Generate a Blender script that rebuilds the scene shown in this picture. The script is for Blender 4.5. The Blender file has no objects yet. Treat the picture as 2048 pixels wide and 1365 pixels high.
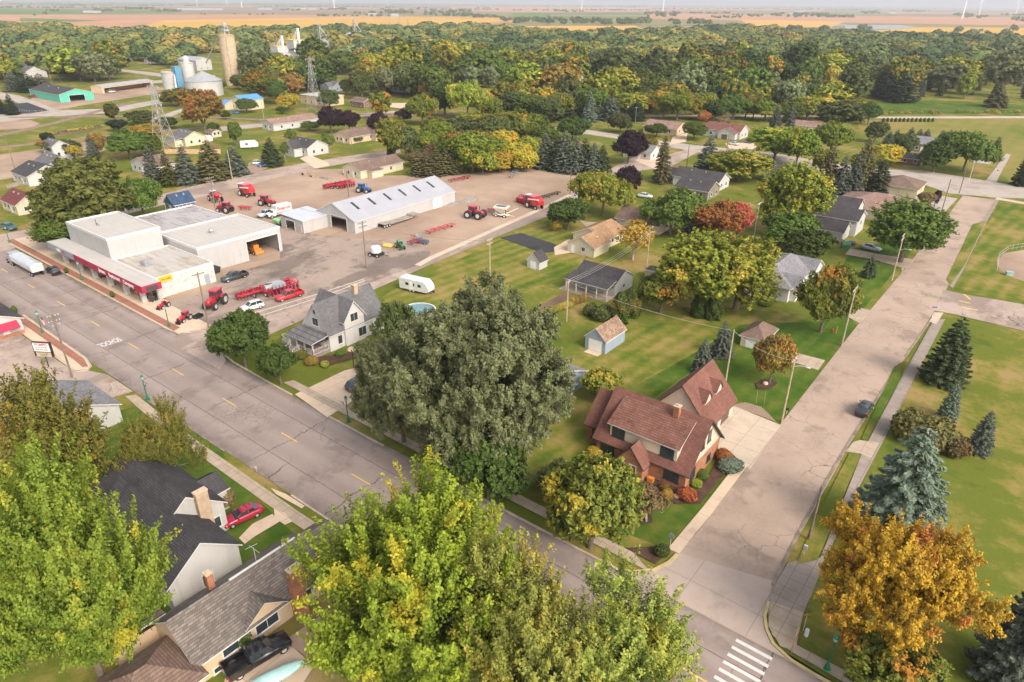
# small-town aerial view: dealership, houses, autumn trees and fields
HAZE=.00011; SKY=.15; SKYSAT=.34; SUNE=1.2; SUNA=24; EXPO=.93
import bpy, bmesh, math, random
import numpy as np
from mathutils import Vector, Matrix
R=math.radians
sc=bpy.context.scene
COL=sc.collection
rnd=random.Random(7)
# ------------------------------------------------------------------ camera
F=1372.0; CX=1024.0; CY=682.5; HC=55.0; PITCH=R(26.3); ROLL=R(0.4); YAW=R(38)
cd=bpy.data.cameras.new('camera'); cam=bpy.data.objects.new('camera',cd); COL.objects.link(cam)
cd.sensor_width=36; cd.lens=36*F/2048; cd.clip_end=60000; cd.clip_start=0.5
cam.matrix_world=Matrix.Translation((0,0,HC))@Matrix.Rotation(YAW,4,'Z')@Matrix.Rotation(R(90)-PITCH,4,'X')@Matrix.Rotation(ROLL,4,'Z')
sc.camera=cam
CM=cam.matrix_world.copy(); CMI=CM.inverted()
def G(px,py,z=0.0):
    """ground point (surveyed from the photograph) at height z"""
    d=CM.to_3x3()@Vector(((px-CX)/F,-(py-CY)/F,-1))
    t=(z-HC)/d.z
    return (d.x*t,d.y*t)
def PJ(x,y,z):
    v=CMI@Vector((x,y,z)); return (CX+F*v.x/-v.z, CY-F*v.y/-v.z, -v.z)
# ------------------------------------------------------------------ shader helper
MATS={}
class S:
    def __init__(s,name,rough=0.8,spec=0.3):
        s.m=bpy.data.materials.new(name); s.m.use_nodes=True; s.nt=s.m.node_tree; s.n=s.nt.nodes
        s.b=s.n['Principled BSDF']; s.b.inputs['Roughness'].default_value=rough
        s.b.inputs['Specular IOR Level'].default_value=spec
        MATS[name]=s.m; s._pos=None
    def node(s,t,**k):
        nd=s.n.new(t)
        for a,v in k.items(): setattr(nd,a,v)
        return nd
    def put(s,sock,v):
        if hasattr(v,'default_value') or hasattr(v,'is_output'): s.nt.links.new(v,sock)
        elif isinstance(v,(tuple,list)):
            sock.default_value=tuple(v)+((1,) if len(v)==3 and len(sock.default_value)==4 else ())
        else: sock.default_value=v
    def pos(s):
        if s._pos is None: s._pos=s.node('ShaderNodeNewGeometry').outputs['Position']
        return s._pos
    def obj(s): return s.node('ShaderNodeTexCoord').outputs['Object']
    def scale(s,v,sc_):
        nd=s.node('ShaderNodeVectorMath',operation='MULTIPLY'); s.put(nd.inputs[0],v); s.put(nd.inputs[1],sc_); return nd.outputs[0]
    def vadd(s,v,w):
        nd=s.node('ShaderNodeVectorMath',operation='ADD'); s.put(nd.inputs[0],v); s.put(nd.inputs[1],w); return nd.outputs[0]
    def rotz(s,v,a):
        nd=s.node('ShaderNodeVectorRotate',rotation_type='Z_AXIS'); s.put(nd.inputs['Vector'],v); nd.inputs['Angle'].default_value=a; return nd.outputs[0]
    def noise(s,scale,detail=4,rough=.55,vec=None,out='Fac'):
        nd=s.node('ShaderNodeTexNoise'); s.put(nd.inputs['Vector'],vec if vec is not None else s.pos())
        nd.inputs['Scale'].default_value=scale; nd.inputs['Detail'].default_value=detail; nd.inputs['Roughness'].default_value=rough
        return nd.outputs[out]
    def vor(s,scale,vec=None,feature='DISTANCE_TO_EDGE',out='Distance'):
        nd=s.node('ShaderNodeTexVoronoi',feature=feature); s.put(nd.inputs['Vector'],vec if vec is not None else s.pos())
        nd.inputs['Scale'].default_value=scale; return nd.outputs[out]
    def sep(s,v):
        nd=s.node('ShaderNodeSeparateXYZ'); s.put(nd.inputs[0],v); return nd.outputs
    def ma(s,op,a,b=0.0,clamp=False):
        nd=s.node('ShaderNodeMath',operation=op,use_clamp=clamp); s.put(nd.inputs[0],a)
        if len(nd.inputs)>1: s.put(nd.inputs[1],b)
        return nd.outputs[0]
    def ramp(s,f,stops,interp='LINEAR'):
        nd=s.node('ShaderNodeValToRGB'); s.put(nd.inputs[0],f); cr=nd.color_ramp; cr.interpolation=interp
        while len(cr.elements)<len(stops): cr.elements.new(0.5)
        for e,(p,c) in zip(cr.elements,stops):
            e.position=p
            if not isinstance(c,(tuple,list)): c=(c,c,c)
            e.color=tuple(c)+((1,) if len(c)==3 else ())
        return nd.outputs[0]
    def mix(s,f,a,b,mode='MIX'):
        nd=s.node('ShaderNodeMix',data_type='RGBA',blend_type=mode); s.put(nd.inputs[0],f); s.put(nd.inputs[6],a); s.put(nd.inputs[7],b); return nd.outputs[2]
    def band(s,coord,period,width,soft=0.3):
        """1 on thin lines repeating with period along a coordinate"""
        f=s.ma('FRACT',s.ma('DIVIDE',coord,period)); d=s.ma('MULTIPLY',s.ma('ABSOLUTE',s.ma('SUBTRACT',f,0.5)),period)
        return s.ma('SUBTRACT',1.0,s.ma('DIVIDE',s.ma('SUBTRACT',d,width),width*soft),True)
    def thin(s,d,w):
        """1 where distance d is under w"""
        return s.ma('SUBTRACT',1.0,s.ma('DIVIDE',d,w),True)
    def base(s,c): s.put(s.b.inputs['Base Color'],c); return s
    def bump(s,h,strength=.3,dist=.05):
        nd=s.node('ShaderNodeBump'); s.put(nd.inputs['Height'],h); nd.inputs['Strength'].default_value=strength; nd.inputs['Distance'].default_value=dist
        s.nt.links.new(nd.outputs[0],s.b.inputs['Normal']); return s
    def info(s): return s.node('ShaderNodeObjectInfo').outputs['Random']
    def attr(s,n): return s.node('ShaderNodeAttribute',attribute_name=n).outputs['Fac']
def M(n): return MATS[n]
def var(c,f): return tuple(max(0,x*f) for x in c)
def plain(name,c,rough=.6,metal=0,spec=.4,v=.18,sc_=.8):
    s=S(name,rough,spec); n=s.noise(sc_,5,.6,s.obj())
    s.base(s.ramp(n,[(.3,var(c,1-v)),(.7,var(c,1+v))])); s.b.inputs['Metallic'].default_value=metal; return s.m
def paint(name,c,rough=.28,metal=0.0):
    s=S(name,rough,.5); n=s.noise(1.2,3,.6,s.obj()); s.base(s.ramp(n,[(.3,var(c,.9)),(.7,var(c,1.08))]))
    s.b.inputs['Coat Weight'].default_value=.5; s.b.inputs['Metallic'].default_value=metal; return s.m
def leaf(name,c1,c2,c3=None,amt=0.0,trans=.24):
    """foliage: c1..c2 by sprig and leaf, highlight painted on tips, c3 where the crown has turned"""
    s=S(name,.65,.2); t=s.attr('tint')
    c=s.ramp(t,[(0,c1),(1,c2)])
    if c3 is not None:
        n=s.noise(.22,2,.5,s.vadd(s.obj(),s.scale(s.node('ShaderNodeObjectInfo').outputs['Location'],(.37,.37,0))))
        c=s.mix(s.ramp(s.ma('ADD',n,s.ma('MULTIPLY',t,.15)),[(.70-amt*.5,0),(.80-amt*.5,1)]),c,c3)
    r=s.info(); hs=s.node('ShaderNodeHueSaturation'); s.put(hs.inputs['Color'],c)
    s.put(hs.inputs['Value'],s.ma('ADD',.82,s.ma('MULTIPLY',r,.36))); s.put(hs.inputs['Hue'],s.ma('ADD',.485,s.ma('MULTIPLY',r,.03)))
    c=hs.outputs[0]; s.base(c)
    tr=s.node('ShaderNodeBsdfTranslucent'); s.put(tr.inputs['Color'],c); mx=s.node('ShaderNodeMixShader'); mx.inputs[0].default_value=trans
    out=[n for n in s.n if n.type=='OUTPUT_MATERIAL'][0]
    s.nt.links.new(s.b.outputs[0],mx.inputs[1]); s.nt.links.new(tr.outputs[0],mx.inputs[2]); s.nt.links.new(mx.outputs[0],out.inputs[0])
    return s.m
# ------------------------------------------------------------------ mesh helper
class MB:
    def __init__(s): s.v=[]; s.f=[]; s.mi=[]
    def add(s,vs,fs,mi=0):
        k=len(s.v); s.v+= [tuple(v) for v in vs]
        for f in fs: s.f.append(tuple(i+k for i in f)); s.mi.append(mi)
        return s
    def box(s,x0,x1,y0,y1,z0,z1,mi=0,top=None):
        if x0>x1:x0,x1=x1,x0
        if y0>y1:y0,y1=y1,y0
        P=[(x0,y0,z0),(x1,y0,z0),(x1,y1,z0),(x0,y1,z0),(x0,y0,z1),(x1,y0,z1),(x1,y1,z1),(x0,y1,z1)]
        s.add(P,[(0,3,2,1),(0,1,5,4),(1,2,6,5),(2,3,7,6),(3,0,4,7)],mi)
        return s.add(P[4:],[(0,1,2,3)],mi if top is None else top)
    def hexa(s,p8,mi=0): return s.add(p8,[(0,3,2,1),(4,5,6,7),(0,1,5,4),(1,2,6,5),(2,3,7,6),(3,0,4,7)],mi)
    def tube(s,p,q,r,r2=None,n=6,mi=0,caps=True):
        p=Vector(p);q=Vector(q); d=q-p
        if d.length<1e-6: return s
        d.normalize(); a=d.orthogonal().normalized(); b=d.cross(a); r2=r if r2 is None else r2
        vs=[p+(a*math.cos(t)+b*math.sin(t))*r for t in [2*math.pi*i/n for i in range(n)]]+[q+(a*math.cos(t)+b*math.sin(t))*r2 for t in [2*math.pi*i/n for i in range(n)]]
        fs=[(i,(i+1)%n,n+(i+1)%n,n+i) for i in range(n)]
        if caps: fs+=[tuple(range(n-1,-1,-1)),tuple(range(n,2*n))]
        return s.add(vs,fs,mi)
    def path(s,pts,r,r2=None,n=6,mi=0):
        r2=r if r2 is None else r2; k=len(pts)-1
        for i in range(k): s.tube(pts[i],pts[i+1],r+(r2-r)*i/k,r+(r2-r)*(i+1)/k,n,mi)
        return s
    def loft(s,secs,mi=0,caps=True):
        n=len(secs[0]); vs=[p for q in secs for p in q]; fs=[]
        for i in range(len(secs)-1):
            for j in range(n): fs.append((i*n+j,i*n+(j+1)%n,(i+1)*n+(j+1)%n,(i+1)*n+j))
        if caps: fs+=[tuple(range(n-1,-1,-1)),tuple(range((len(secs)-1)*n,len(secs)*n))]
        return s.add(vs,fs,mi)
    def lathe(s,prof,n=12,mi=0,c=(0,0,0),caps=True):
        return s.loft([[(c[0]+r*math.cos(2*math.pi*j/n),c[1]+r*math.sin(2*math.pi*j/n),c[2]+z) for j in range(n)] for r,z in prof],mi,caps)
    def wheel(s,x,y,z,r,w,n=14,mi=0):
        return s.loft([[(x+rr*math.cos(2*math.pi*j/n),yy,z+rr*math.sin(2*math.pi*j/n)) for j in range(n)] for rr,yy in ((r*.86,y-w/2),(r,y-w*.36),(r,y+w*.36),(r*.86,y+w/2))],mi)
    def sphere(s,c,rx,ry,rz,n=8,m=5,mi=0,jit=0):
        rows=[]
        for i in range(m+1):
            ph=-math.pi/2+math.pi*i/m
            rows.append([(c[0]+rx*max(.02,math.cos(ph))*math.cos(2*math.pi*j/n)*(1+jit*rnd.uniform(-1,1)),c[1]+ry*max(.02,math.cos(ph))*math.sin(2*math.pi*j/n)*(1+jit*rnd.uniform(-1,1)),c[2]+rz*math.sin(ph)) for j in range(n)])
        return s.loft(rows,mi)
    def mesh(s,name,mats,smooth=False):
        me=bpy.data.meshes.new(name); me.from_pydata(s.v,[],s.f)
        for m in (mats if isinstance(mats,(list,tuple)) else [mats]): me.materials.append(M(m) if isinstance(m,str) else m)
        me.polygons.foreach_set('material_index',s.mi)
        if smooth: me.polygons.foreach_set('use_smooth',[True]*len(s.f))
        bm=bmesh.new(); bm.from_mesh(me); bmesh.ops.recalc_face_normals(bm,faces=bm.faces); bm.to_mesh(me); bm.free()
        me.update(); return me
    def build(s,name,mats,parent=None,smooth=False):
        o=bpy.data.objects.new(name,s.mesh(name,mats,smooth)); COL.objects.link(o)
        if parent is not None: o.parent=parent
        return o
def tag(o,label,cat,group=None,kind=None):
    o['label']=label; o['category']=cat
    if group: o['group']=group
    if kind: o['kind']=kind
    return o
def thing(name,label,cat,loc=(0,0,0),rz=0,group=None):
    o=bpy.data.objects.new(name,None); COL.objects.link(o); o.location=loc if len(loc)==3 else (loc[0],loc[1],0); o.rotation_euler=(0,0,rz); o.empty_display_size=.5
    return tag(o,label,cat,group)
KIDS={}
def copy_tree(o,parent=None):
    c=o.copy(); COL.objects.link(c)
    if parent is not None: c.parent=parent
    for ch in list(o.children): copy_tree(ch,c)
    return c
def remat(o,m,slot=0):
    o.material_slots[slot].link='OBJECT'; o.material_slots[slot].material=M(m) if isinstance(m,str) else m
# flat sheets of the setting
ZL=[0.004]
def poly(name,pts,mat,z=None,px=True,label=None,step=.003):
    if z is None: ZL[0]+=step; z=ZL[0]
    w=[G(*p) if px else p for p in pts]
    bm=bmesh.new(); f=bm.faces.new([bm.verts.new((x,y,z)) for x,y in w]); bm.normal_update()
    if f.normal.z<0: f.normal_flip()
    bmesh.ops.triangulate(bm,faces=bm.faces)
    for f in bm.faces:
        f.normal_update()
        if f.normal.z<0: f.normal_flip()
    me=bpy.data.meshes.new(name); bm.to_mesh(me); bm.free(); me.materials.append(M(mat))
    o=bpy.data.objects.new(name,me); COL.objects.link(o); o['kind']='structure'
    if label: o['label']=label
    return o
def offset_line(w,d):
    out=[]
    for i,p in enumerate(w):
        a=Vector(w[max(0,i-1)]); b=Vector(w[min(len(w)-1,i+1)]); t=(b-a).normalized(); out.append((p[0]-t.y*d,p[1]+t.x*d))
    return out
def strip(name,pts,width,mat,z0,z1,px=True,kind='structure'):
    w=[G(*p) if px else p for p in pts]; l=offset_line(w,width/2); r=offset_line(w,-width/2)
    m=MB(); m.loft([[(a[0],a[1],z0),(b[0],b[1],z0),(b[0],b[1],z1),(a[0],a[1],z1)] for a,b in zip(l,r)])
    o=m.build(name,mat); o['kind']=kind; return o
# ------------------------------------------------------------------ materials
def grass(name,cols,scale=.06,stripe=None,fine=.9):
    s=S(name,.95,.08); p=s.pos()
    n=s.noise(scale,6,.62); n2=s.noise(fine,5,.7); n3=s.noise(scale*4.2,3,.6)
    f=s.ma('ADD',s.ma('ADD',s.ma('MULTIPLY',n,.62),s.ma('MULTIPLY',n3,.26)),s.ma('MULTIPLY',n2,.16))
    if stripe:
        ang,per,amt=stripe; q=s.rotz(p,ang); x=s.sep(q)[0]; x=s.ma('ADD',x,s.ma('MULTIPLY',s.noise(.15,2),1.2))
        w=s.ma('MULTIPLY',s.ma('SINE',s.ma('MULTIPLY',x,2*math.pi/per)),amt); w=s.ma('MULTIPLY',w,s.noise(.08,2)); f=s.ma('ADD',f,w)
    lo,hi=.395,.615; k=len(cols)
    c=s.ramp(f,[(lo+(hi-lo)*i/(k-1),c) for i,c in enumerate(cols)])
    g=s.noise(6.0,3,.8); c=s.mix(.35,c,s.mix(1.0,c,s.ramp(g,[(.3,.55),(.7,1.35)]),'MULTIPLY'))
    s.base(c); s.bump(n2,.5,.08); return s.m
GD=(.080,.115,.016); GM=(.125,.145,.022); GY=(.205,.180,.040); GT=(.29,.205,.080)
grass('grass_town',[GD,GM,GM,GY,GT])
grass('grass_dry',[GM,GY,(.20,.165,.06),GT,(.30,.22,.11)],.05)
grass('grass_lush',[(.045,.090,.010),(.060,.112,.013),(.085,.128,.018),(.14,.145,.028)],.10,(R(6),2.6,.06))
grass('grass_mown',[(.070,.115,.014),(.115,.145,.020),(.19,.175,.036),(.27,.205,.070)],.07,(R(6),3.2,.075))
grass('grass_meadow',[(.13,.155,.028),(.18,.18,.04),(.22,.19,.05),(.26,.20,.06)],.02,(R(2),7,.05))
grass('grass_field',[(.16,.165,.04),(.22,.20,.055),(.25,.21,.06)],.012,(R(30),9,.05))
def asphalt(name,c,dark,main=False,cracks=True,tracks=None):
    s=S(name,.9,.2); p=s.pos(); xyz=s.sep(p)
    n=s.noise(.12,6,.65); n2=s.noise(2.5,5,.7)
    col=s.ramp(s.ma('ADD',s.ma('MULTIPLY',n,.7),s.ma('MULTIPLY',n2,.3)),[(.32,dark),(.5,c),(.72,var(c,1.14))])
    sp=s.noise(14,2,.9); col=s.mix(.25,col,s.mix(1,col,s.ramp(sp,[(.3,.6),(.7,1.35)]),'MULTIPLY'))
    crk=None
    wob=s.ma('MULTIPLY',s.ma('SUBTRACT',s.noise(.25,4,.7),.5),2.6); wob2=s.ma('MULTIPLY',s.ma('SUBTRACT',s.noise(.9,3,.7),.5),.5)
    if main:
        y=s.ma('ADD',xyz[1],s.ma('MULTIPLY',wob2,.5)); x=s.ma('ADD',xyz[0],wob)
        for yy in (40.3,47.3):
            L=s.ma('SUBTRACT',1,s.ma('DIVIDE',s.ma('ABSOLUTE',s.ma('SUBTRACT',y,yy)),.085),True); crk=L if crk is None else s.ma('MAXIMUM',crk,L)
        T=s.ma('MULTIPLY',s.band(x,16.3,.05,.8),s.ramp(s.noise(.11,2),[(.38,0),(.46,1)])); crk=s.ma('MAXIMUM',crk,T)
        # tyre tracks: darker polished lanes
        tr=s.ma('SINE',s.ma('MULTIPLY',s.ma('SUBTRACT',xyz[1],44.0),2*math.pi/3.5)); col=s.mix(s.ma('MULTIPLY',s.ma('ADD',tr,1),s.ma('MULTIPLY',s.noise(.05,3,.6,s.scale(p,(.15,1,1))),.42)),col,var(dark,.86)); gut=s.ma('ABSOLUTE',s.ma('SUBTRACT',xyz[1],44.0)); gut=s.ma('MULTIPLY',s.ma('SUBTRACT',gut,5.9),.9,True); col=s.mix(s.ma('MULTIPLY',gut,s.ramp(s.noise(.3,4,.7),[(.35,0),(.6,.75)])),col,(.14,.112,.095))
    if cracks:
        q=s.vadd(p,s.scale(s.noise(.5,3,.6,out='Color'),(2.2,2.2,0)))
        v=s.vor(.11 if main else .2,q); V=s.ma('MULTIPLY',s.thin(v,.012),s.ramp(s.noise(.06,3),[(.54 if main else .48,0),(.62 if main else .57,1)])); crk=V if crk is None else s.ma('MAXIMUM',crk,V)
        v2=s.vor(.9,s.vadd(p,s.scale(s.noise(1.2,2,.6,out='Color'),(.6,.6,0)))); V2=s.ma('MULTIPLY',s.thin(v2,.05),s.ramp(s.noise(.05,2),[(.56,0),(.64,.6)])); crk=s.ma('MAXIMUM',crk,V2)
    wet=s.noise(.075,5,.62,s.scale(p,(1.0,.55,1))) if 'lot' in name or 'depot' in name else None
    if wet is not None: col=s.mix(s.ramp(wet,[(.53,0),(.58,.62)]),col,var(dark,.72))
    if crk is not None: col=s.mix(s.ma('MULTIPLY',crk,.8),col,(.045,.038,.034))
    st=s.noise(.18,4,.6); col=s.mix(s.ramp(st,[(.57,0),(.64,.55)]),col,var(dark,.75))
    s.base(col); s.bump(n2,.25,.02); return s.m
asphalt('asphalt_main',(.325,.257,.226),(.235,.186,.164),main=True)
asphalt('asphalt_side',(.40,.298,.232),(.285,.213,.167))
asphalt('asphalt_depot',(.41,.315,.258),(.31,.238,.197))
asphalt('asphalt_lot',(.335,.258,.21),(.17,.134,.113))
asphalt('asphalt_new',(.05,.048,.052),(.035,.034,.038),cracks=False)
asphalt('asphalt_far',(.40,.34,.29),(.32,.27,.23),cracks=False)
def slab(name,c,period=(1.55,1.55),v=.2):
    s=S(name,.9,.2); xyz=s.sep(s.pos()); n=s.noise(.5,6,.7); c0=s.ramp(n,[(.3,var(c,1-v)),(.7,var(c,1+v))])
    j=s.ma('MAXIMUM',s.band(xyz[0],period[0],.03),s.band(xyz[1],period[1],.03)); st=s.noise(.25,5,.7)
    c0=s.mix(s.ramp(st,[(.55,0),(.68,.5)]),c0,var(c,.55)); s.base(s.mix(s.ma('MULTIPLY',j,.55),c0,var(c,.35))); return s.m
slab('concrete_apron',(.43,.34,.285),(7.3,6.4),.08); slab('concrete',(.42,.33,.245)); slab('concrete_grey',(.30,.245,.205)); slab('concrete_light',(.60,.455,.33),(5.2,5.2),.08); slab('concrete_new',(.52,.42,.32),(3.2,3.2),.14)
slab('brick_paving',(.34,.155,.105),(.9,.9),.2)
plain('kerb_stone',(.46,.37,.28),.9,v=.22); plain('kerb_worn',(.24,.185,.14),.95,v=.4,sc_=.5); plain('kerb_yellow',(.50,.39,.19),.8)
def soil(name,c,c2,sc_=.15):
    s=S(name,.97,.1); n=s.noise(sc_,7,.65); n2=s.noise(3,4,.7); f=s.ma('ADD',s.ma('MULTIPLY',n,.75),s.ma('MULTIPLY',n2,.25))
    s.base(s.ramp(f,[(.34,c),(.5,tuple((a+b)/2 for a,b in zip(c,c2))),(.66,c2)])); s.bump(n2,.4,.05); return s.m
soil('gravel_dirt',(.255,.175,.125),(.45,.325,.24),.045); soil('gravel_light',(.46,.36,.28),(.60,.48,.38)); soil('dirt',(.12,.075,.05),(.21,.14,.095)); soil('mulch',(.055,.032,.024),(.12,.07,.05),.8)
soil('ballast',(.20,.135,.11),(.30,.22,.18),.3); soil('ballast_light',(.42,.33,.27),(.5,.4,.33),.3)
def crop(name,c,c2,ang,per):
    s=S(name,.97,.05); p=s.pos(); x=s.sep(s.rotz(p,ang))[0]; n=s.noise(.004,5,.6); n2=s.noise(.03,4,.6)
    w=s.ma('MULTIPLY',s.ma('SINE',s.ma('MULTIPLY',x,2*math.pi/per)),.05)
    s.base(s.ramp(s.ma('ADD',s.ma('ADD',s.ma('MULTIPLY',n,.65),s.ma('MULTIPLY',n2,.35)),w),[(.35,c),(.65,c2)])); return s.m
crop('field_pink',(.40,.20,.115),(.50,.285,.175),R(20),60); crop('field_gold',(.48,.27,.055),(.58,.36,.09),R(-30),40)
crop('field_orange',(.56,.28,.07),(.64,.36,.11),R(10),50); crop('field_green',(.09,.16,.035),(.15,.20,.05),R(30),60); crop('field_brown',(.24,.17,.12),(.31,.225,.16),R(60),70)
crop('field_olive',(.19,.18,.08),(.26,.22,.11),R(0),80); crop('field_crop',(.13,.20,.035),(.19,.24,.05),R(40),8)
for n,c in (('white_paint',(.60,.585,.555)),('yellow_paint',(.72,.50,.10))):
    s=S(n,.7,.3); k=s.noise(3,5,.8); s.base(s.ramp(k,[(.28,var(c,.55)),(.42,c)]))
def siding(name,c,rough=.55):
    s=S(name,rough,.3); z=s.sep(s.pos())[2]; b=s.band(z,.2,.02,.8); n=s.noise(.35,5,.65); c0=s.ramp(n,[(.3,var(c,.93)),(.7,var(c,1.05))])
    k=s.noise(.9,5,.7,s.scale(s.pos(),(1,1,.12))); c0=s.mix(s.ramp(k,[(.52,0),(.70,.32)]),c0,(.25,.20,.15)); s.base(s.mix(s.ma('MULTIPLY',b,.22),c0,var(c,.45))); s.bump(b,.3,.02); return s.m
siding('siding_white',(0.515,0.497,0.469)); siding('siding_greywhite',(.60,.57,.54)); siding('siding_cream',(.60,.50,.34)); siding('siding_tan',(.62,.46,.30)); siding('siding_bluegrey',(.30,.36,.43))
siding('siding_blue',(.06,.12,.25)); siding('siding_grey',(.50,.50,.51)); siding('siding_mint',(.10,.46,.33)); siding('siding_paleyellow',(.60,.53,.37)); siding('siding_brown',(.20,.12,.08)); siding('siding_olive',(.24,.20,.14)); siding('siding_pink',(.62,.48,.38)); siding('stucco_cream',(.66,.56,.42)); siding('metal_white',(.455,.44,.425))
def brick(name,c,c2,mortar,sc_=1.0):
    s=S(name,.9,.15); xyz=s.sep(s.pos()); cb=s.node('ShaderNodeCombineXYZ'); s.put(cb.inputs[0],s.ma('ADD',xyz[0],xyz[1])); s.put(cb.inputs[1],xyz[2])
    b=s.node('ShaderNodeTexBrick'); s.put(b.inputs['Vector'],cb.outputs[0]); b.inputs['Scale'].default_value=sc_; b.inputs['Brick Width'].default_value=.42; b.inputs['Row Height'].default_value=.15; b.inputs['Mortar Size'].default_value=.02
    s.put(b.inputs['Color1'],c); s.put(b.inputs['Color2'],c2); s.put(b.inputs['Mortar'],mortar); n=s.noise(.9,5,.7)
    s.base(s.mix(1,b.outputs[0],s.ramp(n,[(.3,.72),(.7,1.25)]),'MULTIPLY')); s.bump(b.outputs['Fac'],-.3,.02); return s.m
brick('brick_red',(.42,.155,.07),(.30,.105,.05),(.40,.28,.20)); brick('brick_white',(.50,.48,.45),(.50,.485,.45),(.62,.59,.55)); brick('brick_tan',(.48,.33,.20),(.40,.27,.16),(.50,.42,.34)); brick('brick_chimney',(.40,.14,.07),(.30,.10,.05),(.34,.22,.16)); brick('brick_silo',(.54,.41,.27),(.49,.37,.24),(.44,.34,.24),.18)
def shingle(name,c,v=.16,streak=.3,stain=None):
    s=S(name,.9,.15); p=s.obj(); xyz=s.sep(p)
    cb=s.node('ShaderNodeCombineXYZ'); s.put(cb.inputs[0],s.ma('ADD',xyz[0],xyz[1])); s.put(cb.inputs[1],s.ma('MULTIPLY',xyz[2],1.0))
    b=s.node('ShaderNodeTexBrick'); s.put(b.inputs['Vector'],cb.outputs[0]); b.inputs['Brick Width'].default_value=.5; b.inputs['Row Height'].default_value=.16; b.inputs['Mortar Size'].default_value=.018; b.inputs['Scale'].default_value=1.0
    s.put(b.inputs['Color1'],var(c,1+v)); s.put(b.inputs['Color2'],var(c,1-v)); s.put(b.inputs['Mortar'],var(c,.55)); n=s.noise(.35,5,.65,p)
    col=s.mix(1,b.outputs[0],s.ramp(n,[(.3,.78),(.7,1.2)]),'MULTIPLY')
    if stain: 
        q=s.noise(.55,6,.7,s.scale(p,(1,1,2.2))); col=s.mix(s.ramp(q,[(.54,0),(.62,.75)]),col,stain)
    s.base(col); s.bump(b.outputs['Fac'],-.25,.02); return s.m
shingle('roof_black',(.070,.065,.068)); shingle('roof_grey',(.155,.148,.15)); shingle('roof_greybrown',(.175,.148,.130),.28); shingle('roof_brown',(.20,.135,.105)); shingle('roof_red',(.205,.098,.074),.14,stain=(.10,.045,.035)); shingle('roof_reddark',(.20,.092,.070),.14)
shingle('roof_tan',(.36,.215,.12),.15,stain=(.20,.13,.085)); shingle('roof_pale',(.235,.225,.232)); shingle('roof_mossy',(.30,.20,.14),.35,stain=(.17,.12,.075)); shingle('roof_charcoal',(.075,.068,.07)); shingle('roof_blue',(.05,.085,.15)); shingle('roof_maroon',(.18,.06,.055)); shingle('roof_pinkbrown',(.30,.19,.155))
def metalroof(name,c,per=.6,rust=0.0,axis=1):
    s=S(name,.55,.4); xyz=s.sep(s.obj()); b=s.band(xyz[axis],per,.03,.8); n=s.noise(.25,6,.7,s.obj()); c0=s.ramp(n,[(.3,var(c,.88)),(.7,var(c,1.06))])
    if rust: c0=s.mix(s.ramp(s.noise(.4,6,.75,s.scale(s.obj(),(1,.35,1))),[(.5,0),(.66,rust)]),c0,(.22,.14,.09))
    s.base(s.mix(s.ma('MULTIPLY',b,.2),c0,var(c,.5))); return s.m
metalroof('metalroof_white',(.36,.36,.385)); metalroof('metalroof_bluegrey',(.50,.52,.57)); metalroof('metalroof_blue',(.10,.28,.56)); metalroof('metalroof_red',(.62,.10,.10))
def membrane(name,c,dirt,amt,grid=1.6):
    s=S(name,.85,.2); p=s.obj(); xyz=s.sep(p); n=s.noise(.16,6,.7,p); n2=s.noise(.8,5,.7,s.scale(p,(.25,1.6,1)))
    c0=s.ramp(n,[(.3,var(c,.9)),(.7,var(c,1.05))]); g=s.ma('MAXIMUM',s.band(xyz[1],grid,.05,.9),s.ma('MULTIPLY',s.band(xyz[0],grid*1.4,.04,.9),.7))
    c0=s.mix(s.ma('MULTIPLY',g,s.ramp(s.noise(.2,3,.6,p),[(.38,0),(.58,.55)])),c0,dirt); c0=s.mix(s.ramp(s.ma('ADD',s.ma('MULTIPLY',n,.5),s.ma('MULTIPLY',n2,.5)),[(.52-amt,0),(.62-amt*.6,.85)]),c0,dirt); s.base(c0); return s.m
membrane('flatroof_white',(.47,.44,.41),(.40,.31,.22),-.03); membrane('flatroof_patchy',(.47,.44,.40),(.33,.26,.20),.03); membrane('flatroof_dark',(.42,.39,.39),(.17,.14,.135),.03,2.4)
plain('trim_white',(.62,.595,.565),.5,v=.06); plain('trim_dark',(.06,.045,.035)); plain('glass_dark',(.035,.045,.055),.08,0,.8,.3); plain('interior_dark',(.03,.026,.024),.9); plain('door_white',(.80,.77,.72),.5,v=.06); plain('door_brown',(.13,.08,.06),.6); plain('door_tan',(.5,.4,.3))
plain('wood_pole',(.20,.155,.115),.9,v=.35,sc_=2); plain('wood_pole_light',(.40,.31,.21),.9,v=.25,sc_=2); plain('wood_fence',(.52,.34,.19),.9,v=.2,sc_=1); plain('wood_grey',(.30,.26,.22),.9,v=.3); plain('steel',(.45,.45,.46),.4,.6); plain('galvanised',(.62,.62,.62),.45,.3,v=.1); plain('tower_steel',(.42,.41,.40),.5,.2); plain('black_metal',(.025,.025,.027),.5); plain('lamp_green',(.012,.15,.075),.4); plain('lamp_glass',(.30,.42,.38),.2); plain('ceramic',(.6,.6,.62),.3); plain('wire',(.10,.09,.085),.6); plain('wire_light',(.55,.50,.45),.5)
plain('rubber',(.028,.027,.026),.85); plain('rim_silver',(.62,.62,.63),.35,.5); plain('rim_white',(.80,.78,.74),.5); plain('headlight',(.75,.77,.8),.1); plain('taillight',(.40,.02,.02),.2); plain('chrome',(.7,.7,.72),.15,.9); plain('plastic_dark',(.04,.04,.042),.6)
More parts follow.
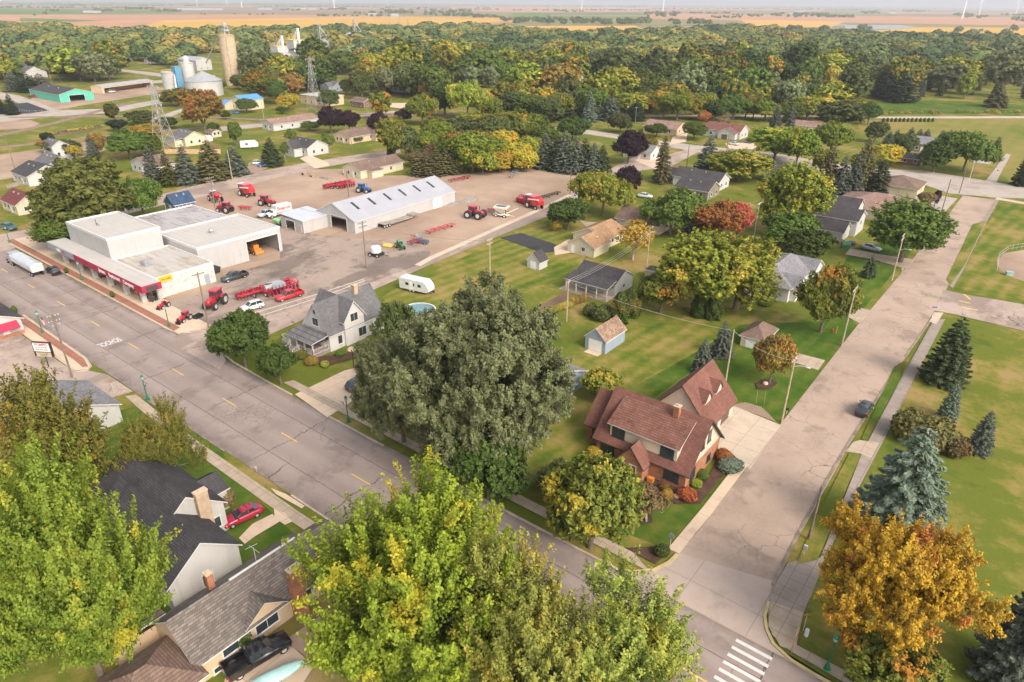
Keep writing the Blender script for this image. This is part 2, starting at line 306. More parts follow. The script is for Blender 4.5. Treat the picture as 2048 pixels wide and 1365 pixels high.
for n,c in (('paint_red',(.52,.03,.035)),('paint_tractor',(.42,.022,.034)),('paint_black',(.012,.012,.014)),('paint_white',(.64,.63,.61)),('paint_navy',(.03,.045,.11)),('paint_grey',(.16,.17,.19)),('paint_silver',(.45,.48,.52)),('paint_charcoal',(.045,.05,.055)),('paint_crimson',(.36,.012,.04)),('paint_teal',(.03,.12,.13)),('paint_cream',(.78,.72,.58)),('paint_green',(.03,.18,.05)),('paint_yellow',(.72,.45,.03)),('paint_blue',(.04,.14,.38)),('paint_aqua',(.42,.66,.62)),('paint_orange',(.62,.24,.05)),('paint_lime',(.25,.55,.22)),('paint_maroon',(.30,.02,.05)),('paint_steelgrey',(.30,.31,.33))): paint(n,c)
for n,c in (('ink_red',(.55,.02,.03)),('ink_black',(.03,.03,.03)),('ink_white',(.85,.83,.8)),('sign_white',(.85,.80,.76)),('sign_tan',(.50,.40,.26)),('sign_maroon',(.36,.025,.06)),('sign_grey',(.30,.31,.33)),('sign_yellow',(.85,.42,.02)),('sign_blue',(.12,.10,.35)),('sign_screen',(.06,.06,.06)),('flag_red',(.62,.07,.10)),('flag_blue',(.08,.07,.22))): plain(n,c,.6,v=.05)
s=S('pool_water',.08,.6); n=s.noise(1.5,3); s.base(s.ramp(n,[(.3,(.10,.20,.21)),(.7,(.16,.28,.28))])); s.bump(n,.1,.05)
s=S('pond_water',.1,.6); n=s.noise(.01,3); s.base(s.ramp(n,[(.3,(.26,.31,.36)),(.7,(.36,.40,.44))]))
plain('bark',(.15,.115,.085),.95,v=.35,sc_=3); plain('bark_pale',(.36,.30,.24),.95,v=.3,sc_=3); plain('stone',(.55,.42,.30),.9,v=.2)
plain('silo_white',(.46,.44,.41),.6,v=.12,sc_=.15); plain('silo_metal',(.40,.41,.43),.4,.3,v=.1,sc_=.2); plain('chute_blue',(.10,.26,.38),.5); plain('rust_orange',(.50,.25,.10),.8); plain('shadow_board',(.10,.09,.08),.9); plain('bronze',(.62,.42,.16),.6); plain('tarp',(.10,.11,.14),.5); plain('turbine_white',(.85,.85,.85),.4,v=.02)
# foliage
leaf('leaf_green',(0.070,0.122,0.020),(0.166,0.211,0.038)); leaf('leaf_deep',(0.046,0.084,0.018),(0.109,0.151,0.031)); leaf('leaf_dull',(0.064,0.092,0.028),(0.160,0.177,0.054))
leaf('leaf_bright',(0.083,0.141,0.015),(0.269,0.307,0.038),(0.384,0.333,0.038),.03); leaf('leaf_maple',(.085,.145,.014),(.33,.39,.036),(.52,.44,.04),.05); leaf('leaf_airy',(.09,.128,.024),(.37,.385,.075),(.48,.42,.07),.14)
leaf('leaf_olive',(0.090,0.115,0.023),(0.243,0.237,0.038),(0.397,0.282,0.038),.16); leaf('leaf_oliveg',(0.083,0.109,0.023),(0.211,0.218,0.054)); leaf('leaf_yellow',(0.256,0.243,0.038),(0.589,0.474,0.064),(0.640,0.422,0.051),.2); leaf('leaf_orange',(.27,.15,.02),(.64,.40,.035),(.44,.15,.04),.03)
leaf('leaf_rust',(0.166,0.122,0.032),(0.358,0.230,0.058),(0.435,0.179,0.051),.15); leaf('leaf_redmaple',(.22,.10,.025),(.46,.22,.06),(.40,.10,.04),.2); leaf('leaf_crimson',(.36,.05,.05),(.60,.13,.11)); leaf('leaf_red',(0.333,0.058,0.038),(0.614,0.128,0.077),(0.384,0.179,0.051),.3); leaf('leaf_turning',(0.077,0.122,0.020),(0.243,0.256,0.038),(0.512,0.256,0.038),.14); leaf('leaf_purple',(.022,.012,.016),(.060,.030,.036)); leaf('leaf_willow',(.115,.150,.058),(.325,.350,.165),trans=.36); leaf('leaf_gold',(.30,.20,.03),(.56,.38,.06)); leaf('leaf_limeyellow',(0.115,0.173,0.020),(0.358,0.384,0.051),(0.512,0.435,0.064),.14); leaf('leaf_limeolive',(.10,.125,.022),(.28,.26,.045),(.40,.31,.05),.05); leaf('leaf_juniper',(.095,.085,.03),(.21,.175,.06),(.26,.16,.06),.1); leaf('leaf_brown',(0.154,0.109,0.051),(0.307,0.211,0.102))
leaf('needle_blue',(.085,.118,.080),(.235,.285,.200)); leaf('needle_green',(0.038,0.064,0.028),(0.109,0.134,0.058)); leaf('needle_dark',(0.023,0.041,0.023),(0.064,0.084,0.044)); leaf('needle_tan',(0.096,0.096,0.038),(0.205,0.179,0.077)); leaf('needle_grey',(0.077,0.100,0.074),(0.192,0.215,0.160)); leaf('leaf_cedar',(.035,.058,0.0),(0.122,0.134,0.038),(0.205,0.134,0.038),.25); leaf('leaf_crop',(0.192,0.243,0.038),(0.538,0.461,0.077)); leaf('leaf_shrubred',(0.256,0.038,0.026),(0.461,0.115,0.051))
# ------------------------------------------------------------------ trees
def quad_mesh(name,V,tint,mat,extra=None):
    """many small leaf faces as one mesh; V is (n,4,3)"""
    n=len(V); me=bpy.data.meshes.new(name); me.vertices.add(n*4); me.vertices.foreach_set('co',V.astype(np.float32).ravel())
    me.loops.add(n*4); me.loops.foreach_set('vertex_index',np.arange(n*4,dtype=np.int32)); me.polygons.add(n)
    me.polygons.foreach_set('loop_start',np.arange(0,n*4,4,dtype=np.int32)); me.update(calc_edges=True)
    a=me.attributes.new('tint','FLOAT','POINT'); a.data.foreach_set('value',np.repeat(tint,4).astype(np.float32)); me.materials.append(M(mat)); me.update(); return me
def unit(a): return a/np.maximum(1e-6,np.linalg.norm(a,axis=1,keepdims=True))
def leaves(P,N,size,rng,spread=.8,asp=1.5):
    """diamond leaves at P facing about N"""
    n=len(P); nn=unit(N+rng.normal(0,spread,(n,3))); a=unit(np.cross(nn,rng.normal(0,1,(n,3)))); b=np.cross(nn,a)
    s=(size*rng.uniform(.65,1.35,n))[:,None]; a=a*s*.5; b=b*s*.5*asp
    return np.stack([P-b,P+a-b*.1,P+b,P-a-b*.1],1)
def sphere_pts(n,rng,zmin=-1.0):
    z=rng.uniform(zmin,1,n); t=rng.uniform(0,2*math.pi,n); r=np.sqrt(1-z*z); return np.stack([r*np.cos(t),r*np.sin(t),z],1)
def limb_mesh(name,H,tr,forks,rng,mat='bark',h0=.3):
    m=MB(); top=H*h0; lean=rng.normal(0,.15,2); m.path([(0,0,-.2),(0,0,.3),(lean[0]*.4,lean[1]*.4,top*.6),(lean[0],lean[1],top)],tr*1.25,tr*.8,8)
    for q in forks:
        q=Vector(q); s_=Vector((lean[0],lean[1],top*rng.uniform(.75,1.0))); mid=s_.lerp(q,.5)+Vector((rng.normal(0,.4),rng.normal(0,.4),.06*H)); r=tr*.42
        m.path([s_,s_.lerp(mid,.55)+Vector((0,0,.2)),mid,q],r,r*.2,5)
        for k in range(2):
            e=mid.lerp(q,.4+.3*k)+Vector(tuple(rng.normal(0,1,3)*q.length*.10)); m.tube(mid.lerp(q,.25+.3*k),e,r*.3,r*.1,4)
    return m.mesh(name,mat)
PROTO={}
def broad(key,H=12,Rr=5,hb=2.2,lobes=14,n=16000,leafs=.34,shoot=1.2,tuft=.45,up=.55,mode='round',seed=1,per=40,bark='bark',asp=1.5,fill=.18,core=.5,lr=(.34,.52),jit=.07,dn=.22):
    rng=np.random.default_rng(seed); hz=(H-hb)/2; cz=hb+hz; L=[]
    d=sphere_pts(lobes,rng,-.75); k=0
    for i in range(lobes):
        if mode=='vase': rad=np.array([.62,.62,.62]); f=.62+.3*max(0,d[i,2])
        elif mode=='cone': f=.5
        else: f=.60*rng.uniform(.78,1.14)
        c=d[i]*np.array([Rr*f,Rr*f,hz*f])+np.array([0,0,cz])+rng.normal(0,jit*Rr,3)
        sh=1.0
        if mode=='cone': sh=1.15-.75*max(0,(c[2]-hb)/(H-hb)); c[:2]*=1.25-.9*max(0,(c[2]-hb)/(H-hb))
        L.append((c,Rr*rng.uniform(*lr)*sh,hz*rng.uniform(*lr)*(.9 if mode!='flat' else .6)))
    L.append((np.array([0,0,cz]),Rr*core,hz*.62))
    ns=max(40,n//per); pts=[];nor=[]
    w=np.array([a*b for _,a,b in L]); w/=w.sum()
    while len(pts)<ns:
        i=rng.choice(len(L),p=w); c,a,b=L[i]; u=sphere_pts(1,rng,-.7)[0]; q=c+u*np.array([a,a,b])*rng.uniform(.82,1.05)
        if q[2]<hb*.8: continue
        inside=any(((q-cc)[0]**2+(q-cc)[1]**2)/(aa*aa)+((q-cc)[2]/bb)**2<.72 for j,(cc,aa,bb) in enumerate(L) if j!=i)
        if inside and rng.random()>fill: continue
        pts.append(q); o=unit(np.array([[u[0]*.6+q[0]/Rr*.5,u[1]*.6+q[1]/Rr*.5,u[2]*.6]]))[0]; nor.append(o)
    pts=np.array(pts); nor=np.array(nor); ns=len(pts)
    sd=unit(nor*(1-up)+np.array([0,0,up if mode!='weep' else -.55])+rng.normal(0,dn,(ns,3))); ln=shoot*rng.uniform(.55,1.25,ns)
    t=rng.uniform(-.35,1,(ns,per)); rad=tuft*(1-.62*np.clip(t,0,1))
    P=pts[:,None,:]+sd[:,None,:]*(t*ln[:,None])[:,:,None]+rng.normal(0,1,(ns,per,3))*rad[:,:,None]*.62
    N=np.repeat(nor[:,None,:]*.7+np.array([0,0,.55]),per,1); st=rng.uniform(0,1,ns)
    ti=np.clip(st[:,None]*.42+.42*np.clip(t,0,1)+rng.uniform(-.08,.28,(ns,per)),0,1)  # tint climbs to each shoot's tip: painted highlight, darker crown interior
    V=leaves(P.reshape(-1,3),N.reshape(-1,3),leafs,rng,.55,asp)
    forks=[tuple(c*np.array([.8,.8,.96])) for c,_,_ in L[:min(9,lobes)]]
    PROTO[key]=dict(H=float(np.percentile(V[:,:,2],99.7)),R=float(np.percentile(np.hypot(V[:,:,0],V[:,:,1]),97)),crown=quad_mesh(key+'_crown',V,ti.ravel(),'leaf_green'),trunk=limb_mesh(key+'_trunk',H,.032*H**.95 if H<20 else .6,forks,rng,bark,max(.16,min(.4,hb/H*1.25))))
def spruce(key,H=10,Rr=2.6,n=9000,size=.3,seed=3,hb=.25,whorls=22,droop=.28,mode='spruce',pw=.72):
    rng=np.random.default_rng(seed); br=[]; 
    for i in range(whorls):
        f=(i+.5)/whorls; z=hb+(H-hb)*f**.93; r=Rr*(1-f)**pw*(.93 if f>.06 else .8)+.06; k=max(5,int((12 if mode=='spruce' else 14)*(1-f*.55)))
        for j in range(k): br.append((z+rng.normal(0,.12),r*rng.uniform(.82,1.1),2*math.pi*(j+rng.uniform(-.35,.35))/k+i*.7))
    br=np.array(br); w=br[:,1]**1.7+.02; w/=w.sum(); idx=rng.choice(len(br),n,p=w); z,r,a=br[idx].T
    t=rng.uniform(.12,1,n)**.62; side=rng.normal(0,1,n)*r*.17*(1.15-t); dz=-droop*r*t**1.4+.16*r*t**5+rng.normal(0,.05,n)
    P=np.stack([np.cos(a)*r*t-np.sin(a)*side,np.sin(a)*r*t+np.cos(a)*side,np.maximum(.08,z+dz-np.abs(side)*.12)],1)
    out=np.stack([np.cos(a),np.sin(a),0*a],1); nn=unit(out*.35+np.array([0,0,.9])+rng.normal(0,.35,(n,3))); lo=unit(out+rng.normal(0,.5,(n,3))); lo=lo-nn*(lo*nn).sum(1,keepdims=True); lo=unit(lo); b=np.cross(nn,lo); s_=(size*rng.uniform(.6,1.3,n))[:,None]
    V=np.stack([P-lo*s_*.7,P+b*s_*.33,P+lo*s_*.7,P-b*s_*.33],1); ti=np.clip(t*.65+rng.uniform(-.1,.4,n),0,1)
    m=MB(); m.tube((0,0,-.1),(0,0,H*.96),.022*H,.02,7)
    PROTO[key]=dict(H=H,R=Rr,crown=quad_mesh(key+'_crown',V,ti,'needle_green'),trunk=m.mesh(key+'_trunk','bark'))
def shrub(key,H=2,Rr=1.2,n=2500,size=.16,seed=5,mode='ball'):
    rng=np.random.default_rng(seed); u=sphere_pts(n,rng,-.45); k=sphere_pts(9,rng,-.2)
    bump=np.max((u@k.T),1); rr=(.72+.32*bump**3)*rng.uniform(.72,1.04,n)
    if mode=='column': z=rng.uniform(0,1,n); pr=np.minimum(1,(1-z)*2.2+.12)**.7; an=rng.uniform(0,2*math.pi,n); rr=pr*rng.uniform(.72,1.05,n)*(1+.14*np.sin(an*5+z*9)); P=np.stack([np.cos(an)*rr*Rr,np.sin(an)*rr*Rr,z*H],1); u=unit(np.stack([np.cos(an),np.sin(an),0.5+0*z],1))
    else: P=u*rr[:,None]*np.array([Rr,Rr,H*.62])+np.array([0,0,H*.38]); P[:,2]=np.maximum(P[:,2],.03)
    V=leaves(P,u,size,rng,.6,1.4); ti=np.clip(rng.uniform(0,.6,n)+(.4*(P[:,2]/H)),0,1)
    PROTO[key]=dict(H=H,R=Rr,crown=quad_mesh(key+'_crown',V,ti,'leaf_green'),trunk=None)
broad('hero_maple',15,8,3.0,24,140000,.17,3.0,.50,.50,seed=11,per=190,fill=.06,core=.30,lr=(.22,.40),jit=.12,dn=.15)
broad('hero_maple_two',15,7.6,2.8,24,140000,.17,3.0,.50,.54,seed=29,per=190,fill=.06,core=.30,lr=(.22,.40),jit=.13,dn=.15)
broad('hero_maple_open',14,6,2.6,22,80000,.17,2.3,.44,.60,seed=23,per=130,fill=.03,core=.2,lr=(.20,.36),jit=.16,dn=.15)
broad('hero_airy',14,6,2.4,24,66000,.15,2.6,.42,.66,seed=24,per=120,fill=.01,core=.15,lr=(.17,.32),jit=.2,dn=.15)
broad('hero_orange',13,7,2.8,26,90000,.16,1.7,.40,.42,seed=37,per=110,fill=.03,core=.2,lr=(.20,.36),jit=.15)
broad('hero_willow',19,12,.5,84,200000,.16,1.1,.46,.34,seed=5,per=100,asp=2.2,fill=.05,core=.42,lr=(.12,.26),jit=.12)
broad('maple_round',9,4.2,1.8,20,30000,.21,.7,.34,.35,seed=8,per=40)
broad('maple_round_two',9,4.4,1.6,18,26000,.22,.9,.34,.5,seed=81,per=40)
broad('maple_tall',12,4.6,2.2,20,28000,.25,1.5,.36,.58,seed=9,per=40)
broad('maple_mid',11,5,1.8,18,18000,.32,1.1,.42,.5,seed=10,per=36)
broad('locust',9,6,2.4,16,13000,.32,.8,.65,.2,mode='flat',seed=12,per=40,fill=.02,core=.15)
broad('oval',10,3.0,.8,12,9000,.36,.6,.42,.5,seed=14,per=36)
broad('willow_mid',13,6.5,1.4,24,26000,.30,1.2,.5,.25,seed=15,per=60,asp=2,lr=(.24,.4))
broad('bare_tree',8,3.2,2.0,12,2200,.30,.8,.5,.5,seed=16,per=14,bark='bark_pale',fill=.02,core=.1)
FAR=[]
for i,(h,r,md) in enumerate(((13,6,'round'),(15,6,'round'),(12,6.5,'round'),(14,5,'round'),(13,7,'weep'),(15,5.4,'round'),(12,5.4,'round'))):
    broad('wood%d'%i,h,r,1.0,14,4200,.72,1.1,.75,.35,mode=md,seed=40+i,per=22); FAR.append('wood%d'%i)
spruce('spruce_hero',10,3.8,42000,.24,seed=3,whorls=24,pw=.60); spruce('spruce',10,2.9,15000,.30,seed=4); spruce('spruce_two',10,2.8,14000,.30,seed=6,whorls=19,droop=.4); spruce('spruce_slim',12,2.0,7000,.36,seed=7,whorls=24,droop=.5); spruce('spruce_small',3.5,1.15,6500,.15,seed=13,whorls=18); spruce('spruce_far',12,3.0,2200,.75,seed=17,whorls=16)
spruce('pine',11,4.0,9000,.42,seed=18,whorls=13,droop=.1)
shrub('bush'); shrub('bush_two',2,1.3,2200,.17,6); shrub('cedar',5,1.1,5200,.22,8,'column'); shrub('cedar_small',3.4,1.1,3600,.17,9,'column')
NT={}
def tree_obj(key,name,label,cat,x,y,sx,sz,mat,rz=None,group=None,whole=True):
    p=PROTO[key]; rz=rnd.uniform(0,6.28) if rz is None else rz
    if p['trunk'] is None:
        o=bpy.data.objects.new(name,p['crown']); COL.objects.link(o); o.location=(x,y,0); o.rotation_euler=(0,0,rz); o.scale=(sx,sx,sz); remat(o,mat); return tag(o,label,cat,group)
    t=thing(name,label,cat,(x,y,0),rz,group); t.scale=(sx,sx,sz)
    c=bpy.data.objects.new('crown',p['crown']); COL.objects.link(c); c.parent=t; remat(c,mat)
    k=bpy.data.objects.new('trunk',p['trunk']); COL.objects.link(k); k.parent=t
    return t
def solve_h(x,y,top,lo=.4,hi=40):
    for _ in range(40):
        m=(lo+hi)/2
        if PJ(x,y,m)[1]>top: lo=m
        else: hi=m
    return lo
PLANTS=[]
CMN=np.array(CMI)
def outline(key,x,y,sx,sz,rz):
    """top row and width in pixels of a crown as the drone sees it"""
    p=PROTO[key]
    if 'pts' not in p:
        n=len(p['crown'].vertices); a=np.empty(n*3,np.float32); p['crown'].vertices.foreach_get('co',a); p['pts']=a.reshape(-1,3)[::max(1,n//1500)].astype(float)
    P=p['pts']; c,s_=math.cos(rz),math.sin(rz)
    W=np.stack([x+sx*(P[:,0]*c-P[:,1]*s_),y+sx*(P[:,0]*s_+P[:,1]*c),sz*P[:,2]],1); v=W@CMN[:3,:3].T+CMN[:3,3]; u=CX+F*v[:,0]/-v[:,2]; q=CY-F*v[:,1]/-v[:,2]
    return np.percentile(q,.6),np.percentile(u,98.8)-np.percentile(u,1.2)
def T(key,bx,by,top,w,mat,label,name='maple_tree',cat='tree',group=None,rz=None):
    """base seen at (bx,by), crown top at row top, crown w pixels wide"""
    x,y=G(bx,by); p=PROTO[key]; rz=rnd.uniform(0,6.28) if rz is None else rz
    h=solve_h(x,y,top); sx=w/2*PJ(x,y,h*.4)[2]/F/p['R']; sz=h/p['H']
    for _ in range(5):
        sx*=(w/outline(key,x,y,sx,sz,rz)[1])**.9; lo,hi=.36*sx*p['R']/p['H'],42/p['H']
        for _ in range(14):
            sz=(lo+hi)/2
            if outline(key,x,y,sx,sz,rz)[0]>top: lo=sz
            else: hi=sz
    o=tree_obj(key,name,label,cat,x,y,sx,sz,mat,rz,group); PLANTS.append((x,y,sx*p['R'])); return o
# ------------------------------------------------------------------ ground, roads, fields
g=MB(); RG=26000.0
g.add([(-RG,-RG,0),(RG,-RG,0),(RG,RG,0),(-RG,RG,0)],[(0,1,2,3)])
gr=g.build('ground','field_olive'); gr['kind']='structure'
ZL[0]=.002
poly('grass_land',[(60,-80),(60,900),(-1500,900),(-1500,-80)],'grass_town',px=False)
GLZ=ZL[0]
ZL[0]=.004
# far fields, bands seen from the drone
def fld(name,pts,mat): poly(name,pts,mat,step=.02)
fld('field',[(-900,60),(-300,31),(520,29),(1040,35),(1040,43),(900,56),(-200,66)],'field_pink')
fld('field',[(-900,40),(-300,20),(0,17),(240,20),(360,23),(330,27),(-300,30)],'field_green')
fld('field',[(-300,17),(0,11),(470,13),(900,16),(900,24),(520,27),(360,22),(240,18),(0,15.5)],'field_brown')
fld('field',[(330,41),(620,36),(1000,34),(1100,40),(900,48),(640,58),(350,66),(250,60)],'field_gold')
fld('field',[(40,36),(210,42),(150,44),(40,43)],'field_green')
fld('field',[(1024,26),(1300,25),(1305,36),(1024,38)],'field_green')
fld('field',[(900,13),(1536,16),(1700,18),(1640,23),(1024,25),(900,22)],'field_pink')
fld('field',[(1300,27),(1760,33),(2400,38),(2400,58),(2048,52),(1700,46),(1300,38)],'field_pink')
fld('field',[(1050,53),(1270,52),(1290,60),(1200,72),(1060,66)],'field_orange')
fld('field',[(1480,40),(1690,44),(1660,56),(1500,52)],'field_orange')
fld('field',[(1750,62),(1830,55),(2048,56),(2400,60),(2400,74),(1900,72),(1760,75)],'field_gold')
fld('field',[(1500,22),(1900,24),(2300,27),(2300,33),(1760,31),(1500,27)],'field_olive')
fld('field',[(1700,12.5),(2300,14),(2300,20),(1900,22),(1600,18)],'field_brown')
fld('field',[(-200,12.5),(330,12),(520,11),(500,14),(0,15)],'field_pink')
fld('field',[(560,15),(900,17),(900,19.5),(600,18)],'field_pink')
fld('field',[(1020,16),(1300,17.5),(1290,20),(1020,19)],'field_pink')
fld('field',[(1310,20),(1560,21),(1540,24),(1300,23)],'field_brown')
fld('field',[(1480,13.5),(1700,14.5),(1690,16.5),(1480,16)],'field_green')
fld('field',[(1760,24),(2100,27),(2100,30),(1800,27.5)],'field_pink')
fld('field',[(1100,30),(1300,31),(1300,34),(1100,33)],'field_brown')
fld('field',[(0,8),(700,6),(900,8),(800,11),(0,10)],'field_green')
poly('pond',[(1690,51),(1800,51),(1830,54),(1815,58),(1715,61),(1690,58)],'pond_water',step=.03)
poly('pond',[(1660,50),(1690,49.5),(1700,51),(1672,53)],'pond_water',step=.03)
poly('field',[(1090,186),(1185,176),(1300,182),(1340,188),(1275,205),(1180,203),(1100,200)],'field_crop',z=.013)
poly('grass_meadow',[(1715,240),(2200,236),(2200,420),(2060,395),(1985,335),(1830,330),(1750,300),(1720,275)],'grass_meadow',z=.016)
poly('lawn',[(1745,205),(1850,201),(2048,210),(2048,226),(1760,230)],'grass_lush',z=.019)
ZL[0]=.010
# lawns
poly('lawn',[(1160,780),(1240,740),(1480,640),(1700,640),(1722,655),(1660,720),(1560,850),(1520,815),(1470,800),(1410,725),(1310,795),(1200,790)],'grass_lush')
poly('lawn',[(1180,700),(1260,660),(1420,625),(1520,620),(1690,640),(1480,650),(1400,700),(1240,790),(1120,1000),(1010,985),(1050,900),(1130,790)],'grass_mown')
poly('lawn',[(1120,960),(1200,920),(1260,985),(1370,1010),(1440,960),(1480,935),(1500,940),(1350,1105),(1100,1010)],'grass_lush')
poly('lawn',[(1640,640),(1700,500),(1830,470),(1885,430),(1700,650)],'grass_lush')
poly('lawn',[(700,630),(790,580),(1000,480),(1090,440),(1220,470),(1120,560),(900,620),(780,640)],'grass_mown')
poly('lawn',[(1880,640),(2200,700),(2200,1500),(1640,1400),(1590,1310),(1650,1130),(1760,890)],'grass_town')
poly('lawn',[(1905,580),(2000,405),(2200,430),(2200,640)],'grass_mown')
poly('dirt_patch',[(1993,520),(2010,507),(2060,498),(2150,520),(2150,590),(2060,568),(2010,550),(1995,535)],'gravel_dirt')
poly('lawn',[(420,780),(455,940),(610,1090),(560,1180),(300,1250),(-100,1300),(-100,900)],'grass_lush')
poly('lawn',[(560,1190),(700,1100),(1000,1310),(1200,1500),(500,1500)],'grass_dry')
poly('lawn',[(1300,210),(1700,240),(1720,330),(1400,290),(1100,250),(1100,235)],'grass_mown')
# west side: yards, tracks, gravel
poly('gravel_yard',[(-60,318),(60,302),(185,282),(215,300),(130,330),(60,350),(-60,372)],'gravel_dirt')
poly('gravel_yard',[(70,178),(180,188),(280,172),(350,178),(300,190),(160,212),(95,225),(60,205)],'gravel_dirt')
poly('gravel_yard',[(-40,245),(60,240),(80,248),(60,258),(-40,262)],'gravel_dirt')
poly('road',[(-60,232),(90,222),(215,218),(370,190),(370,197),(230,226),(100,234),(0,245),(-60,252)],'asphalt_far')
poly('road',[(0,185),(40,192),(120,222),(90,228),(30,204),(-20,196)],'asphalt_far')
poly('road',[(228,137),(300,145),(365,153),(430,150),(430,158),(300,168),(270,165),(350,158),(232,142)],'asphalt_far')
poly('road',[(308,237),(370,215),(375,220),(320,243)],'asphalt_far')
poly('road',[(440,255),(620,236),(880,215),(880,219),(700,236),(445,263)],'asphalt_far')
poly('road',[(720,208),(830,206),(860,216),(850,222),(770,214),(720,214)],'concrete_light')
strip('railway',[(-60,282),(0,272),(110,247),(205,221),(260,208)],4.0,'ballast',0,.25)
strip('railway',[(-60,306),(0,296),(80,287),(200,274),(420,255),(640,238),(860,230)],3.4,'ballast',0,.22)
strip('railway',[(20,236),(200,233),(420,236),(520,240),(760,228),(1000,233),(1100,234)],3.6,'ballast',0,.24)
strip('railway',[(1080,231),(1300,233),(1540,233),(1780,236),(2100,235)],6,'ballast_light',0,.2)
poly('ditch',[(75,270),(120,262),(205,250),(205,256),(150,268),(90,274)],'dirt')
# main roads
ZL[0]=.066
poly('road',[(-620,36.6),(70,36.6),(70,51.0),(-620,51.6)],'asphalt_main',px=False)
cw=[G(*p) for p in ((1535,1210),(1528,1235),(1532,1262),(1545,1290),(1580,1322),(1640,1355))]
poly('road',[(-25.2,50.9),(-23.4,51.9),(-21.9,53.4),(-21.2,55.3),(-21,57.2),(-20.8,62),(-21,80),(-21.2,112),(-21.3,134),(-20.9,170),(-20.7,226),(-20.8,262),(-11.9,262),(-12.2,221),(-11.2,172),(-11,150),(-11.3,121),(-11.8,94),(-11.3,66)]+cw+[(-1.5,50.9)],'asphalt_side',px=False)
poly('road',[(-25.0,51.0),(-23.4,51.98),(-21.9,53.5),(-21.2,55.3),(-21,57.4),(-11.4,59.8)]+cw[0:1]+cw+[(-1.5,51.02)],'concrete_apron',px=False,label='pale concrete apron at the street corner')
poly('road',[(362,662),(345,690),(440,740),(452,722),(447,713),(535,672),(640,626),(760,575),(880,522),(1010,468),(1100,431),(1160,396),(1270,343),(1340,335),(1400,303),(1392,294),(1330,312),(1262,318),(1150,374),(1100,405),(1000,452),(870,514),(650,590),(425,657)],'asphalt_depot')
poly('road',[(1100,254),(1190,262),(1240,271),(1302,280),(1400,292),(1540,306),(1660,326),(1780,340),(1840,341),(2048,374),(2200,398),(2200,430),(2048,398),(1990,396),(1900,388),(1840,368),(1780,356),(1640,342),(1520,322),(1400,306),(1300,288),(1180,270),(1100,260)],'asphalt_far')
poly('road',[(-120,520),(0,470),(95,452),(330,388),(440,360),(600,328),(720,309),(800,300),(802,306),(740,318),(600,345),(510,370),(400,402),(330,410),(110,466),(60,487),(0,506)],'asphalt_depot')
poly('road',[(1885,580),(1930,590),(2060,612),(2200,645),(2200,700),(2048,663),(1900,628),(1868,622)],'asphalt_depot')
# dealership ground
poly('parking_lot',[(330,605),(410,648),(422,656),(648,587),(862,516),(1000,453),(1140,389),(1163,352),(1070,337),(960,346),(905,352),(770,352),(690,338),(620,340),(555,356),(470,378),(390,398),(350,420),(360,520)],'gravel_dirt')
poly('parking_lot',[(330,606),(412,650),(432,665),(655,598),(850,526),(862,506),(815,480),(700,478),(620,468),(560,455),(560,520),(430,560),(420,585)],'asphalt_lot')
strip('kerb',[(835,532),(860,518),(1000,455),(1075,422),(1140,391)],1.6,'gravel_light',0,.125)
strip('road_markings',[(418,655),(520,624),(650,585),(728,559)],.16,'white_paint',.05,.118); strip('road_markings',[(432,660),(520,633),(650,593),(730,562)],.16,'white_paint',.05,.118)
poly('pavement',[(-203,52.0),(-117.5,51.3),(-116.6,54.4),(-116.4,57.2),(-133,57.2),(-133,58),(-203,58)],'concrete_light',px=False,z=0.190)
poly('pavement',[(-203,52.2),(-119.3,51.5),(-120,53.0),(-203,53.8)],'brick_paving',px=False,z=.215)
poly('pavement',[(-149,37),(-120.5,36.6),(-117,35.9),(-116.3,35),(-117.5,33.6),(-121,33.5),(-149,33.7)],'concrete_light',px=False,z=0.190)
poly('pavement',[(-149,36.8),(-120.8,36.4),(-117.2,35.6),(-117.8,34.9),(-121,35.1),(-149,35.4)],'brick_paving',px=False,z=.215)
poly('parking_lot',[(-175,33.5),(-121,33.4),(-112,36.4),(-103.5,36.4),(-106,24),(-112,8),(-175,8)],'asphalt_depot',px=False)
# pavements along the main street
poly('pavement',[(-87.6,52.7),(-22.0,52.7),(-25.0,54.2),(-87.0,54.2)],'concrete',px=False,z=0.130)
poly('pavement',[(-103,34.9),(-90,34.0),(-60,33.6),(-28,34.0),(20,34.0),(20,35.6),(-28,35.7),(-60,35.2),(-90,35.6),(-102,36.2)],'concrete',px=False,z=0.130)
poly('pavement',[(-9.6,54.2),(-7.0,53.1),(-2.5,53.0),(40,53.0),(40,51.7),(-2.4,51.7),(-7.0,52.0),(-9.0,52.8)],'concrete',px=False,z=0.130)
poly('pavement',[(1535,1208),(1545,1180),(1575,1128),(1612,1120),(1640,1118),(1725,905),(1800,762),(1868,640),(1890,640),(1842,732),(1762,892),(1690,1030),(1652,1120),(1606,1230),(1583,1300),(1560,1290),(1537,1255)],'concrete_grey',z=0.135)
poly('pavement',[(1541,1205),(1606,1228),(1590,1305),(1560,1295),(1536,1255)],'concrete',z=0.160)
poly('pavement',[(1706,886),(1720,882),(1758,888),(1742,918),(1722,910),(1690,905)],'concrete',z=0.140)
poly('pavement',[(1868,626),(1887,627),(1872,650),(1858,645)],'concrete_new',z=0.145)
poly('pavement',[(1905,578),(1925,545),(1970,450),(2000,398),(1992,396),(1955,455),(1912,530),(1897,572)],'concrete_grey',z=0.130)
poly('pavement',[(1994,396),(2060,408),(2060,412),(1990,400)],'concrete_new',z=0.150)
poly('verge',[(1592,1132),(1618,1070),(1652,998),(1698,909),(1722,912),(1690,985),(1662,1060),(1634,1122)],'grass_town',z=0.145)
poly('verge',[(1722,880),(1788,735),(1812,722),(1803,755),(1733,884)],'grass_lush',z=0.145)
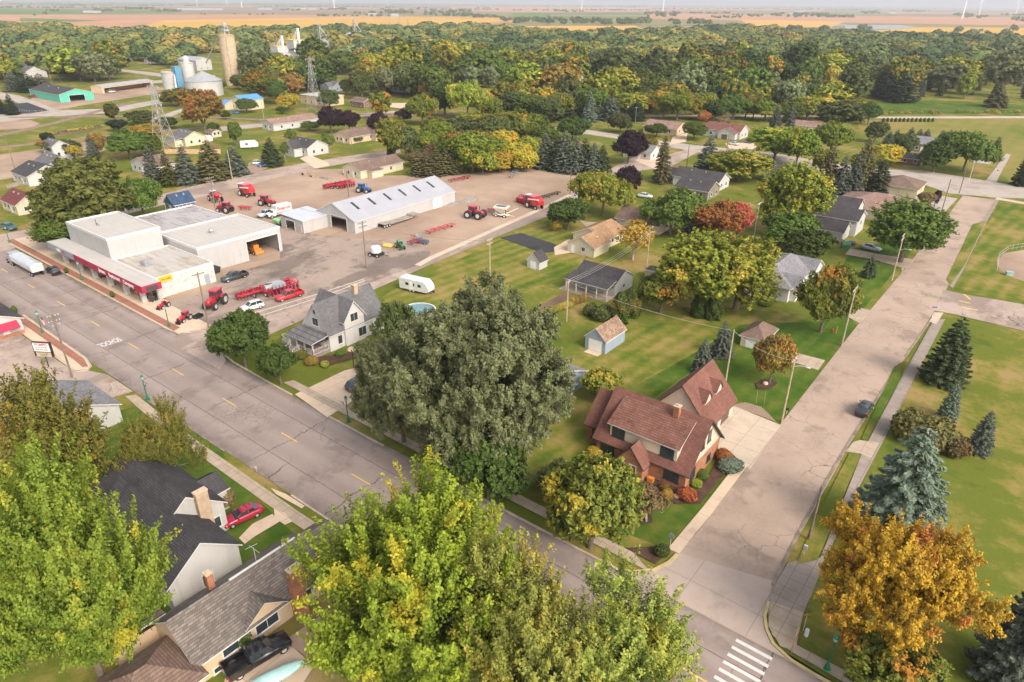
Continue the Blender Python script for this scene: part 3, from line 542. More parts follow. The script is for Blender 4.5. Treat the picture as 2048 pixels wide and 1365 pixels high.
poly('verge',[(1893,560),(1945,450),(1972,442),(1930,530),(1900,572)],'grass_mown',z=0.145)
# kerbs
for pts in ([(-24.6,50.9),(-40,50.75),(-55.6,50.8)],[(-62,50.8),(-73.6,50.85)],[(-83.3,51.2),(-90,51.3),(-100,51.6),(-103.5,52.2),(-105.2,54),(-105.4,57)]): strip('kerb',pts,.28,'kerb_stone',0,.20,px=False)
strip('kerb',[(-203,51.9),(-160,51.6),(-121,51.2),(-118,51.6),(-116.6,53.2),(-116.2,56.6)],.28,'kerb_stone',0,.20,px=False)
strip('kerb',[(-149,37.1),(-121,36.7),(-117.2,36.0),(-116.1,35.0),(-117,33.6)],.28,'kerb_stone',0,.20,px=False)
strip('kerb',[(-100,36.5),(-78,36.5)],.25,'kerb_worn',0,.15,px=False); strip('kerb',[(-63,36.5),(-30,36.5),(20,36.6)],.25,'kerb_stone',0,.19,px=False)
strip('kerb',[(-24.8,50.95),(-23.3,51.9),(-21.9,53.4),(-21.2,55.3),(-21.05,57.0)],.34,'kerb_yellow',0,.21,px=False)
strip('pavement',[(-21.6,57.2),(-21.5,66),(-21.7,78)],1.3,'concrete_light',0,.16,px=False)
strip('kerb',[(1537,1206),(1529,1235),(1533,1262),(1546,1290),(1581,1322),(1630,1352),(1700,1390)],.3,'kerb_yellow',0,.21)
strip('kerb',[(1545,1172),(1570,1120),(1640,985),(1690,900),(1728,838),(1800,728)],.35,'kerb_worn',0,.14)
strip('kerb',[(1810,715),(1862,640)],.3,'kerb_worn',0,.14);
# markings
for x in (-28.4-15.1*i for i in range(-1,27)):
    m=MB(); m.box(x-2.0,x+1.6,43.92,44.06,.05,.098); m.build('road_markings','yellow_paint')['kind']='structure'
for i in range(7): 
    m=MB(); m.box(-11.5,-8.0,50.25-i*1.02-.38,50.25-i*1.02,.05,.104); m.build('road_markings','white_paint')['kind']='structure'
def text(name,body,size,mat,loc,rot,ext=.01,parent=None,kind=None,sx=1.0,align='CENTER'):
    c=bpy.data.curves.new(name,'FONT'); c.body=body; c.size=size; c.extrude=ext; c.offset=size*.018; c.align_x=align; c.align_y='CENTER'
    o=bpy.data.objects.new(name,c); me=bpy.data.meshes.new_from_object(o); bpy.data.objects.remove(o)
    me.materials.clear(); me.materials.append(M(mat)); o=bpy.data.objects.new(name,me); COL.objects.link(o); o.location=loc; o.rotation_euler=rot; o.scale=(sx,1,1)
    if parent is not None: o.parent=parent
    if kind: o['kind']=kind
    return o
tx,ty=G(219,686); text('road_markings','SCHOOL',2.6,'white_paint',(tx,ty,.092),(0,0,R(-90)),.003,kind='structure',sx=.36)
for p,t in (((1928,590),(1940,600)),((1918,603),(1940,608)),((1922,616),(1955,622))):
    strip('road_markings',[p,t],.35,'yellow_paint',.05,.12)
# drives and yards
poly('driveway',[(590,790),(655,836),(702,806),(800,742),(760,715),(722,735),(690,742)],'concrete_light')
poly('driveway',[(1465,812),(1562,852),(1540,880),(1500,940),(1470,915),(1432,905),(1418,880),(1425,850)],'concrete_new')
poly('driveway',[(1463,812),(1490,806),(1522,815),(1540,832),(1552,845)],'gravel_dirt')
poly('driveway',[(1585,705),(1650,722),(1636,742),(1575,722)],'concrete'); poly('driveway',[(1695,612),(1742,622),(1722,650),(1690,632)],'concrete'); poly('driveway',[(1700,498),(1760,510),(1830,520),(1815,540),(1745,520),(1690,510)],'concrete'); poly('driveway',[(1855,460),(1878,463),(1868,474),(1850,471)],'concrete_light')
poly('driveway',[(1000,476),(1042,467),(1112,490),(1108,505),(1085,507)],'asphalt_new'); poly('driveway',[(1108,496),(1140,478),(1150,505),(1110,512)],'concrete_light')
poly('driveway',[(1160,443),(1210,448),(1225,458),(1180,462)],'concrete')
poly('driveway',[(1835,385),(1880,392),(1915,398),(1885,430),(1840,420),(1828,400)],'asphalt_far')
poly('driveway',[(1985,345),(2012,308),(2022,310),(2000,350),(1990,372),(1965,370)],'asphalt_far'); poly('driveway',[(1950,320),(1985,322),(1980,330),(1945,326)],'asphalt_far')
poly('driveway',[(618,310),(655,326),(660,332),(630,338),(600,318)],'concrete_light'); poly('driveway',[(500,325),(540,335),(520,345),(480,350)],'gravel_dirt')
poly('driveway',[(1290,308),(1330,318),(1345,330),(1310,340),(1270,322)],'concrete_light'); poly('driveway',[(1345,275),(1375,267),(1372,285),(1340,290)],'concrete_light'); poly('driveway',[(1450,288),(1520,285),(1525,300),(1460,300)],'concrete_light')
poly('driveway',[(1330,350),(1420,372),(1440,384),(1390,382),(1325,362)],'concrete_light'); poly('driveway',[(452,1348),(572,1284),(628,1335),(575,1420),(440,1440)],'concrete_light'); poly('driveway',[(560,1290),(640,1235),(650,1260),(620,1320),(590,1300)],'gravel_dirt')
for pts in ([(505,1050),(545,1030),(560,1045),(510,1075),(490,1090),(478,1078)],[(548,1020),(570,1028),(585,1045),(570,1052),(550,1038)],[(542,978),(572,990),(610,1014),(604,1019),(552,990)]): poly('path',pts,'concrete_light',z=0.120+.003*len(pts))
poly('flower_bed',[(1190,905),(1240,960),(1330,1005),(1400,1010),(1430,960),(1480,925),(1460,905),(1440,900),(1400,1000),(1190,900)],'mulch'); poly('flower_bed',[(1250,1098),(1318,1095),(1340,1105),(1310,1130)],'mulch',z=0.150)
poly('flower_bed',[(1340,990),(1395,980),(1440,925),(1480,930),(1440,960),(1400,1010),(1350,1010)],'mulch'); poly('flower_bed',[(1510,768),(1540,757),(1556,768),(1540,780),(1515,780)],'mulch'); poly('flower_bed',[(615,720),(700,705),(770,690),(775,700),(650,735)],'mulch')
poly('garden_plot',[(1070,620),(1130,585),(1145,592),(1100,625),(1085,635)],'dirt'); poly('flower_bed',[(1275,1015),(1302,1018),(1305,1048),(1282,1052)],'mulch')
# ------------------------------------------------------------------ buildings
def gable_roof(m,x0,x1,y0,y1,h,rise,ov,ax,th=.16,end=.3):
    """two sloping slabs; material 0 top, 1 edges"""
    if ax=='x': a0,a1,b0,b1=x0-end,x1+end,y0,y1
    else: a0,a1,b0,b1=y0-end,y1+end,x0,x1
    bm_=(b0+b1)/2; half=(b1-b0)/2; sl=rise/half
    for sgn in (-1,1):
        e=bm_+sgn*(half+ov); ze=h-sl*ov
        P=[]
        for a in (a0,a1):
            for b,z in ((e,ze),(bm_,h+rise),(bm_,h+rise+th),(e,ze+th)):
                P.append((a,b,z+.01) if ax=='x' else (b,a,z+.01))
        m.add(P,[(3,2,6,7)],0); m.add(P,[(0,1,2,3),(4,7,6,5),(0,3,7,4),(0,4,5,1)],1)
def hip_roof(m,x0,x1,y0,y1,h,rise,ov,th=.14):
    x0-=ov;x1+=ov;y0-=ov;y1+=ov; w=x1-x0;d=y1-y0; k=min(w,d)/2
    if w>=d: r0=(x0+k,(y0+y1)/2);r1=(x1-k,(y0+y1)/2)
    else: r0=((x0+x1)/2,y0+k);r1=((x0+x1)/2,y1-k)
    b=[(x0,y0,h),(x1,y0,h),(x1,y1,h),(x0,y1,h)]; t=[(p[0],p[1],h+th) for p in b]; rr=[(r0[0],r0[1],h+rise+th),(r1[0],r1[1],h+rise+th)]
    V=b+t+rr
    if w>=d: F=[(4,5,9,8),(5,6,9),(6,7,8,9),(7,4,8)]
    else: F=[(4,5,8),(5,6,9,8),(6,7,9),(7,4,8,9)]
    m.add(V,F,0); m.add(V,[(0,1,5,4),(1,2,6,5),(2,3,7,6),(3,0,4,7),(3,2,1,0)],1)
def walls(m,x0,x1,y0,y1,z0,h,rise,ax,mi=0,gm=None,hole=None):
    gm=mi if gm is None else gm
    m.add([(x0,y0,z0),(x1,y0,z0),(x1,y1,z0),(x0,y1,z0),(x0,y0,h),(x1,y0,h),(x1,y1,h),(x0,y1,h)],[f for k,f in (('S',(0,1,5,4)),('E',(1,2,6,5)),('N',(2,3,7,6)),('W',(3,0,4,7))) if hole is None or hole[0]!=k],mi)
    if hole:
        sd,u,w,zt=hole; A,B={'S':((x0,y0),(x1,y0)),'E':((x1,y0),(x1,y1))}[sd]; A=Vector(A);B=Vector(B); L=(B-A).length; p=[A,A.lerp(B,u-w/2/L),A.lerp(B,u+w/2/L),B]
        for a,b,q0,q1 in ((p[0],p[1],z0,h),(p[2],p[3],z0,h),(p[1],p[2],zt,h)): m.add([(a.x,a.y,q0),(b.x,b.y,q0),(b.x,b.y,q1),(a.x,a.y,q1)],[(0,1,2,3)],mi)
    if ax=='x':
        ym=(y0+y1)/2; m.add([(x0,y0,h),(x0,y1,h),(x0,ym,h+rise)],[(0,1,2)],gm); m.add([(x1,y0,h),(x1,y1,h),(x1,ym,h+rise)],[(0,1,2)],gm)
    elif ax=='y':
        xm=(x0+x1)/2; m.add([(x0,y0,h),(x1,y0,h),(xm,y0,h+rise)],[(0,1,2)],gm); m.add([(x0,y1,h),(x1,y1,h),(xm,y1,h+rise)],[(0,1,2)],gm)
class House:
    def __init__(s,name,label,cat,loc,rz=0,group=None):
        s.o=thing(name,label,cat,(loc[0],loc[1],0),rz,group); s.c=loc; s.bl=[]
    def block(s,x0,x1,y0,y1,h,roof='gx',rise=2.0,wall='siding_white',rm='roof_grey',ov=.45,z0=0,gable=None,trim='trim_white',end=.35,th=.16,wn='wall',hole=None):
        cx,cy=s.c; x0-=cx;x1-=cx;y0-=cy;y1-=cy; m=MB(); ax={'gx':'x','gy':'y'}.get(roof)
        walls(m,x0,x1,y0,y1,z0,h,rise,ax,0,1 if gable else None,hole)
        m.build(wn,[wall]+([gable] if gable else []),s.o); r=MB()
        if ax: gable_roof(r,x0,x1,y0,y1,h,rise,ov,ax,th,end)
        elif roof=='hip': hip_roof(r,x0,x1,y0,y1,h,rise,ov)
        elif roof=='flat':
            r.box(x0+.25,x1-.25,y0+.25,y1-.25,h-.5,h-.25,0)
            for q in ((x0-.04,x1+.04,y0-.04,y0+.26),(x0-.04,x1+.04,y1-.26,y1+.04),(x0-.04,x0+.26,y0+.26,y1-.26),(x1-.26,x1+.04,y0+.26,y1-.26)): r.box(*q,h-.5,h+.05,1)
        elif roof=='slab': r.box(x0-ov,x1+ov,y0-ov,y1+ov,h+.01,h+.25,1,top=0)
        elif roof[:2]=='sh':
            d=roof[2]; P=[]
            zz={'S':(h,h,h+rise,h+rise),'N':(h+rise,h+rise,h,h),'E':(h+rise,h,h,h+rise),'W':(h,h+rise,h+rise,h)}[d]; q=[(x0-ov,y0-ov),(x1+ov,y0-ov),(x1+ov,y1+ov),(x0-ov,y1+ov)]
            V=[(a,b,z+.02) for (a,b),z in zip(q,zz)]+[(a,b,z+.17) for (a,b),z in zip(q,zz)]; r.add(V,[(4,5,6,7)],0); r.add(V,[(0,3,2,1),(0,1,5,4),(1,2,6,5),(2,3,7,6),(3,0,4,7)],1)
        s.r=r.build('roof',[rm,trim],s.o); s.bl.append((x0,x1,y0,y1,h)); return s
    def face(s,b,side,u,off=0.0):
        x0,x1,y0,y1,h=s.bl[b]
        if side=='S': return (x0+(x1-x0)*u,y0-off),(1,0),(0,-1)
        if side=='N': return (x0+(x1-x0)*u,y1+off),(-1,0),(0,1)
        if side=='E': return (x1+off,y0+(y1-y0)*u),(0,1),(1,0)
        return (x0-off,y0+(y1-y0)*u),(0,-1),(-1,0)
    def slab(s,m,p,t,n,u0,u1,z0,z1,d0,d1,mi=0):
        P=[]
        for z in (z0,z1):
            for u,d in ((u0,d0),(u1,d0),(u1,d1),(u0,d1)): P.append((p[0]+t[0]*u+n[0]*d,p[1]+t[1]*u+n[1]*d,z))
        m.hexa(P,mi)
    def win(s,side,u,z,w=1.1,h=1.3,b=0,n=2,off=0,fm='trim_white'):
        p,t,nn=s.face(b,side,u,off); m=MB(); s.slab(m,p,t,nn,-w/2-.1,w/2+.1,z-.1,z+h+.1,-.02,.05)
        s.slab(m,p,t,nn,-w/2-.18,w/2+.18,z-.18,z-.1,-.02,.12); f=m.build('window',fm,s.o); q=MB(); k=w/n
        for i in range(n): s.slab(q,p,t,nn,-w/2+k*i+.03,-w/2+k*(i+1)-.03,z,z+h,.02,.062)
        q.build('pane','glass_dark',f); return s
    def wins(s,side,us,z,w=1.0,h=1.2,b=0,n=1,**k):
        for u in us: s.win(side,u,z,w,h,b,n,**k)
        return s
    def door(s,side,u,w=.95,h=2.05,b=0,mat='door_white',z=0.05,frame='trim_white',off=0):
        p,t,nn=s.face(b,side,u,off); m=MB(); s.slab(m,p,t,nn,-w/2-.1,w/2+.1,z,z+h+.1,-.02,.05); f=m.build('door',frame,s.o)
        q=MB(); s.slab(q,p,t,nn,-w/2,w/2,z,z+h,.02,.07); q.build('panel',mat,f); k=MB(); s.slab(k,p,t,nn,w/2-.14,w/2-.08,z+1,z+1.06,.07,.12); k.build('handle','chrome',f); return s
    def garage(s,side,u,w=2.7,h=2.1,b=0,mat='door_white',off=0,z=.03):
        p,t,nn=s.face(b,side,u,off); m=MB(); s.slab(m,p,t,nn,-w/2-.12,w/2+.12,z,z+h+.12,-.02,.045); f=m.build('garage_door','trim_white',s.o); q=MB()
        for i in range(4): s.slab(q,p,t,nn,-w/2,w/2,z+h/4*i+.015,z+h/4*(i+1)-.015,.01,.07)
        q.build('panel',mat,f); return s
    def opening(s,side,u,w,h,b=0,depth=.04,mat='interior_dark'):
        p,t,nn=s.face(b,side,u,0); q=MB()
        s.slab(q,p,t,nn,-w/2-.18,-w/2,.02,h+.18,-.02,.09); s.slab(q,p,t,nn,w/2,w/2+.18,.02,h+.18,-.02,.09); s.slab(q,p,t,nn,-w/2,w/2,h,h+.18,-.02,.09); q.build('door_frame','trim_white',s.o); return s
    def chimney(s,x,y,z0,z1,w=.7,d=.7,mat='brick_chimney'):
        x-=s.c[0];y-=s.c[1]; m=MB(); m.box(x-w/2,x+w/2,y-d/2,y+d/2,z0,z1-.12); c=m.build('chimney',mat,s.o); q=MB(); q.box(x-w/2-.06,x+w/2+.06,y-d/2-.06,y+d/2+.06,z1-.12,z1); q.box(x-.16,x+.16,y-.16,y+.16,z1,z1+.15); q.build('chimney_cap','stone',c); return s
    def part(s,name,mat,fn):
        m=MB(); fn(m); n=m.build(name,mat,s.o); n.location=(-s.c[0],-s.c[1],0); return n
    def rail(s,pts,z,h=.95,mat='trim_white'):
        def f(m):
            for a,b in zip(pts,pts[1:]):
                za,zb=(z,z) if len(a)<3 else (a[2],b[2]); A=Vector((a[0],a[1],za));B=Vector((b[0],b[1],zb)); L=(B-A).length; k=max(1,int(L/.35))
                for dz in (.12,h): m.tube(A+Vector((0,0,dz)),B+Vector((0,0,dz)),.04,n=4)
                for i in range(k+1):
                    q=A.lerp(B,i/k); m.tube(q,q+Vector((0,0,h+(.1 if i in(0,k) else 0))),.06 if i in (0,k) else .022,n=4)
        return s.part('railing',mat,f)
    def dormer(s,x,y,z,w,d,h,rise,side,wall,rm):
        """small gabled dormer; (x,y) middle of its front"""
        cx,cy=s.c; x-=cx;y-=cy; m=MB(); r=MB()
        if side=='E': walls(m,x-d,x,y-w/2,y+w/2,z,z+h,rise,'x'); gable_roof(r,x-d,x,y-w/2,y+w/2,z+h,rise,.2,'x',.1,.2)
        else: walls(m,x-w/2,x+w/2,y,y+d,z,z+h,rise,'y'); gable_roof(r,x-w/2,x+w/2,y,y+d,z+h,rise,.2,'y',.1,.2)
        q=m.build('dormer',wall,s.o); r.build('roof',[rm,'trim_dark' if 'dark' in rm else 'trim_white'],q); return q
# --- brick corner house
H=House('brick_house','brick and cream house with a red shingle roof and a long upper dormer','house',(-31.6,72.8))
H.block(-38.2,-25.3,67.6,77.9,2.9,'gx',5.2,'brick_red','roof_reddark',.4,gable='stucco_cream',trim='trim_dark',end=.55)
H.block(-41.0,-38.2,69.6,76.9,3.0,'gx',3.7,'brick_red','roof_reddark',.4,gable='stucco_cream',trim='trim_dark',end=.4)
H.block(-36.6,-27.0,68.1,72.6,5.35,'shS',2.55,'stucco_cream','roof_red',.35,z0=3.0,wn='dormer_wall')
H.block(-33.9,-30.3,65.7,67.6,2.5,'gy',2.3,'brick_red','roof_reddark',.3,trim='trim_dark',end=.25,wn='porch_wall')
for u in (.13,.85): H.win('S',u,1.0,1.9,1.35,0,2,fm='plastic_dark')
for u in (.13,.86): H.win('S',u,3.75,1.7,1.35,2,2,fm='plastic_dark')
H.win('S',.5,1.0,1.0,1.3,1,1,fm='plastic_dark').win('E',.2,1.0,1.3,1.4,0,1,fm='plastic_dark').win('E',.68,.9,1.0,.9,0,2,fm='plastic_dark').win('E',.42,4.2,.8,1.3,0,1,fm='plastic_dark').win('E',.6,4.4,.9,1.6,0,1,fm='plastic_dark')
H.door('S',.6,1.0,2.15,3,'door_brown').win('S',.2,1.5,.5,.55,3,1)
H.chimney(-29.3,71.9,7.2,9.1,.75,.75,'brick_chimney')
H.part('porch_slab','concrete_light',lambda m:(m.box(-33.4,-30.6,63.7,65.65,.02,.34),m.box(-33.2,-31.5,63.2,63.7,.02,.18)))
H.part('porch_bench','paint_orange',lambda m:m.box(-29.9,-29.1,66.4,67.0,.02,.8))
# garage wing
H.block(-36.3,-27.8,79.6,89.2,2.6,'gy',4.9,'stucco_cream','roof_reddark',.45,trim='trim_dark',end=.35,wn='garage_wall')
H.block(-35.2,-28.6,77.95,79.55,2.6,'slab',0,'stucco_cream','roof_reddark',.0,trim='trim_dark')
for u in (.24,.68): H.garage('E',u,3.0,2.2,4,'door_brown')
for yy in (82.4,86.2): H.dormer(-29.3,yy,4.25,1.9,2.6,.9,1.2,'E','stucco_cream','roof_reddark')
# --- grey farmhouse
H=House('farmhouse','white clapboard farmhouse with grey cross gables and a railed front porch','house',(-93.8,69.5))
GW='siding_greywhite'
H.block(-97.2,-90.4,64.4,76.8,3.6,'gy',4.5,GW,'roof_grey',.45)
H.block(-98.6,-90.0,67.6,72.0,5.0,'gx',3.0,GW,'roof_grey',.4,z0=.0)
H.block(-97.4,-90.6,60.9,64.3,2.75,'shS',.55,'interior_dark','roof_grey',.35,z0=2.45,wn='porch_beam')
H.win('S',.5,4.2,1.5,1.3,0,2).win('E',.18,.9,.9,1.5,0,1).win('E',.56,.9,1.7,1.6,0,2,off=.42).win('E',.5,4.3,1.6,1.4,1,2).win('E',.88,1.2,.8,.9,0,1).win('S',.2,.9,1.0,1.4,0,1)
H.door('S',.72,1,2.1,0)
H.part('gable_vent','glass_dark',lambda m:m.box(-94.05,-93.55,64.33,64.38,6.4,7.1))
H.part('porch_floor','concrete_grey',lambda m:m.box(-97.6,-90.5,60.8,64.38,.02,.6))
[H.part('porch_post','trim_white',lambda m:m.box(x-.1,x+.1,60.95,61.15,.6,2.45)) for x in (-97.3,-95.2,-93.0,-90.75)]
H.part('deck','wood_grey',lambda m:m.box(-100.2,-97.65,61.2,66.4,.02,.62))
H.part('stairs','wood_grey',lambda m:[m.box(-96.6,-94.6,60.76-.3*(i+1),60.76-.3*i,.02,.5-.12*i) for i in range(4)])
H.rail([(-94.4,60.95),(-90.65,60.95),(-90.65,64.2)],.6); H.rail([(-97.6,60.95),(-100.1,61.3),(-100.1,66.3)],.6); H.rail([(-96.7,59.55,.05),(-96.7,60.8,.6)],0); H.rail([(-94.5,59.55,.05),(-94.5,60.8,.6)],0)
H.chimney(-93.4,73.2,7.4,9.2,.8,.8,'brick_tan')
# --- dealership
H=House('dealership','long white dealership with a red fascia canopy over its brick pillars','shop',(-155,66))
H.block(-155.2,-136.6,57.5,70.2,4.5,'flat',0,'brick_white','flatroof_patchy',z0=0)
H.block(-175.6,-155.3,57.5,69.2,9.0,'flat',0,'metal_white','flatroof_white',z0=0,wn='tall_block')
H.block(-160.4,-142.9,70.4,91.6,6.2,'flat',0,'metal_white','flatroof_white',z0=0,wn='workshop_wall',hole=('E',.76,8.4,4.6))
H.block(-182.0,-164.2,73.6,91.0,5.0,'flat',0,'brick_white','flatroof_dark',z0=0,wn='rear_wall')
H.block(-175.4,-160.5,69.3,73.5,4.6,'flat',0,'brick_white','flatroof_dark',wn='link_wall')
H.opening('E',.76,8.4,4.6,2)
H.part('canopy','flatroof_white',lambda m:m.box(-178.6,-133.9,53.6,57.45,3.15,4.62))
H.part('fascia','sign_maroon',lambda m:(m.box(-164.6,-133.74,53.45,53.6,3.2,4.6),m.box(-133.9,-133.74,53.6,57.4,3.2,4.6)))
H.part('fascia','sign_grey',lambda m:m.box(-178.7,-164.6,53.45,53.6,3.2,4.6))
for x in (-173.7,-166.3,-158.9,-151.5,-144.3,-137.1): H.part('pillar',['brick_white','brick_chimney'],lambda m:(m.box(x-.3,x+.5,54.3,55.2,0,3.15),m.box(x-.75,x-.3,54.4,55.1,0,3.1,1)))
H.part('sign_screen','sign_screen',lambda m:m.box(-133.74,-133.68,54.3,56.6,3.35,4.3))
H.part('sign','sign_yellow',lambda m:m.box(-136.56,-136.45,58.2,61.0,3.3,4.5))
H.part('roof_unit','steel',lambda m:(m.box(-147.6,-145.4,60,61.8,4.3,5.2),m.box(-147.2,-145.8,60.3,61.5,5.2,5.35)))
H.part('roof_vent','steel',lambda m:(m.tube((-151.5,79,6),(-151.5,79,6.6),.4,n=10),m.lathe([(.7,6.6),(.5,6.9),(.1,7.1)],10,0,(-151.5,79,0))))
H.part('shop_window','glass_dark',lambda m:m.box(-174.5,-140.5,57.40,57.46,.5,2.9)); H.door('S',.93,2.0,2.4,0,'glass_dark'); H.door('E',.85,1.2,2.3,0,'sign_grey')
H.part('sign_pole','black_metal',lambda m:(m.tube((-168,61,8.7),(-168,61,10.2),.06,n=5),m.tube((-168,61,9.4),(-167.2,61.3,8.8),.05,n=5)))
for body,x,mat,z,sz in (('Jensen',-150.9,'ink_white',3.9,1.15),('Equipment',-145.3,'ink_white',3.9,1.15),('Company',-139.3,'ink_white',3.9,1.15),('CASE',-172.6,'ink_white',3.9,.95),('IH',-169.8,'ink_red',3.9,.95)):
    t=text('lettering',body,sz,mat,(x+155,53.42-66,z),(R(90),0,0),.015,H.o)
[text('lettering',w_,.46,'ink_black',(-136.42+155,y_-66,3.9),(R(90),0,R(90)),.01,H.o) for w_,y_ in (('Cub',59.0),('Cadet',60.1))]
# --- barn with skylights and lean-to
H=House('long_barn','long white metal barn with a row of roof skylights','barn',(-148.4,131.5),R(2.2))
H.block(-156.4,-140.4,111.3,151.7,3.3,'gy',3.6,'metal_white','metalroof_white',.25,end=.2,hole=('S',.62,6.0,3.7))
H.opening('S',.62,6.0,3.7,0); H.garage('E',.80,3.6,2.9,0)
for k in range(6): H.part('skylight','glass_dark',lambda m:m.hexa([(a,b+6*k,6.9-abs(a+148.4)*.45+.17+dz) for dz in (0.0,.08) for a,b in ((-146.8,116),(-143.9,116),(-143.9,116.8),(-146.8,116.8))]))
H=House('white_shed','low white shed joined to the corner of the long barn','shed',(-155,107.6),R(1))
H.block(-159.8,-150.3,103.2,112.0,3.3,'shE',.5,'metal_white','metalroof_bluegrey',.2,hole=('S',.42,3.6,2.6))
H.opening('S',.42,3.6,2.6,0); H.door('S',.86,.9,2.0,0,'door_tan')
# --- small outbuildings
H=House('garden_shed','blue grey shed with a mossy shingle roof and white roll door','shed',(-54.6,97))
H.block(-56.7,-52.6,93.6,100.4,2.5,'gy',1.9,'siding_bluegrey','roof_mossy',.25,end=.2); H.garage('S',.5,2.5,2.1,0); H.part('path_slab','concrete_light',lambda m:m.box(-56,-53.2,92.2,93.5,.02,.05))
H=House('garden_shed','tiny white shed with a steep dark roof alone on the mown lawn','shed',(-87.9,121.8))
H.block(-89.6,-86.2,120.2,123.4,1.9,'gy',1.9,'siding_white','roof_charcoal',.25,end=.2); H.door('S',.5,1.5,1.7,0)
H=House('porch_barn','white outbuilding with a dark roof over an open columned porch','shed',(-69.7,120))
H.block(-74.6,-64.8,117.4,125.0,2.7,'gx',2.0,'siding_white','roof_charcoal',.3,end=.3)
H.block(-74.9,-64.6,114.0,117.35,2.55,'shS',.95,'interior_dark','roof_charcoal',.1,z0=2.45,wn='porch_beam')
H.part('porch_slab','concrete',lambda m:m.box(-76.2,-64.5,113.6,117.35,.02,.22)); [H.part('porch_post','trim_white',lambda m:m.box(x-.09,x+.09,114.1,114.3,.22,2.5)) for x in (-74.7,-72.2,-69.7,-67.2,-64.75)]
H.wins('S',(.15,.45,.75),.9,1.2,1.3,0,2); H.win('E',.5,1.0,.6,.8,0,1); H.rail([(-75,113.7),(-64.6,113.7)],.2,.8,'wood_grey')
H=House('pump_shed','little tan box shed with a dark flat roof beside the porch building','shed',(-63.3,132.4)); H.block(-65.0,-61.6,131,133.8,2.0,'slab',0,'siding_tan','roof_charcoal',.15)
H=House('hip_roof_shed','cream shed with a brown hipped roof near the side street','shed',(-33.6,115))
H.block(-35.6,-31.6,112,118.3,2.0,'hip',1.7,'stucco_cream','roof_brown',.4); H.door('S',.45,1.7,1.7,0,'door_white'); H.win('S',.82,1.0,.6,.6,0,2)
# --- ranch houses in the block
H=House('ranch_house','cream ranch house with a sunburnt tan shingle roof by the blacktop drive','house',(-85,144))
H.block(-88.6,-81.0,135.3,142.2,2.5,'gy',2.0,'siding_paleyellow','roof_tan',.45); H.block(-91.6,-82.2,142.3,152.6,2.5,'gy',2.1,'siding_paleyellow','roof_tan',.4)
H.win('S',.6,1.1,.9,.9,0,2).door('S',.2,.9,2,0).wins('E',(.35,.75),1.2,1.0,.9,1,2); H.part('roof_vent','galvanised',lambda m:m.box(-83.5,-82.9,139.5,140.1,3.4,3.9))
H=House('ranch_house','dark brown roofed ranch house half hidden by the locust tree','house',(-83,166))
H.block(-90.5,-77.5,161.5,171.0,2.5,'gx',2.3,'siding_pink','roof_brown',.5); H.block(-86.5,-80.5,157.2,161.45,2.4,'gy',1.6,'siding_pink','roof_brown',.4); H.win('S',.3,1,1,1,1,2).win('E',.5,1,1.2,1.1,0,2)
H=House('ranch_house','grey roofed white ranch house with a white railed back deck','house',(-40,147))
H.block(-45.8,-35.6,137,157,3.0,'hip',2.5,'siding_greywhite','roof_pale',.5); H.block(-39.8,-34.6,149.5,156.5,3.0,'gx',2.0,'siding_greywhite','roof_pale',.45); H.block(-40.2,-34.4,138.2,143.5,3.0,'gx',1.8,'siding_greywhite','roof_pale',.45)
H.win('S',.7,1.1,1.4,1.1,0,2).door('S',.4,1.0,2.1,0).win('E',.5,1.1,1.2,1.1,1,2).win('E',.5,1.1,1.2,1.1,2,2).win('S',.5,1.1,1.3,1.1,2,2)
H.part('deck','wood_grey',lambda m:(m.box(-44,-39.6,134.4,136.9,.02,.5),m.box(-42.6,-41,133.4,134.35,.02,.25))); H.rail([(-44,136.8),(-44,134.45),(-42.7,134.45)],.5); H.rail([(-40.9,134.45),(-39.6,134.45),(-39.6,136.8)],.5)
H=House('split_level_house','white stepped house with three charcoal roofs behind the toys','house',(-42,196))
H.block(-46.0,-38.0,186,193.0,2.6,'gx',1.9,'siding_white','roof_charcoal',.4); H.block(-47.5,-36.6,193.1,201.5,4.2,'gx',2.0,'siding_white','roof_charcoal',.4); H.block(-51,-39,201.6,208.5,5.4,'gx',1.8,'siding_white','roof_charcoal',.4)
H.wins('S',(.25,.6),.9,1,1,0,2).wins('S',(.2,.8),3.2,1,.6,1,1).win('S',.35,4.2,.7,.7,2,1).win('S',.75,4.0,1,1,2,1).win('E',.5,2.4,1.0,1.2,1,1)
H=House('ranch_house','wide house with a pink brown hipped roof above the stepped white house','house',(-37,222)); H.block(-48,-27,213,231,2.8,'hip',3.0,'siding_paleyellow','roof_pinkbrown',.5); H.block(-33,-25.5,206.5,212.9,2.7,'hip',1.6,'siding_paleyellow','roof_pinkbrown',.4); H.win('S',.3,1.1,1.2,1,0,2).win('S',.5,1,1.2,1,1,2)
H=House('ranch_house','small cream house with a dark hipped roof near the upper crossing','house',(-38,254)); H.block(-44,-32,248,261,2.8,'hip',2.4,'siding_cream','roof_brown',.5); H.garage('S',.25,2.6,2.1,0,'door_tan').win('E',.5,1,1,1,0,2)
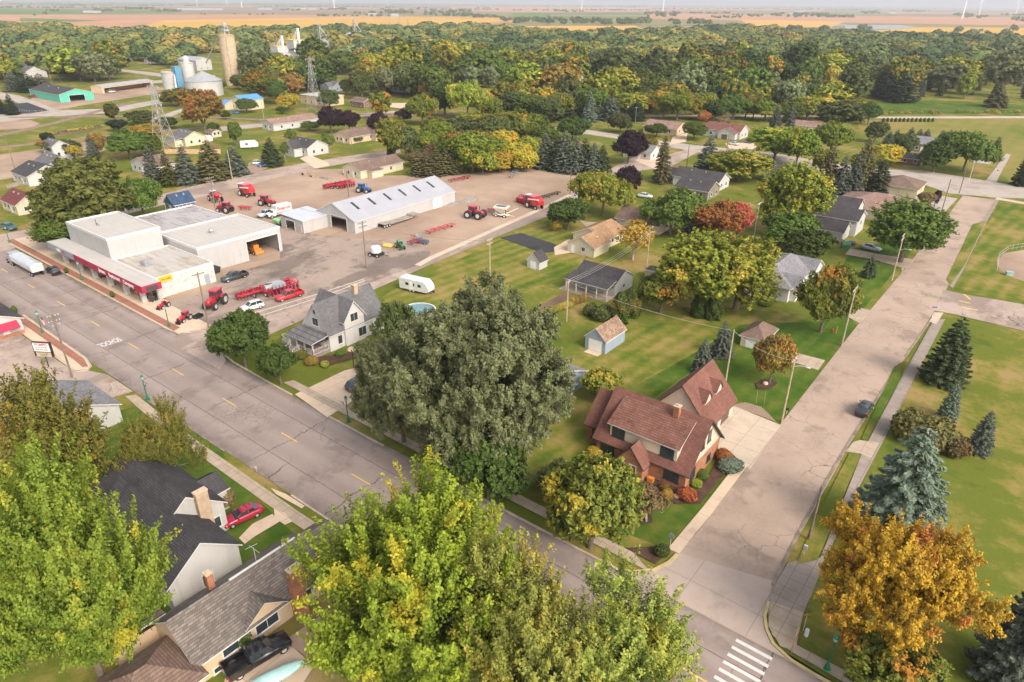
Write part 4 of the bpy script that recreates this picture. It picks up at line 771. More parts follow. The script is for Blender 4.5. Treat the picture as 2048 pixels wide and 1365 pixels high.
# --- pizza shop at the left edge
H=House('pizza_shop','white shop with a dark gable roof and a maroon awning on the brick pavement','shop',(-150,30)); H.block(-172,-139.9,24.5,34.2,3.1,'gx',2.2,'siding_white','roof_charcoal',.5)
H.part('base_course','brick_red',lambda m:(m.box(-172.05,-139.85,24.43,24.5,.02,.8),m.box(-139.9,-139.82,24.5,34.2,.02,.8))); H.part('awning','sign_maroon',lambda m:m.hexa([(-139.8,29.5,2.2),(-138.5,29.5,1.9),(-138.5,33.5,1.9),(-139.8,33.5,2.2),(-139.8,29.5,3.0),(-138.5,29.5,2.0),(-138.5,33.5,2.0),(-139.8,33.5,3.0)])); H.door('E',.72,1,2.1,0).win('E',.3,1,1.2,1.2,0,2)
# --- houses at the bottom left
H=House('black_roof_house','white house with two black shingle roofs and a tan brick chimney','house',(-68,23.6))
H.block(-77.5,-63.6,20.6,28.4,4.0,'gx',3.1,'siding_white','roof_black',.4,end=.25); H.block(-73,-56.6,18.3,25.8,3.6,'gx',2.9,'siding_white','roof_black',.35,end=.25); H.block(-71.0,-67.0,28.5,30.6,2.9,'gy',1.2,'siding_white','roof_black',.3)
H.chimney(-63.15,26.0,0,7.3,.7,1.35,'brick_tan'); H.win('E',.85,1.2,.9,1.3,0,1).win('E',.5,1.1,1.1,1.3,1,2).door('N',.5,1,2.1,2).wins('N',(.2,.85),1.2,1,1.3,0,1)
H=House('shingle_house','tan house with a broad grey brown shingle roof and two brick chimneys','house',(-50.6,22.6))
H.block(-54.4,-47.2,15.6,30.2,2.7,'gy',2.7,'siding_tan','roof_greybrown',.4,end=.3); H.block(-53.8,-48.6,30.25,33.2,2.6,'gy',1.9,'siding_tan','roof_greybrown',.35); H.block(-52.0,-45.9,8.4,15.5,2.4,'hip',1.9,'siding_tan','roof_brown',.4); H.block(-57.4,-54.5,12.0,16.5,2.3,'shW',.6,'siding_tan','roof_brown',.2)
H.dormer(-47.0,22.6,2.75,4.2,2.6,.05,1.5,'E','siding_tan','roof_greybrown'); H.win('E',.48,1.0,2.4,1.15,0,2).win('E',.22,1.2,1.6,.8,0,1).win('E',.12,.15,.9,.5,0,1).wins('E',(.8,),1.2,.9,1,0,1)
H.chimney(-46.7,26.0,0,6.3,.75,1.35,'brick_chimney'); H.chimney(-52.2,20.4,4.6,6.6,.6,.6,'brick_chimney')
H.part('skylight','glass_dark',lambda m:m.hexa([(-47.9,11.4,3.5),(-47.2,11.4,3.1),(-47.2,12.8,3.1),(-47.9,12.8,3.5),(-47.9,11.4,3.75),(-47.2,11.4,3.35),(-47.2,12.8,3.35),(-47.9,12.8,3.75)]))
H.part('ridge_cap','trim_white',lambda m:m.box(-50.9,-50.7,21.6,29.0,5.52,5.62)); H.part('antenna','galvanised',lambda m:(m.tube((-51.3,24.8,5),(-51.3,24.8,7),.03,n=4),m.tube((-52.1,24.8,6.8),(-50.3,24.8,6.9),.02,n=4),m.tube((-51.8,24.2,6.9),(-51.6,25.4,6.9),.02,n=4)))
H=House('grey_roof_cottage','low cottage with a pale grey roof between the olive maple and the street','house',(-98,24)); H.block(-106.6,-96.2,22.5,31.5,2.9,'gx',2.0,'siding_white','roof_pale',.35); H.win('E',.5,1,1,1.2,0,1)
H=House('bungalow','small house with a grey roof tucked under the huge willow','house',(-52.5,79)); H.block(-60,-49.6,73.5,82.5,2.6,'gx',1.9,'siding_bluegrey','roof_pale',.4); H.win('E',.4,1,1.1,1.2,0,2).win('S',.8,1,1.1,1.2,0,2)
# --- houses further out: base corner nearest the camera is surveyed, then width along x, depth along y
def far_house(px,py,w,d,h,roof,rise,wall,rm,label,name='house',cat='house',corner='SE',wing=None,rz=0,chim=False,door=True,hole=None):
    x,y=G(px,py); x0=x-w if 'E' in corner else x; y0=y if 'S' in corner else y-d
    H=House(name,label,cat,(x0+w/2,y0+d/2),rz); H.block(x0,x0+w,y0,y0+d,h,roof,rise,wall,rm,.4,hole=hole)
    if wing: a,b,c,e,hh,rf,rs=wing; H.block(x0+a,x0+b,y0+c,y0+e,hh,rf,rs,wall,rm,.35)
    if not hole: H.wins('S',(.2,.45,.8) if w>9 else (.3,.7),1.0,1.0,1.1,0,1); H.wins('E',(.3,.7),1.0,1.0,1.1,0,1)
    if door: H.door('S',.6,.95,2.05,0)
    H.part('downspout','trim_white',lambda m:(m.box(x0+w+.02,x0+w+.12,y0+.15,y0+.25,.1,h),m.box(x0+.1,x0+.2,y0-.12,y0-.02,.1,h)))
    if roof in ('gx','gy') and h<5: H.part('roof_vent','steel',lambda m:[m.box(a-.22,a+.22,b-.22,b+.22,h+rise*.55,h+rise*.8+.35) for a,b in (((x0+w*.3,y0+d*.36),(x0+w*.62,y0+d*.36)) if roof=='gx' else ((x0+w*.64,y0+d*.35),(x0+w*.64,y0+d*.7)))])
    if chim: H.chimney(x0+w*.5,y0+d*.5,h,h+rise+1.0)
    return H
far_house(38,432,11,7.5,3,'gx',2.4,'siding_paleyellow','roof_maroon','yellow cottage with a maroon roof at the left edge','cottage',wing=(-4,0,1,5,2.5,'shW',.6))
far_house(60,374,13,12,3.2,'gx',2.6,'siding_white','roof_charcoal','white house with a charcoal gable roof furthest left in its row')
far_house(100,352,12,10,3.4,'gx',2.4,'siding_white','roof_grey','white house with a fenced side yard beside the round olive tree',wing=(9,15,2,9,3,'gy',2))
far_house(110,318,9,6,4.4,'gx',2.0,'siding_white','roof_grey','narrow white house with a grey roof next to the gravel yard')
far_house(352,428,5.5,6,2.6,'gy',2.4,'siding_blue','roof_blue','dark blue gabled cottage with white trim peeking over the dealership','cottage')
far_house(302,352,13,9,3,'gy',2.4,'siding_white','roof_brown','white house with a brown roof in front of the grey spruces')
far_house(372,294,11,9,3.4,'gx',2.2,'siding_paleyellow','roof_grey','pale house with a grey roof inside the plank fence',wing=(2,9,-3.5,0,2.6,'shS',.6))
far_house(425,276,5,4.5,2.1,'gx',1.0,'siding_pink','roof_brown','small pink shed behind the parked camper','shed',door=False)
far_house(488,222,12,13,5.2,'gy',2.2,'siding_paleyellow','metalroof_blue','two storey house with a bright blue metal roof',wing=(-4,2,-5,3,3,'gx',1.6))
far_house(548,263,9,15,3.0,'gy',1.9,'siding_white','roof_pinkbrown','long white house with a pinkish roof near the railway',wing=(-2,9,15.2,26,3,'gy',1.9))
far_house(616,314,13,10,3.2,'gx',2.4,'siding_white','roof_charcoal','white house with a dark cross gable at the drive mouth',wing=(4,10,-4,0,3.2,'gy',2.6))
far_house(700,289,10,17,2.8,'gy',2.3,'siding_tan','roof_brown','low tan house in front of the purple leaved trees',wing=(2,13,12,19,2.8,'gx',1.9))
far_house(722,359,9,20,2.8,'gy',2.1,'siding_paleyellow','roof_brown','long pale yellow house with a brown roof beside the depot',wing=(9.05,11.5,3,8,2.3,'shE',.5))
far_house(1352,272,17,11,2.8,'gx',2.3,'siding_tan','roof_pinkbrown','tan house with a wide low roof beside the white fence')
far_house(1478,280,17,10,3.2,'gx',2.6,'siding_white','roof_reddark','white house with a red brown roof and two parked cars',wing=(8,16,-3,0,2.8,'gy',2.2)).garage('S',.4,2.6,2.1,1,'door_brown')
far_house(1435,384,16,9,3,'gx',2.2,'siding_white','roof_charcoal','white house with a curved dark roof line left of the tall yellow tree',wing=(-7,0,1,8,2.7,'gx',1.8))
far_house(1414,402,11,9,2.8,'gx',2.2,'siding_olive','roof_charcoal','olive house under a large charcoal roof among the trees')
far_house(1615,376,14,11,3,'gx',2.3,'siding_greywhite','roof_charcoal','dark roofed house behind the two grey spruces')
far_house(1870,308,13,9,3.4,'gx',2.2,'siding_olive','roof_pale','olive barn house with a pale roof near the hay meadow')
far_house(1840,333,10,6,2.4,'gx',1.5,'siding_brown','roof_charcoal','open brown carport below the olive barn house','carport',door=False)
far_house(1300,322,12,9,2.8,'gx',2.2,'siding_greywhite','roof_pale','pale roofed house hidden behind the large purple tree')
far_house(668,184,14,10,3.6,'gx',2.6,'siding_bluegrey','roof_grey','blue grey house with white porch near the pylons',wing=(8,14,-4,0,3.4,'gy',2.4))
far_house(708,180,12,9,3.6,'gx',2.4,'siding_white','roof_grey','white house with a grey roof in the trees right of the pylon')
far_house(822,187,18,9,3.2,'gx',2.2,'siding_white','roof_grey','white house half hidden behind a willow beyond the railway')
far_house(650,214,22,14,5,'slab',0,'siding_tan','flatroof_white','flat white roofed ochre building beside the pylon','workshop','building',door=False)
far_house(728,217,12,9,3.2,'gx',1.8,'siding_brown','roof_brown','brown timber shed with open front near the pale yard','shed',door=False)
far_house(50,158,26,16,4,'gx',4.2,'siding_white','roof_grey','big grey hipped hall at the left edge beyond the conifers','hall','hall')
far_house(122,206,44,19,4.4,'gx',2.6,'siding_mint','roof_charcoal','mint green shed with a dark roof and wide doorway','shed',door=False,hole=('E',.5,8.5,3.6)).opening('E',.5,8.5,3.6,0)
far_house(187,187,9,43,4.2,'gy',.9,'siding_tan','metalroof_white','long open fronted storage shed with a white roof','storage_shed','shed',door=False,hole=('E',.5,40,3.2),rz=R(20)).opening('E',.5,40,3.2,0)
far_house(300,128,10,8,3.2,'gx',2,'siding_white','roof_grey','white cottage among the trees left of the silos','cottage')
far_house(160,150,12,9,3.2,'gx',2.2,'siding_white','roof_charcoal','white cottage with a charcoal roof behind the dark oak','cottage')
far_house(500,148,22,10,4.0,'gx',2,'siding_pink','metalroof_red','low brick building with a red metal roof right of the tall silo','workshop','building',door=False)
far_house(553,142,20,8,3.6,'gx',1.5,'siding_white','metalroof_white','pale lettered shed beyond the red roofed building','workshop','building',door=False)
far_house(395,142,30,14,8,'gx',2.5,'metal_white','metalroof_white','white metal warehouse behind the concrete silo','warehouse','building',door=False)
far_house(1118,158,12,9,3,'gx',2.4,'siding_white','roof_brown','white house glimpsed behind the purple tree in the woods')
far_house(1155,164,14,8,2.8,'gx',2,'siding_pink','roof_brown','brown roofed house right of the purple tree in the woods')
far_house(1340,184,24,10,2.8,'gx',2.0,'siding_brown','roof_brown','long brown house at the edge of the small green field')
far_house(1110,172,0.1+9,7,3,'gx',2,'siding_white','roof_grey','white cottage in the woods above the small green field','cottage')
far_house(1640,268,14,8,2.8,'gx',1.8,'siding_tan','roof_pinkbrown','tan house roof showing between the yellow trees')
# ------------------------------------------------------------------ vehicles (x forward)
def wheelset(o,pos,r,w,rim='rim_silver',n=16):
    for x,y in pos:
        m=MB(); m.wheel(0,0,0,r,w,n); t=m.build('wheel','rubber',o); t.location=(x,y,r)
        q=MB(); sg=1 if y>0 else -1; q.wheel(0,sg*w*.06,0,r*.62,w*.94,n); q.wheel(0,sg*w*.1,0,r*.2,w*.98,8); q.build('rim',rim,t)
def section(x,hw,z0,z1,r=.12,cr=.0):
    """rounded body cross-section"""
    return [(x,-hw+r*.5,z0),(x,hw-r*.5,z0),(x,hw,z0+r),(x,hw,(z0+z1)/2),(x,hw-r*.35,z1-r*.5),(x,hw-r*1.4,z1+cr),(x,-hw+r*1.4,z1+cr),(x,-hw+r*.35,z1-r*.5),(x,-hw,(z0+z1)/2),(x,-hw,z0+r)]
def car_proto(kind):
    o=thing(kind,'',kind); W=.92
    if kind=='sedan': L=2.35; prof=[(L,.62,.42,.62,.0),(2.2,.84,.30,.74,.02),(1.6,W-.02,.24,.86,.04),(.85,W,.24,.95,.03),(-.2,W,.24,.97,.02),(-1.2,W,.24,1.0,.02),(-1.9,.88,.28,1.0,.03),(-2.28,.80,.36,.93,.0),(-2.36,.70,.46,.82,0)]; cab=[(1.0,.78,.95),(.2,.66,1.42),(-.55,.66,1.46),(-1.25,.64,1.36),(-1.95,.74,1.0)]; r=.33
    elif kind=='suv': L=2.3; prof=[(L,.66,.45,.72,0),(2.15,.86,.34,.92,.02),(1.5,W,.30,1.05,.03),(.9,W,.28,1.10,.02),(-.2,W,.28,1.12,.02),(-1.4,W,.28,1.15,.01),(-2.2,.88,.34,1.12,.0),(-2.32,.78,.46,.95,0)]; cab=[(1.05,.80,1.08),(.35,.70,1.62),(-.6,.70,1.70),(-1.75,.68,1.66),(-2.22,.76,1.12)]; r=.37
    elif kind=='pickup': L=2.9; prof=[(L,.74,.55,.85,0),(2.75,.92,.42,1.08,.02),(1.5,.97,.40,1.16,.03),(.9,.97,.38,1.18,.01),(-.9,.97,.38,1.18,0)]; cab=[(1.35,.84,1.16),(.65,.74,1.76),(-.15,.74,1.84),(-.78,.72,1.80),(-.95,.80,1.18)]; r=.42
    m=MB(); m.loft([section(x,hw,z0,z1,.14,cr) for x,hw,z0,z1,cr in prof],0)
    if kind=='pickup':
        for y in (-.97,.90): m.box(-2.9,-.9,y,y+.07,.42,1.16)
        m.box(-2.92,-2.84,-.95,.95,.45,1.14); m.box(-2.9,-.9,-.9,.9,.45,.62); m.box(-.95,-.88,-.9,.9,.45,1.16)
    cx=[c[0] for c in cab]
    for i in range(1,len(cab)-2):   # roof panel
        a,b=cab[i],cab[i+1]; m.hexa([(a[0],-a[1]+.02,a[2]+.012),(a[0],a[1]-.02,a[2]+.012),(b[0],b[1]-.02,b[2]+.012),(b[0],-b[1]+.02,b[2]+.012),(a[0],-a[1]+.05,a[2]+.05),(a[0],a[1]-.05,a[2]+.05),(b[0],b[1]-.05,b[2]+.05),(b[0],-b[1]+.05,b[2]+.05)])
    zb=min(c[2] for c in cab)
    for sg in (-1,1):               # pillars
        for (i,j) in ((0,1),(len(cab)-1,len(cab)-2)): a,b=cab[i],cab[j]; m.tube((a[0],sg*a[1],a[2]),(b[0],sg*b[1],b[2]),.055,n=4)
        k=len(cab)//2; xm=(cx[0]+cx[-1])/2-.1; m.tube((xm,sg*(cab[0][1]+.04),zb),(xm,sg*(cab[k][1]+.005),cab[k][2]),.05,n=4)
    m.build('body','paint_grey',o,True)
    q=MB(); q.loft([[(x,-hw if z<zb+.1 else -hw,z),(x,hw,z)]+[(x+(0),hw*1.12 if z>zb+.1 else hw,zb),(x,-hw*1.12 if z>zb+.1 else -hw,zb)] for x,hw,z in cab]); q.build('windows','glass_dark',o)
    b=prof[-1][0]; f=L
    if kind=='pickup': b=-2.92
    zf=prof[0][3]; wheelset(o,[(f-.88,-.80),(f-.88,.80),(b+.95,-.80),(b+.95,.80)],r,.26)
    for sg in (-1,1):
        h=MB(); h.hexa([(f-.02,sg*.5,zf-.16),(f-.28,sg*.88,zf-.10),(f-.24,sg*.90,zf-.1),(f+.03,sg*.5,zf-.16),(f-.06,sg*.5,zf+.03),(f-.30,sg*.86,zf+.10),(f-.24,sg*.89,zf+.09),(f+.0,sg*.5,zf+.03)]); h.build('headlight','headlight',o)
        zt=prof[-1][3]; t=MB(); t.box(b-.03,b+.14,sg*.62,sg*.86,zt-.12,zt+.08) if kind!='pickup' else t.box(b-.03,b+.06,sg*.84,sg*.975,.7,1.05); t.build('taillight','taillight',o)
        mi=MB(); mi.box(cab[0][0]-.35,cab[0][0]-.2,sg*.92,sg*1.08,zb+.05,zb+.2); mi.build('mirror','plastic_dark',o)
    g_=MB(); g_.box(f-.04,f+.025,-.45,.45,prof[0][2]+.02,zf-.08); g_.build('grille','plastic_dark',o)
    bp=MB(); bp.box(b-.05,b+.05,-.7,.7,.36 if kind!='pickup' else .45,.5 if kind!='pickup' else .62); bp.build('bumper','plastic_dark' if kind!='pickup' else 'chrome',o)
    return o
CARP={k:car_proto(k) for k in ('sedan','suv','pickup')}; USED=set()
def car(kind,px,py,ang,pm,label,name=None,cat='car',s=1.0,group='parked cars',z=.10):
    o=CARP[kind] if kind not in USED else copy_tree(CARP[kind]); USED.add(kind)
    x,y=G(px,py) if px is not None else py; o.location=(x,y,z); o.rotation_euler=(0,0,R(ang)); o.scale=(s,s,s); o.name=name or {'sedan':'parked_car','suv':'parked_car','pickup':'pickup_truck'}[kind]
    tag(o,label,cat,group)
    for c in o.children:
        if c.name.split('.')[0]=='body': remat(c,pm)
    return o
car('sedan',486,1040,-100,'paint_crimson','crimson sedan parked on the grass beside the broken path'); car('pickup',518,1322,80,'paint_black','black pickup truck with an open bed beside the tan house','pickup_truck','truck',1.05)
car('suv',719,775,95,'paint_navy','dark blue SUV on the farmhouse drive',s=1.0); car('suv',1727,825,88,'paint_charcoal','dark car parked alone against the side street kerb',s=.98)
car('suv',505,620,-98,'paint_white','white SUV parked on the white lines in front of the red planter'); car('pickup',579,598,-96,'paint_red','bright red pickup truck parked on the white lines','pickup_truck','truck',1.02)
car('pickup',470,560,-92,'paint_charcoal','charcoal covered pickup against the dealership side wall','pickup_truck','truck'); car('pickup',744,738,84,'paint_navy','dark pickup with a loaded bed parked under the willow edge','pickup_truck','truck',.95)
car('suv',108,548,178,'paint_black','black SUV at the kerb behind the silver truck'); car('suv',20,460,12,'paint_teal','dark teal SUV on the back street at the left edge')
car('sedan',1466,291,175,'paint_white','white sedan on the red roofed house drive'); car('suv',1494,287,175,'paint_grey','grey SUV beside the white sedan on the red roofed house drive'); car('sedan',1742,501,-8,'paint_silver','silver car on the drive beside the play set')
car('suv',518,330,60,'paint_white','white car on the gravel beside the dark spruce'); car('sedan',529,334,55,'paint_blue','blue car next to the white car by the dark spruce'); car('sedan',471,228,20,'paint_blue','small blue car behind the blue roofed house'); car('pickup',68,196,35,'paint_maroon','maroon pickup at the corner of the mint shed','pickup_truck','truck'); car('sedan',345,146,15,'paint_crimson','dark red car parked left of the silos'); car('pickup',215,184,100,'paint_yellow','yellow truck under the long storage shed roof','pickup_truck','truck'); car('suv',224,186,100,'paint_white','white van under the long storage shed roof','parked_van','van'); car('sedan',1290,396,15,'paint_white','white car half hidden behind the purple bush'); car('pickup',533,433,-80,'paint_silver','silver pickup left of the lettered white van','pickup_truck','truck')
# ---- farm machines
def tractor(px,py,ang,s=1.0,pm='paint_tractor',label='',dual=False,cab=True,rim='rim_silver',loader=False,group='tractors at the dealership'):
    x,y=G(px,py); o=thing('tractor',label,'tractor',(x,y,.10),R(ang),group); o.scale=(s,s,s)
    m=MB(); m.loft([[(xx,-w,z0),(xx,w,z0),(xx,w,z1-.15),(xx,w*.6,z1),(xx,-w*.6,z1),(xx,-w,z1-.15)] for xx,w,z0,z1 in ((2.7,.36,.95,1.65),(2.4,.45,.9,1.85),(.6,.48,.9,2.05))]); m.build('hood',pm,o)
    m=MB(); m.box(-1.6,2.4,-.3,.3,.7,1.0); m.box(2.6,2.95,-.4,.4,.75,1.1); m.tube((1.3,.5,2.0),(1.3,.5,3.0),.07); m.build('chassis','black_metal',o)
    for sg in (-1,1):
        f=MB(); f.loft([[(-.9+1.05*math.cos(a)*1.0,sg*.75,.95+1.08*math.sin(a)),(-.9+1.05*math.cos(a),sg*1.3,.95+1.08*math.sin(a)),(-.9+1.0*math.cos(a),sg*1.3,.95+1.0*math.sin(a)),(-.9+1.0*math.cos(a),sg*.75,.95+1.0*math.sin(a))] for a in [R(40+20*k) for k in range(6)]]); f.build('fender',pm,o)
    if cab:
        c=MB(); c.loft([[(-1.35,-.72,1.35),(.6,-.72,1.35),(.6,.72,1.35),(-1.35,.72,1.35)],[(-1.15,-.66,2.75),(.45,-.66,2.75),(.45,.66,2.75),(-1.15,.66,2.75)]]); k=c.build('cab','glass_dark',o)
        r=MB(); r.loft([[(-1.35,-.8,2.75),(.65,-.8,2.75),(.65,.8,2.75),(-1.35,.8,2.75)],[(-1.3,-.75,2.98),(.55,-.75,2.98),(.55,.75,2.98),(-1.3,.75,2.98)]]); [r.tube((a,b,1.35),(a*.8+.02,b*.93,2.75),.05,n=4) for a in (-1.35,.6) for b in (-.72,.72)]; r.build('cab_roof',pm,k)
    else:
        c=MB(); c.box(-.9,-.4,-.3,.3,1.2,1.6); c.box(-1.0,-.88,-.3,.3,1.2,2.0); c.build('seat','black_metal',o); r=MB(); r.path([(-1.1,-.6,1.2),(-1.15,-.6,2.7),(-1.15,.6,2.7),(-1.1,.6,1.2)],.05,n=5); r.build('roll_bar',pm,o)
    wheelset(o,[(-.9,sg*1.05) for sg in (-1,1)]+([(-.9,sg*1.65) for sg in (-1,1)] if dual else []),.95,.55,rim)
    wheelset(o,[(1.9,sg*.95) for sg in (-1,1)]+([(1.9,sg*1.5) for sg in (-1,1)] if dual==2 else []),.95 if dual==2 else .68,.5 if dual==2 else .42,rim)
    if loader:
        l=MB(); [l.path([(.2,sg*.55,1.5),(2.2,sg*.6,1.3),(3.2,sg*.6,.5)],.07,n=4) for sg in (-1,1)]; l.build('loader_arm',pm,o); b=MB(); b.box(3.1,3.2,-1,1,.1,.8); b.box(3.2,3.8,-1,1,.08,.16); b.build('bucket','black_metal',o)
    return o
tractor(434,612,-62,1.15,'paint_tractor','large red tractor with a cab and wide tyres facing the street corner'); tractor(372,642,-70,.62,'paint_tractor','small red cab tractor with a black loader bucket by the corner',loader=True); tractor(330,616,-70,.55,'paint_tractor','small red open tractor with a roll bar by the pillars',cab=False,loader=True)
tractor(453,426,-160,1.05,'paint_tractor','red cab tractor behind the dark flat roof towing a red disc',rim='rim_silver'); tractor(533,412,20,1.05,'paint_tractor','red tractor parked beyond the lettered white van'); tractor(948,436,12,1.15,'paint_tractor','big articulated red tractor on dual wheels by the depot road',dual=2); tractor(726,386,20,1.0,'paint_blue','dark tractor with a blue hood behind the long barn'); tractor(800,498,-20,.7,'paint_green','small green tractor in the row along the depot road',rim='paint_yellow'); tractor(1006,428,15,.01+.6,'paint_maroon','small dark red cart frame under the cream seed wagon',cab=False)
# spare loader bucket
o=thing('loader_bucket','loose black loader bucket lying beside the small cab tractor','bucket',(*G(397,637),.10),R(20)); m=MB(); m.box(-.5,.5,-.9,.9,.02,.12); m.box(-.5,-.4,-.9,.9,.12,.7); m.box(-.5,.5,-.9,-.84,.12,.6); m.box(-.5,.5,.84,.9,.12,.6); m.build('shell','black_metal',o)
def planter(px,py,ang,L,label,rows=16,tank=True,fold=True,group='red planters at the dealership'):
    x,y=G(px,py); o=thing('planter',label,'farm implement',(x,y,.10),R(ang),group); m=MB()
    m.box(-.15,.15,-L/2,L/2,1.0,1.25); m.box(1.1,1.3,-L/2,L/2,1.35,1.5); m.path([(0,0,1.1),(3.4,0,.7)],.14,n=5); m.path([(0,1.6,1.1),(3.0,0,.8)],.09,n=4); m.path([(0,-1.6,1.1),(3.0,0,.8)],.09,n=4)
    for k in range(6): yy=-L/2+L*(k+.5)/6; m.path([(-.1,yy,1.2),(.3,yy,2.3),(1.2,yy,1.45)],.06,n=4); m.tube((.3,yy,2.3),(.3,yy+L/12,1.3),.05,n=4)
    m.build('frame','paint_tractor',o)
    for k in range(rows):
        yy=-L/2+L*(k+.5)/rows; u=MB(); u.box(-1.3,-.2,yy-.17,yy+.17,.45,1.05); u.box(-1.2,-.6,yy-.2,yy+.2,1.05,1.55); u.wheel(-.75,yy,.34,.34,.14,8); u.tube((-.4,yy,.9),(-.4,yy,1.9),.1,n=5); u.build('row_unit',['paint_tractor' if k%2 else 'paint_maroon'],o)
    for k in range(rows//2):
        yy=-L*.1+L*.6*(k+.5)/(rows//2); u=MB(); u.box(2.2,3.0,yy-.14,yy+.14,.5,1.2); u.wheel(2.5,yy,.34,.34,.14,8); u.tube((2.9,yy,.6),(2.9,yy,2.2),.07,n=4); u.build('row_unit',['paint_maroon'],o)
    q=MB(); q.box(2.0,2.2,-L*.12,L*.52,1.2,1.45); [q.path([(2.1,-L*.12+L*.64*j/5,1.4),(1.0,-L*.12+L*.64*j/5,2.1),(-.1,-L*.12+L*.64*j/5,1.5)],.07,n=4) for j in range(6)]; q.box(.9,1.1,-L*.12,L*.52,2.0,2.15); q.build('folded_wing','paint_tractor',o)
    if tank:
        t=MB()
        for sg in (-1,1): t.lathe([(.05,-.0),(.55,.0),(.62,.2),(.62,1.8),(.5,2.0),(.05,2.0)],10)
        k=t.build('tank','paint_white',o); k.location=(1.6,-1,1.9); k.rotation_euler=(R(90),0,R(180)); b=MB(); b.box(.2,2.6,.4,3.2,1.5,2.3); b.box(.4,2.4,.6,3.0,2.3,2.36); b.build('hopper','paint_steelgrey',o)
    wheelset(o,[(.5,-L*.22),(.5,L*.22),(1.8,-1.0),(1.8,1.0)],.5,.3,'rim_white'); return o
planter(533,588,-5,12.6,'long red planter with white and grey tanks across the dealership lot',18); planter(676,376,-8,10,'red planter folded at the edge of the dirt lot behind the barn',14,tank=False); planter(1050,408,80,6,'red folded implement behind the cream seed wagon',8,tank=False)
def bar_tool(px,py,ang,L,label,pm='paint_tractor',tines=12,name='cultivator'):
    x,y=G(px,py); o=thing(name,label,'farm implement',(x,y,.10),R(ang)); m=MB()
    for xx in (-.6,.3,1.0): m.box(xx-.07,xx+.07,-L/2,L/2,.75,.9)
    for k in range(5): yy=-L/2+L*k/4; m.box(-.7,1.1,yy-.05,yy+.05,.9,1.0)
    m.path([(1,0,.85),(2.6,0,.6)],.1,n=4); m.build('frame',pm,o); t=MB()
    for k in range(tines): yy=-L/2+L*(k+.5)/tines; t.path([(-.6+.8*(k%2),yy,.78),(-.8+.8*(k%2),yy,.4),(-.6+.8*(k%2),yy,.05)],.045,n=4)
    t.build('tines','black_metal' if pm!='paint_tractor' else 'paint_maroon',o); wheelset(o,[(.2,-L/2+.6),(.2,L/2-.6)],.35,.2,'rim_white',10); return o
bar_tool(880,462,-3,9.5,'long red cultivator bar on the dirt beside the depot road'); bar_tool(990,424,-35,5,'red disc implement hitched behind the articulated tractor','paint_maroon',14,'disc_harrow'); bar_tool(1088,398,-4,14,'long black folded header on the edge of the depot lot','black_metal',20,'grain_header'); bar_tool(918,362,-6,9,'red and black corn header by the tree line','paint_maroon',12,'grain_header'); bar_tool(1028,350,28,13,'dark grain header trailer in front of the thicket','paint_steelgrey',16,'grain_header'); bar_tool(492,420,-70,4,'red disc hitched to the tractor behind the dark roof','paint_tractor',10,'disc_harrow'); bar_tool(830,488,-3,4,'rusty red rake in the row along the depot road','paint_maroon',8,'hay_rake')
def sprayer(px,py,ang,label):
    x,y=G(px,py); o=thing('sprayer',label,'farm machine',(x,y,.10),R(ang)); m=MB(); m.box(-2.6,2.6,-.5,.5,1.3,1.6); m.loft([[(2.9,-.6,1.5),(2.9,.6,1.5),(2.9,.5,2.1),(2.9,-.5,2.1)],[(1.9,-.7,1.5),(1.9,.7,1.5),(1.9,.6,2.4),(1.9,-.6,2.4)]]); m.build('body','paint_tractor',o); t=MB(); t.sphere((-1.0,0,2.2),1.5,.95,.7,10,6); t.build('tank','paint_red',o)
    c=MB(); c.loft([[(.6,-.7,1.6),(1.9,-.7,1.6),(1.9,.7,1.6),(.6,.7,1.6)],[(.7,-.65,3.0),(1.7,-.65,3.0),(1.7,.65,3.0),(.7,.65,3.0)]]); k=c.build('cab','glass_dark',o); r=MB(); r.box(.5,1.9,-.75,.75,3.0,3.2); r.build('cab_roof','paint_white',k)
    b=MB(); [b.path([(-2.6,sg*1.2,2.6),(2.0,sg*1.35,2.3)],.08,n=4) for sg in (-1,1)]; [b.tube((-2.6+.7*i,sg*(1.2+.02*i),2.6),(-2.3+.7*i,sg*1.25,1.9),.05,n=4) for i in range(6) for sg in (-1,1)]; b.build('boom','paint_tractor',o); wheelset(o,[(x_,y_) for x_ in (-1.9,1.9) for y_ in (-1.2,1.2)],.85,.38,'rim_white'); return o
sprayer(432,404,172,'tall red self propelled sprayer on white rimmed wheels')
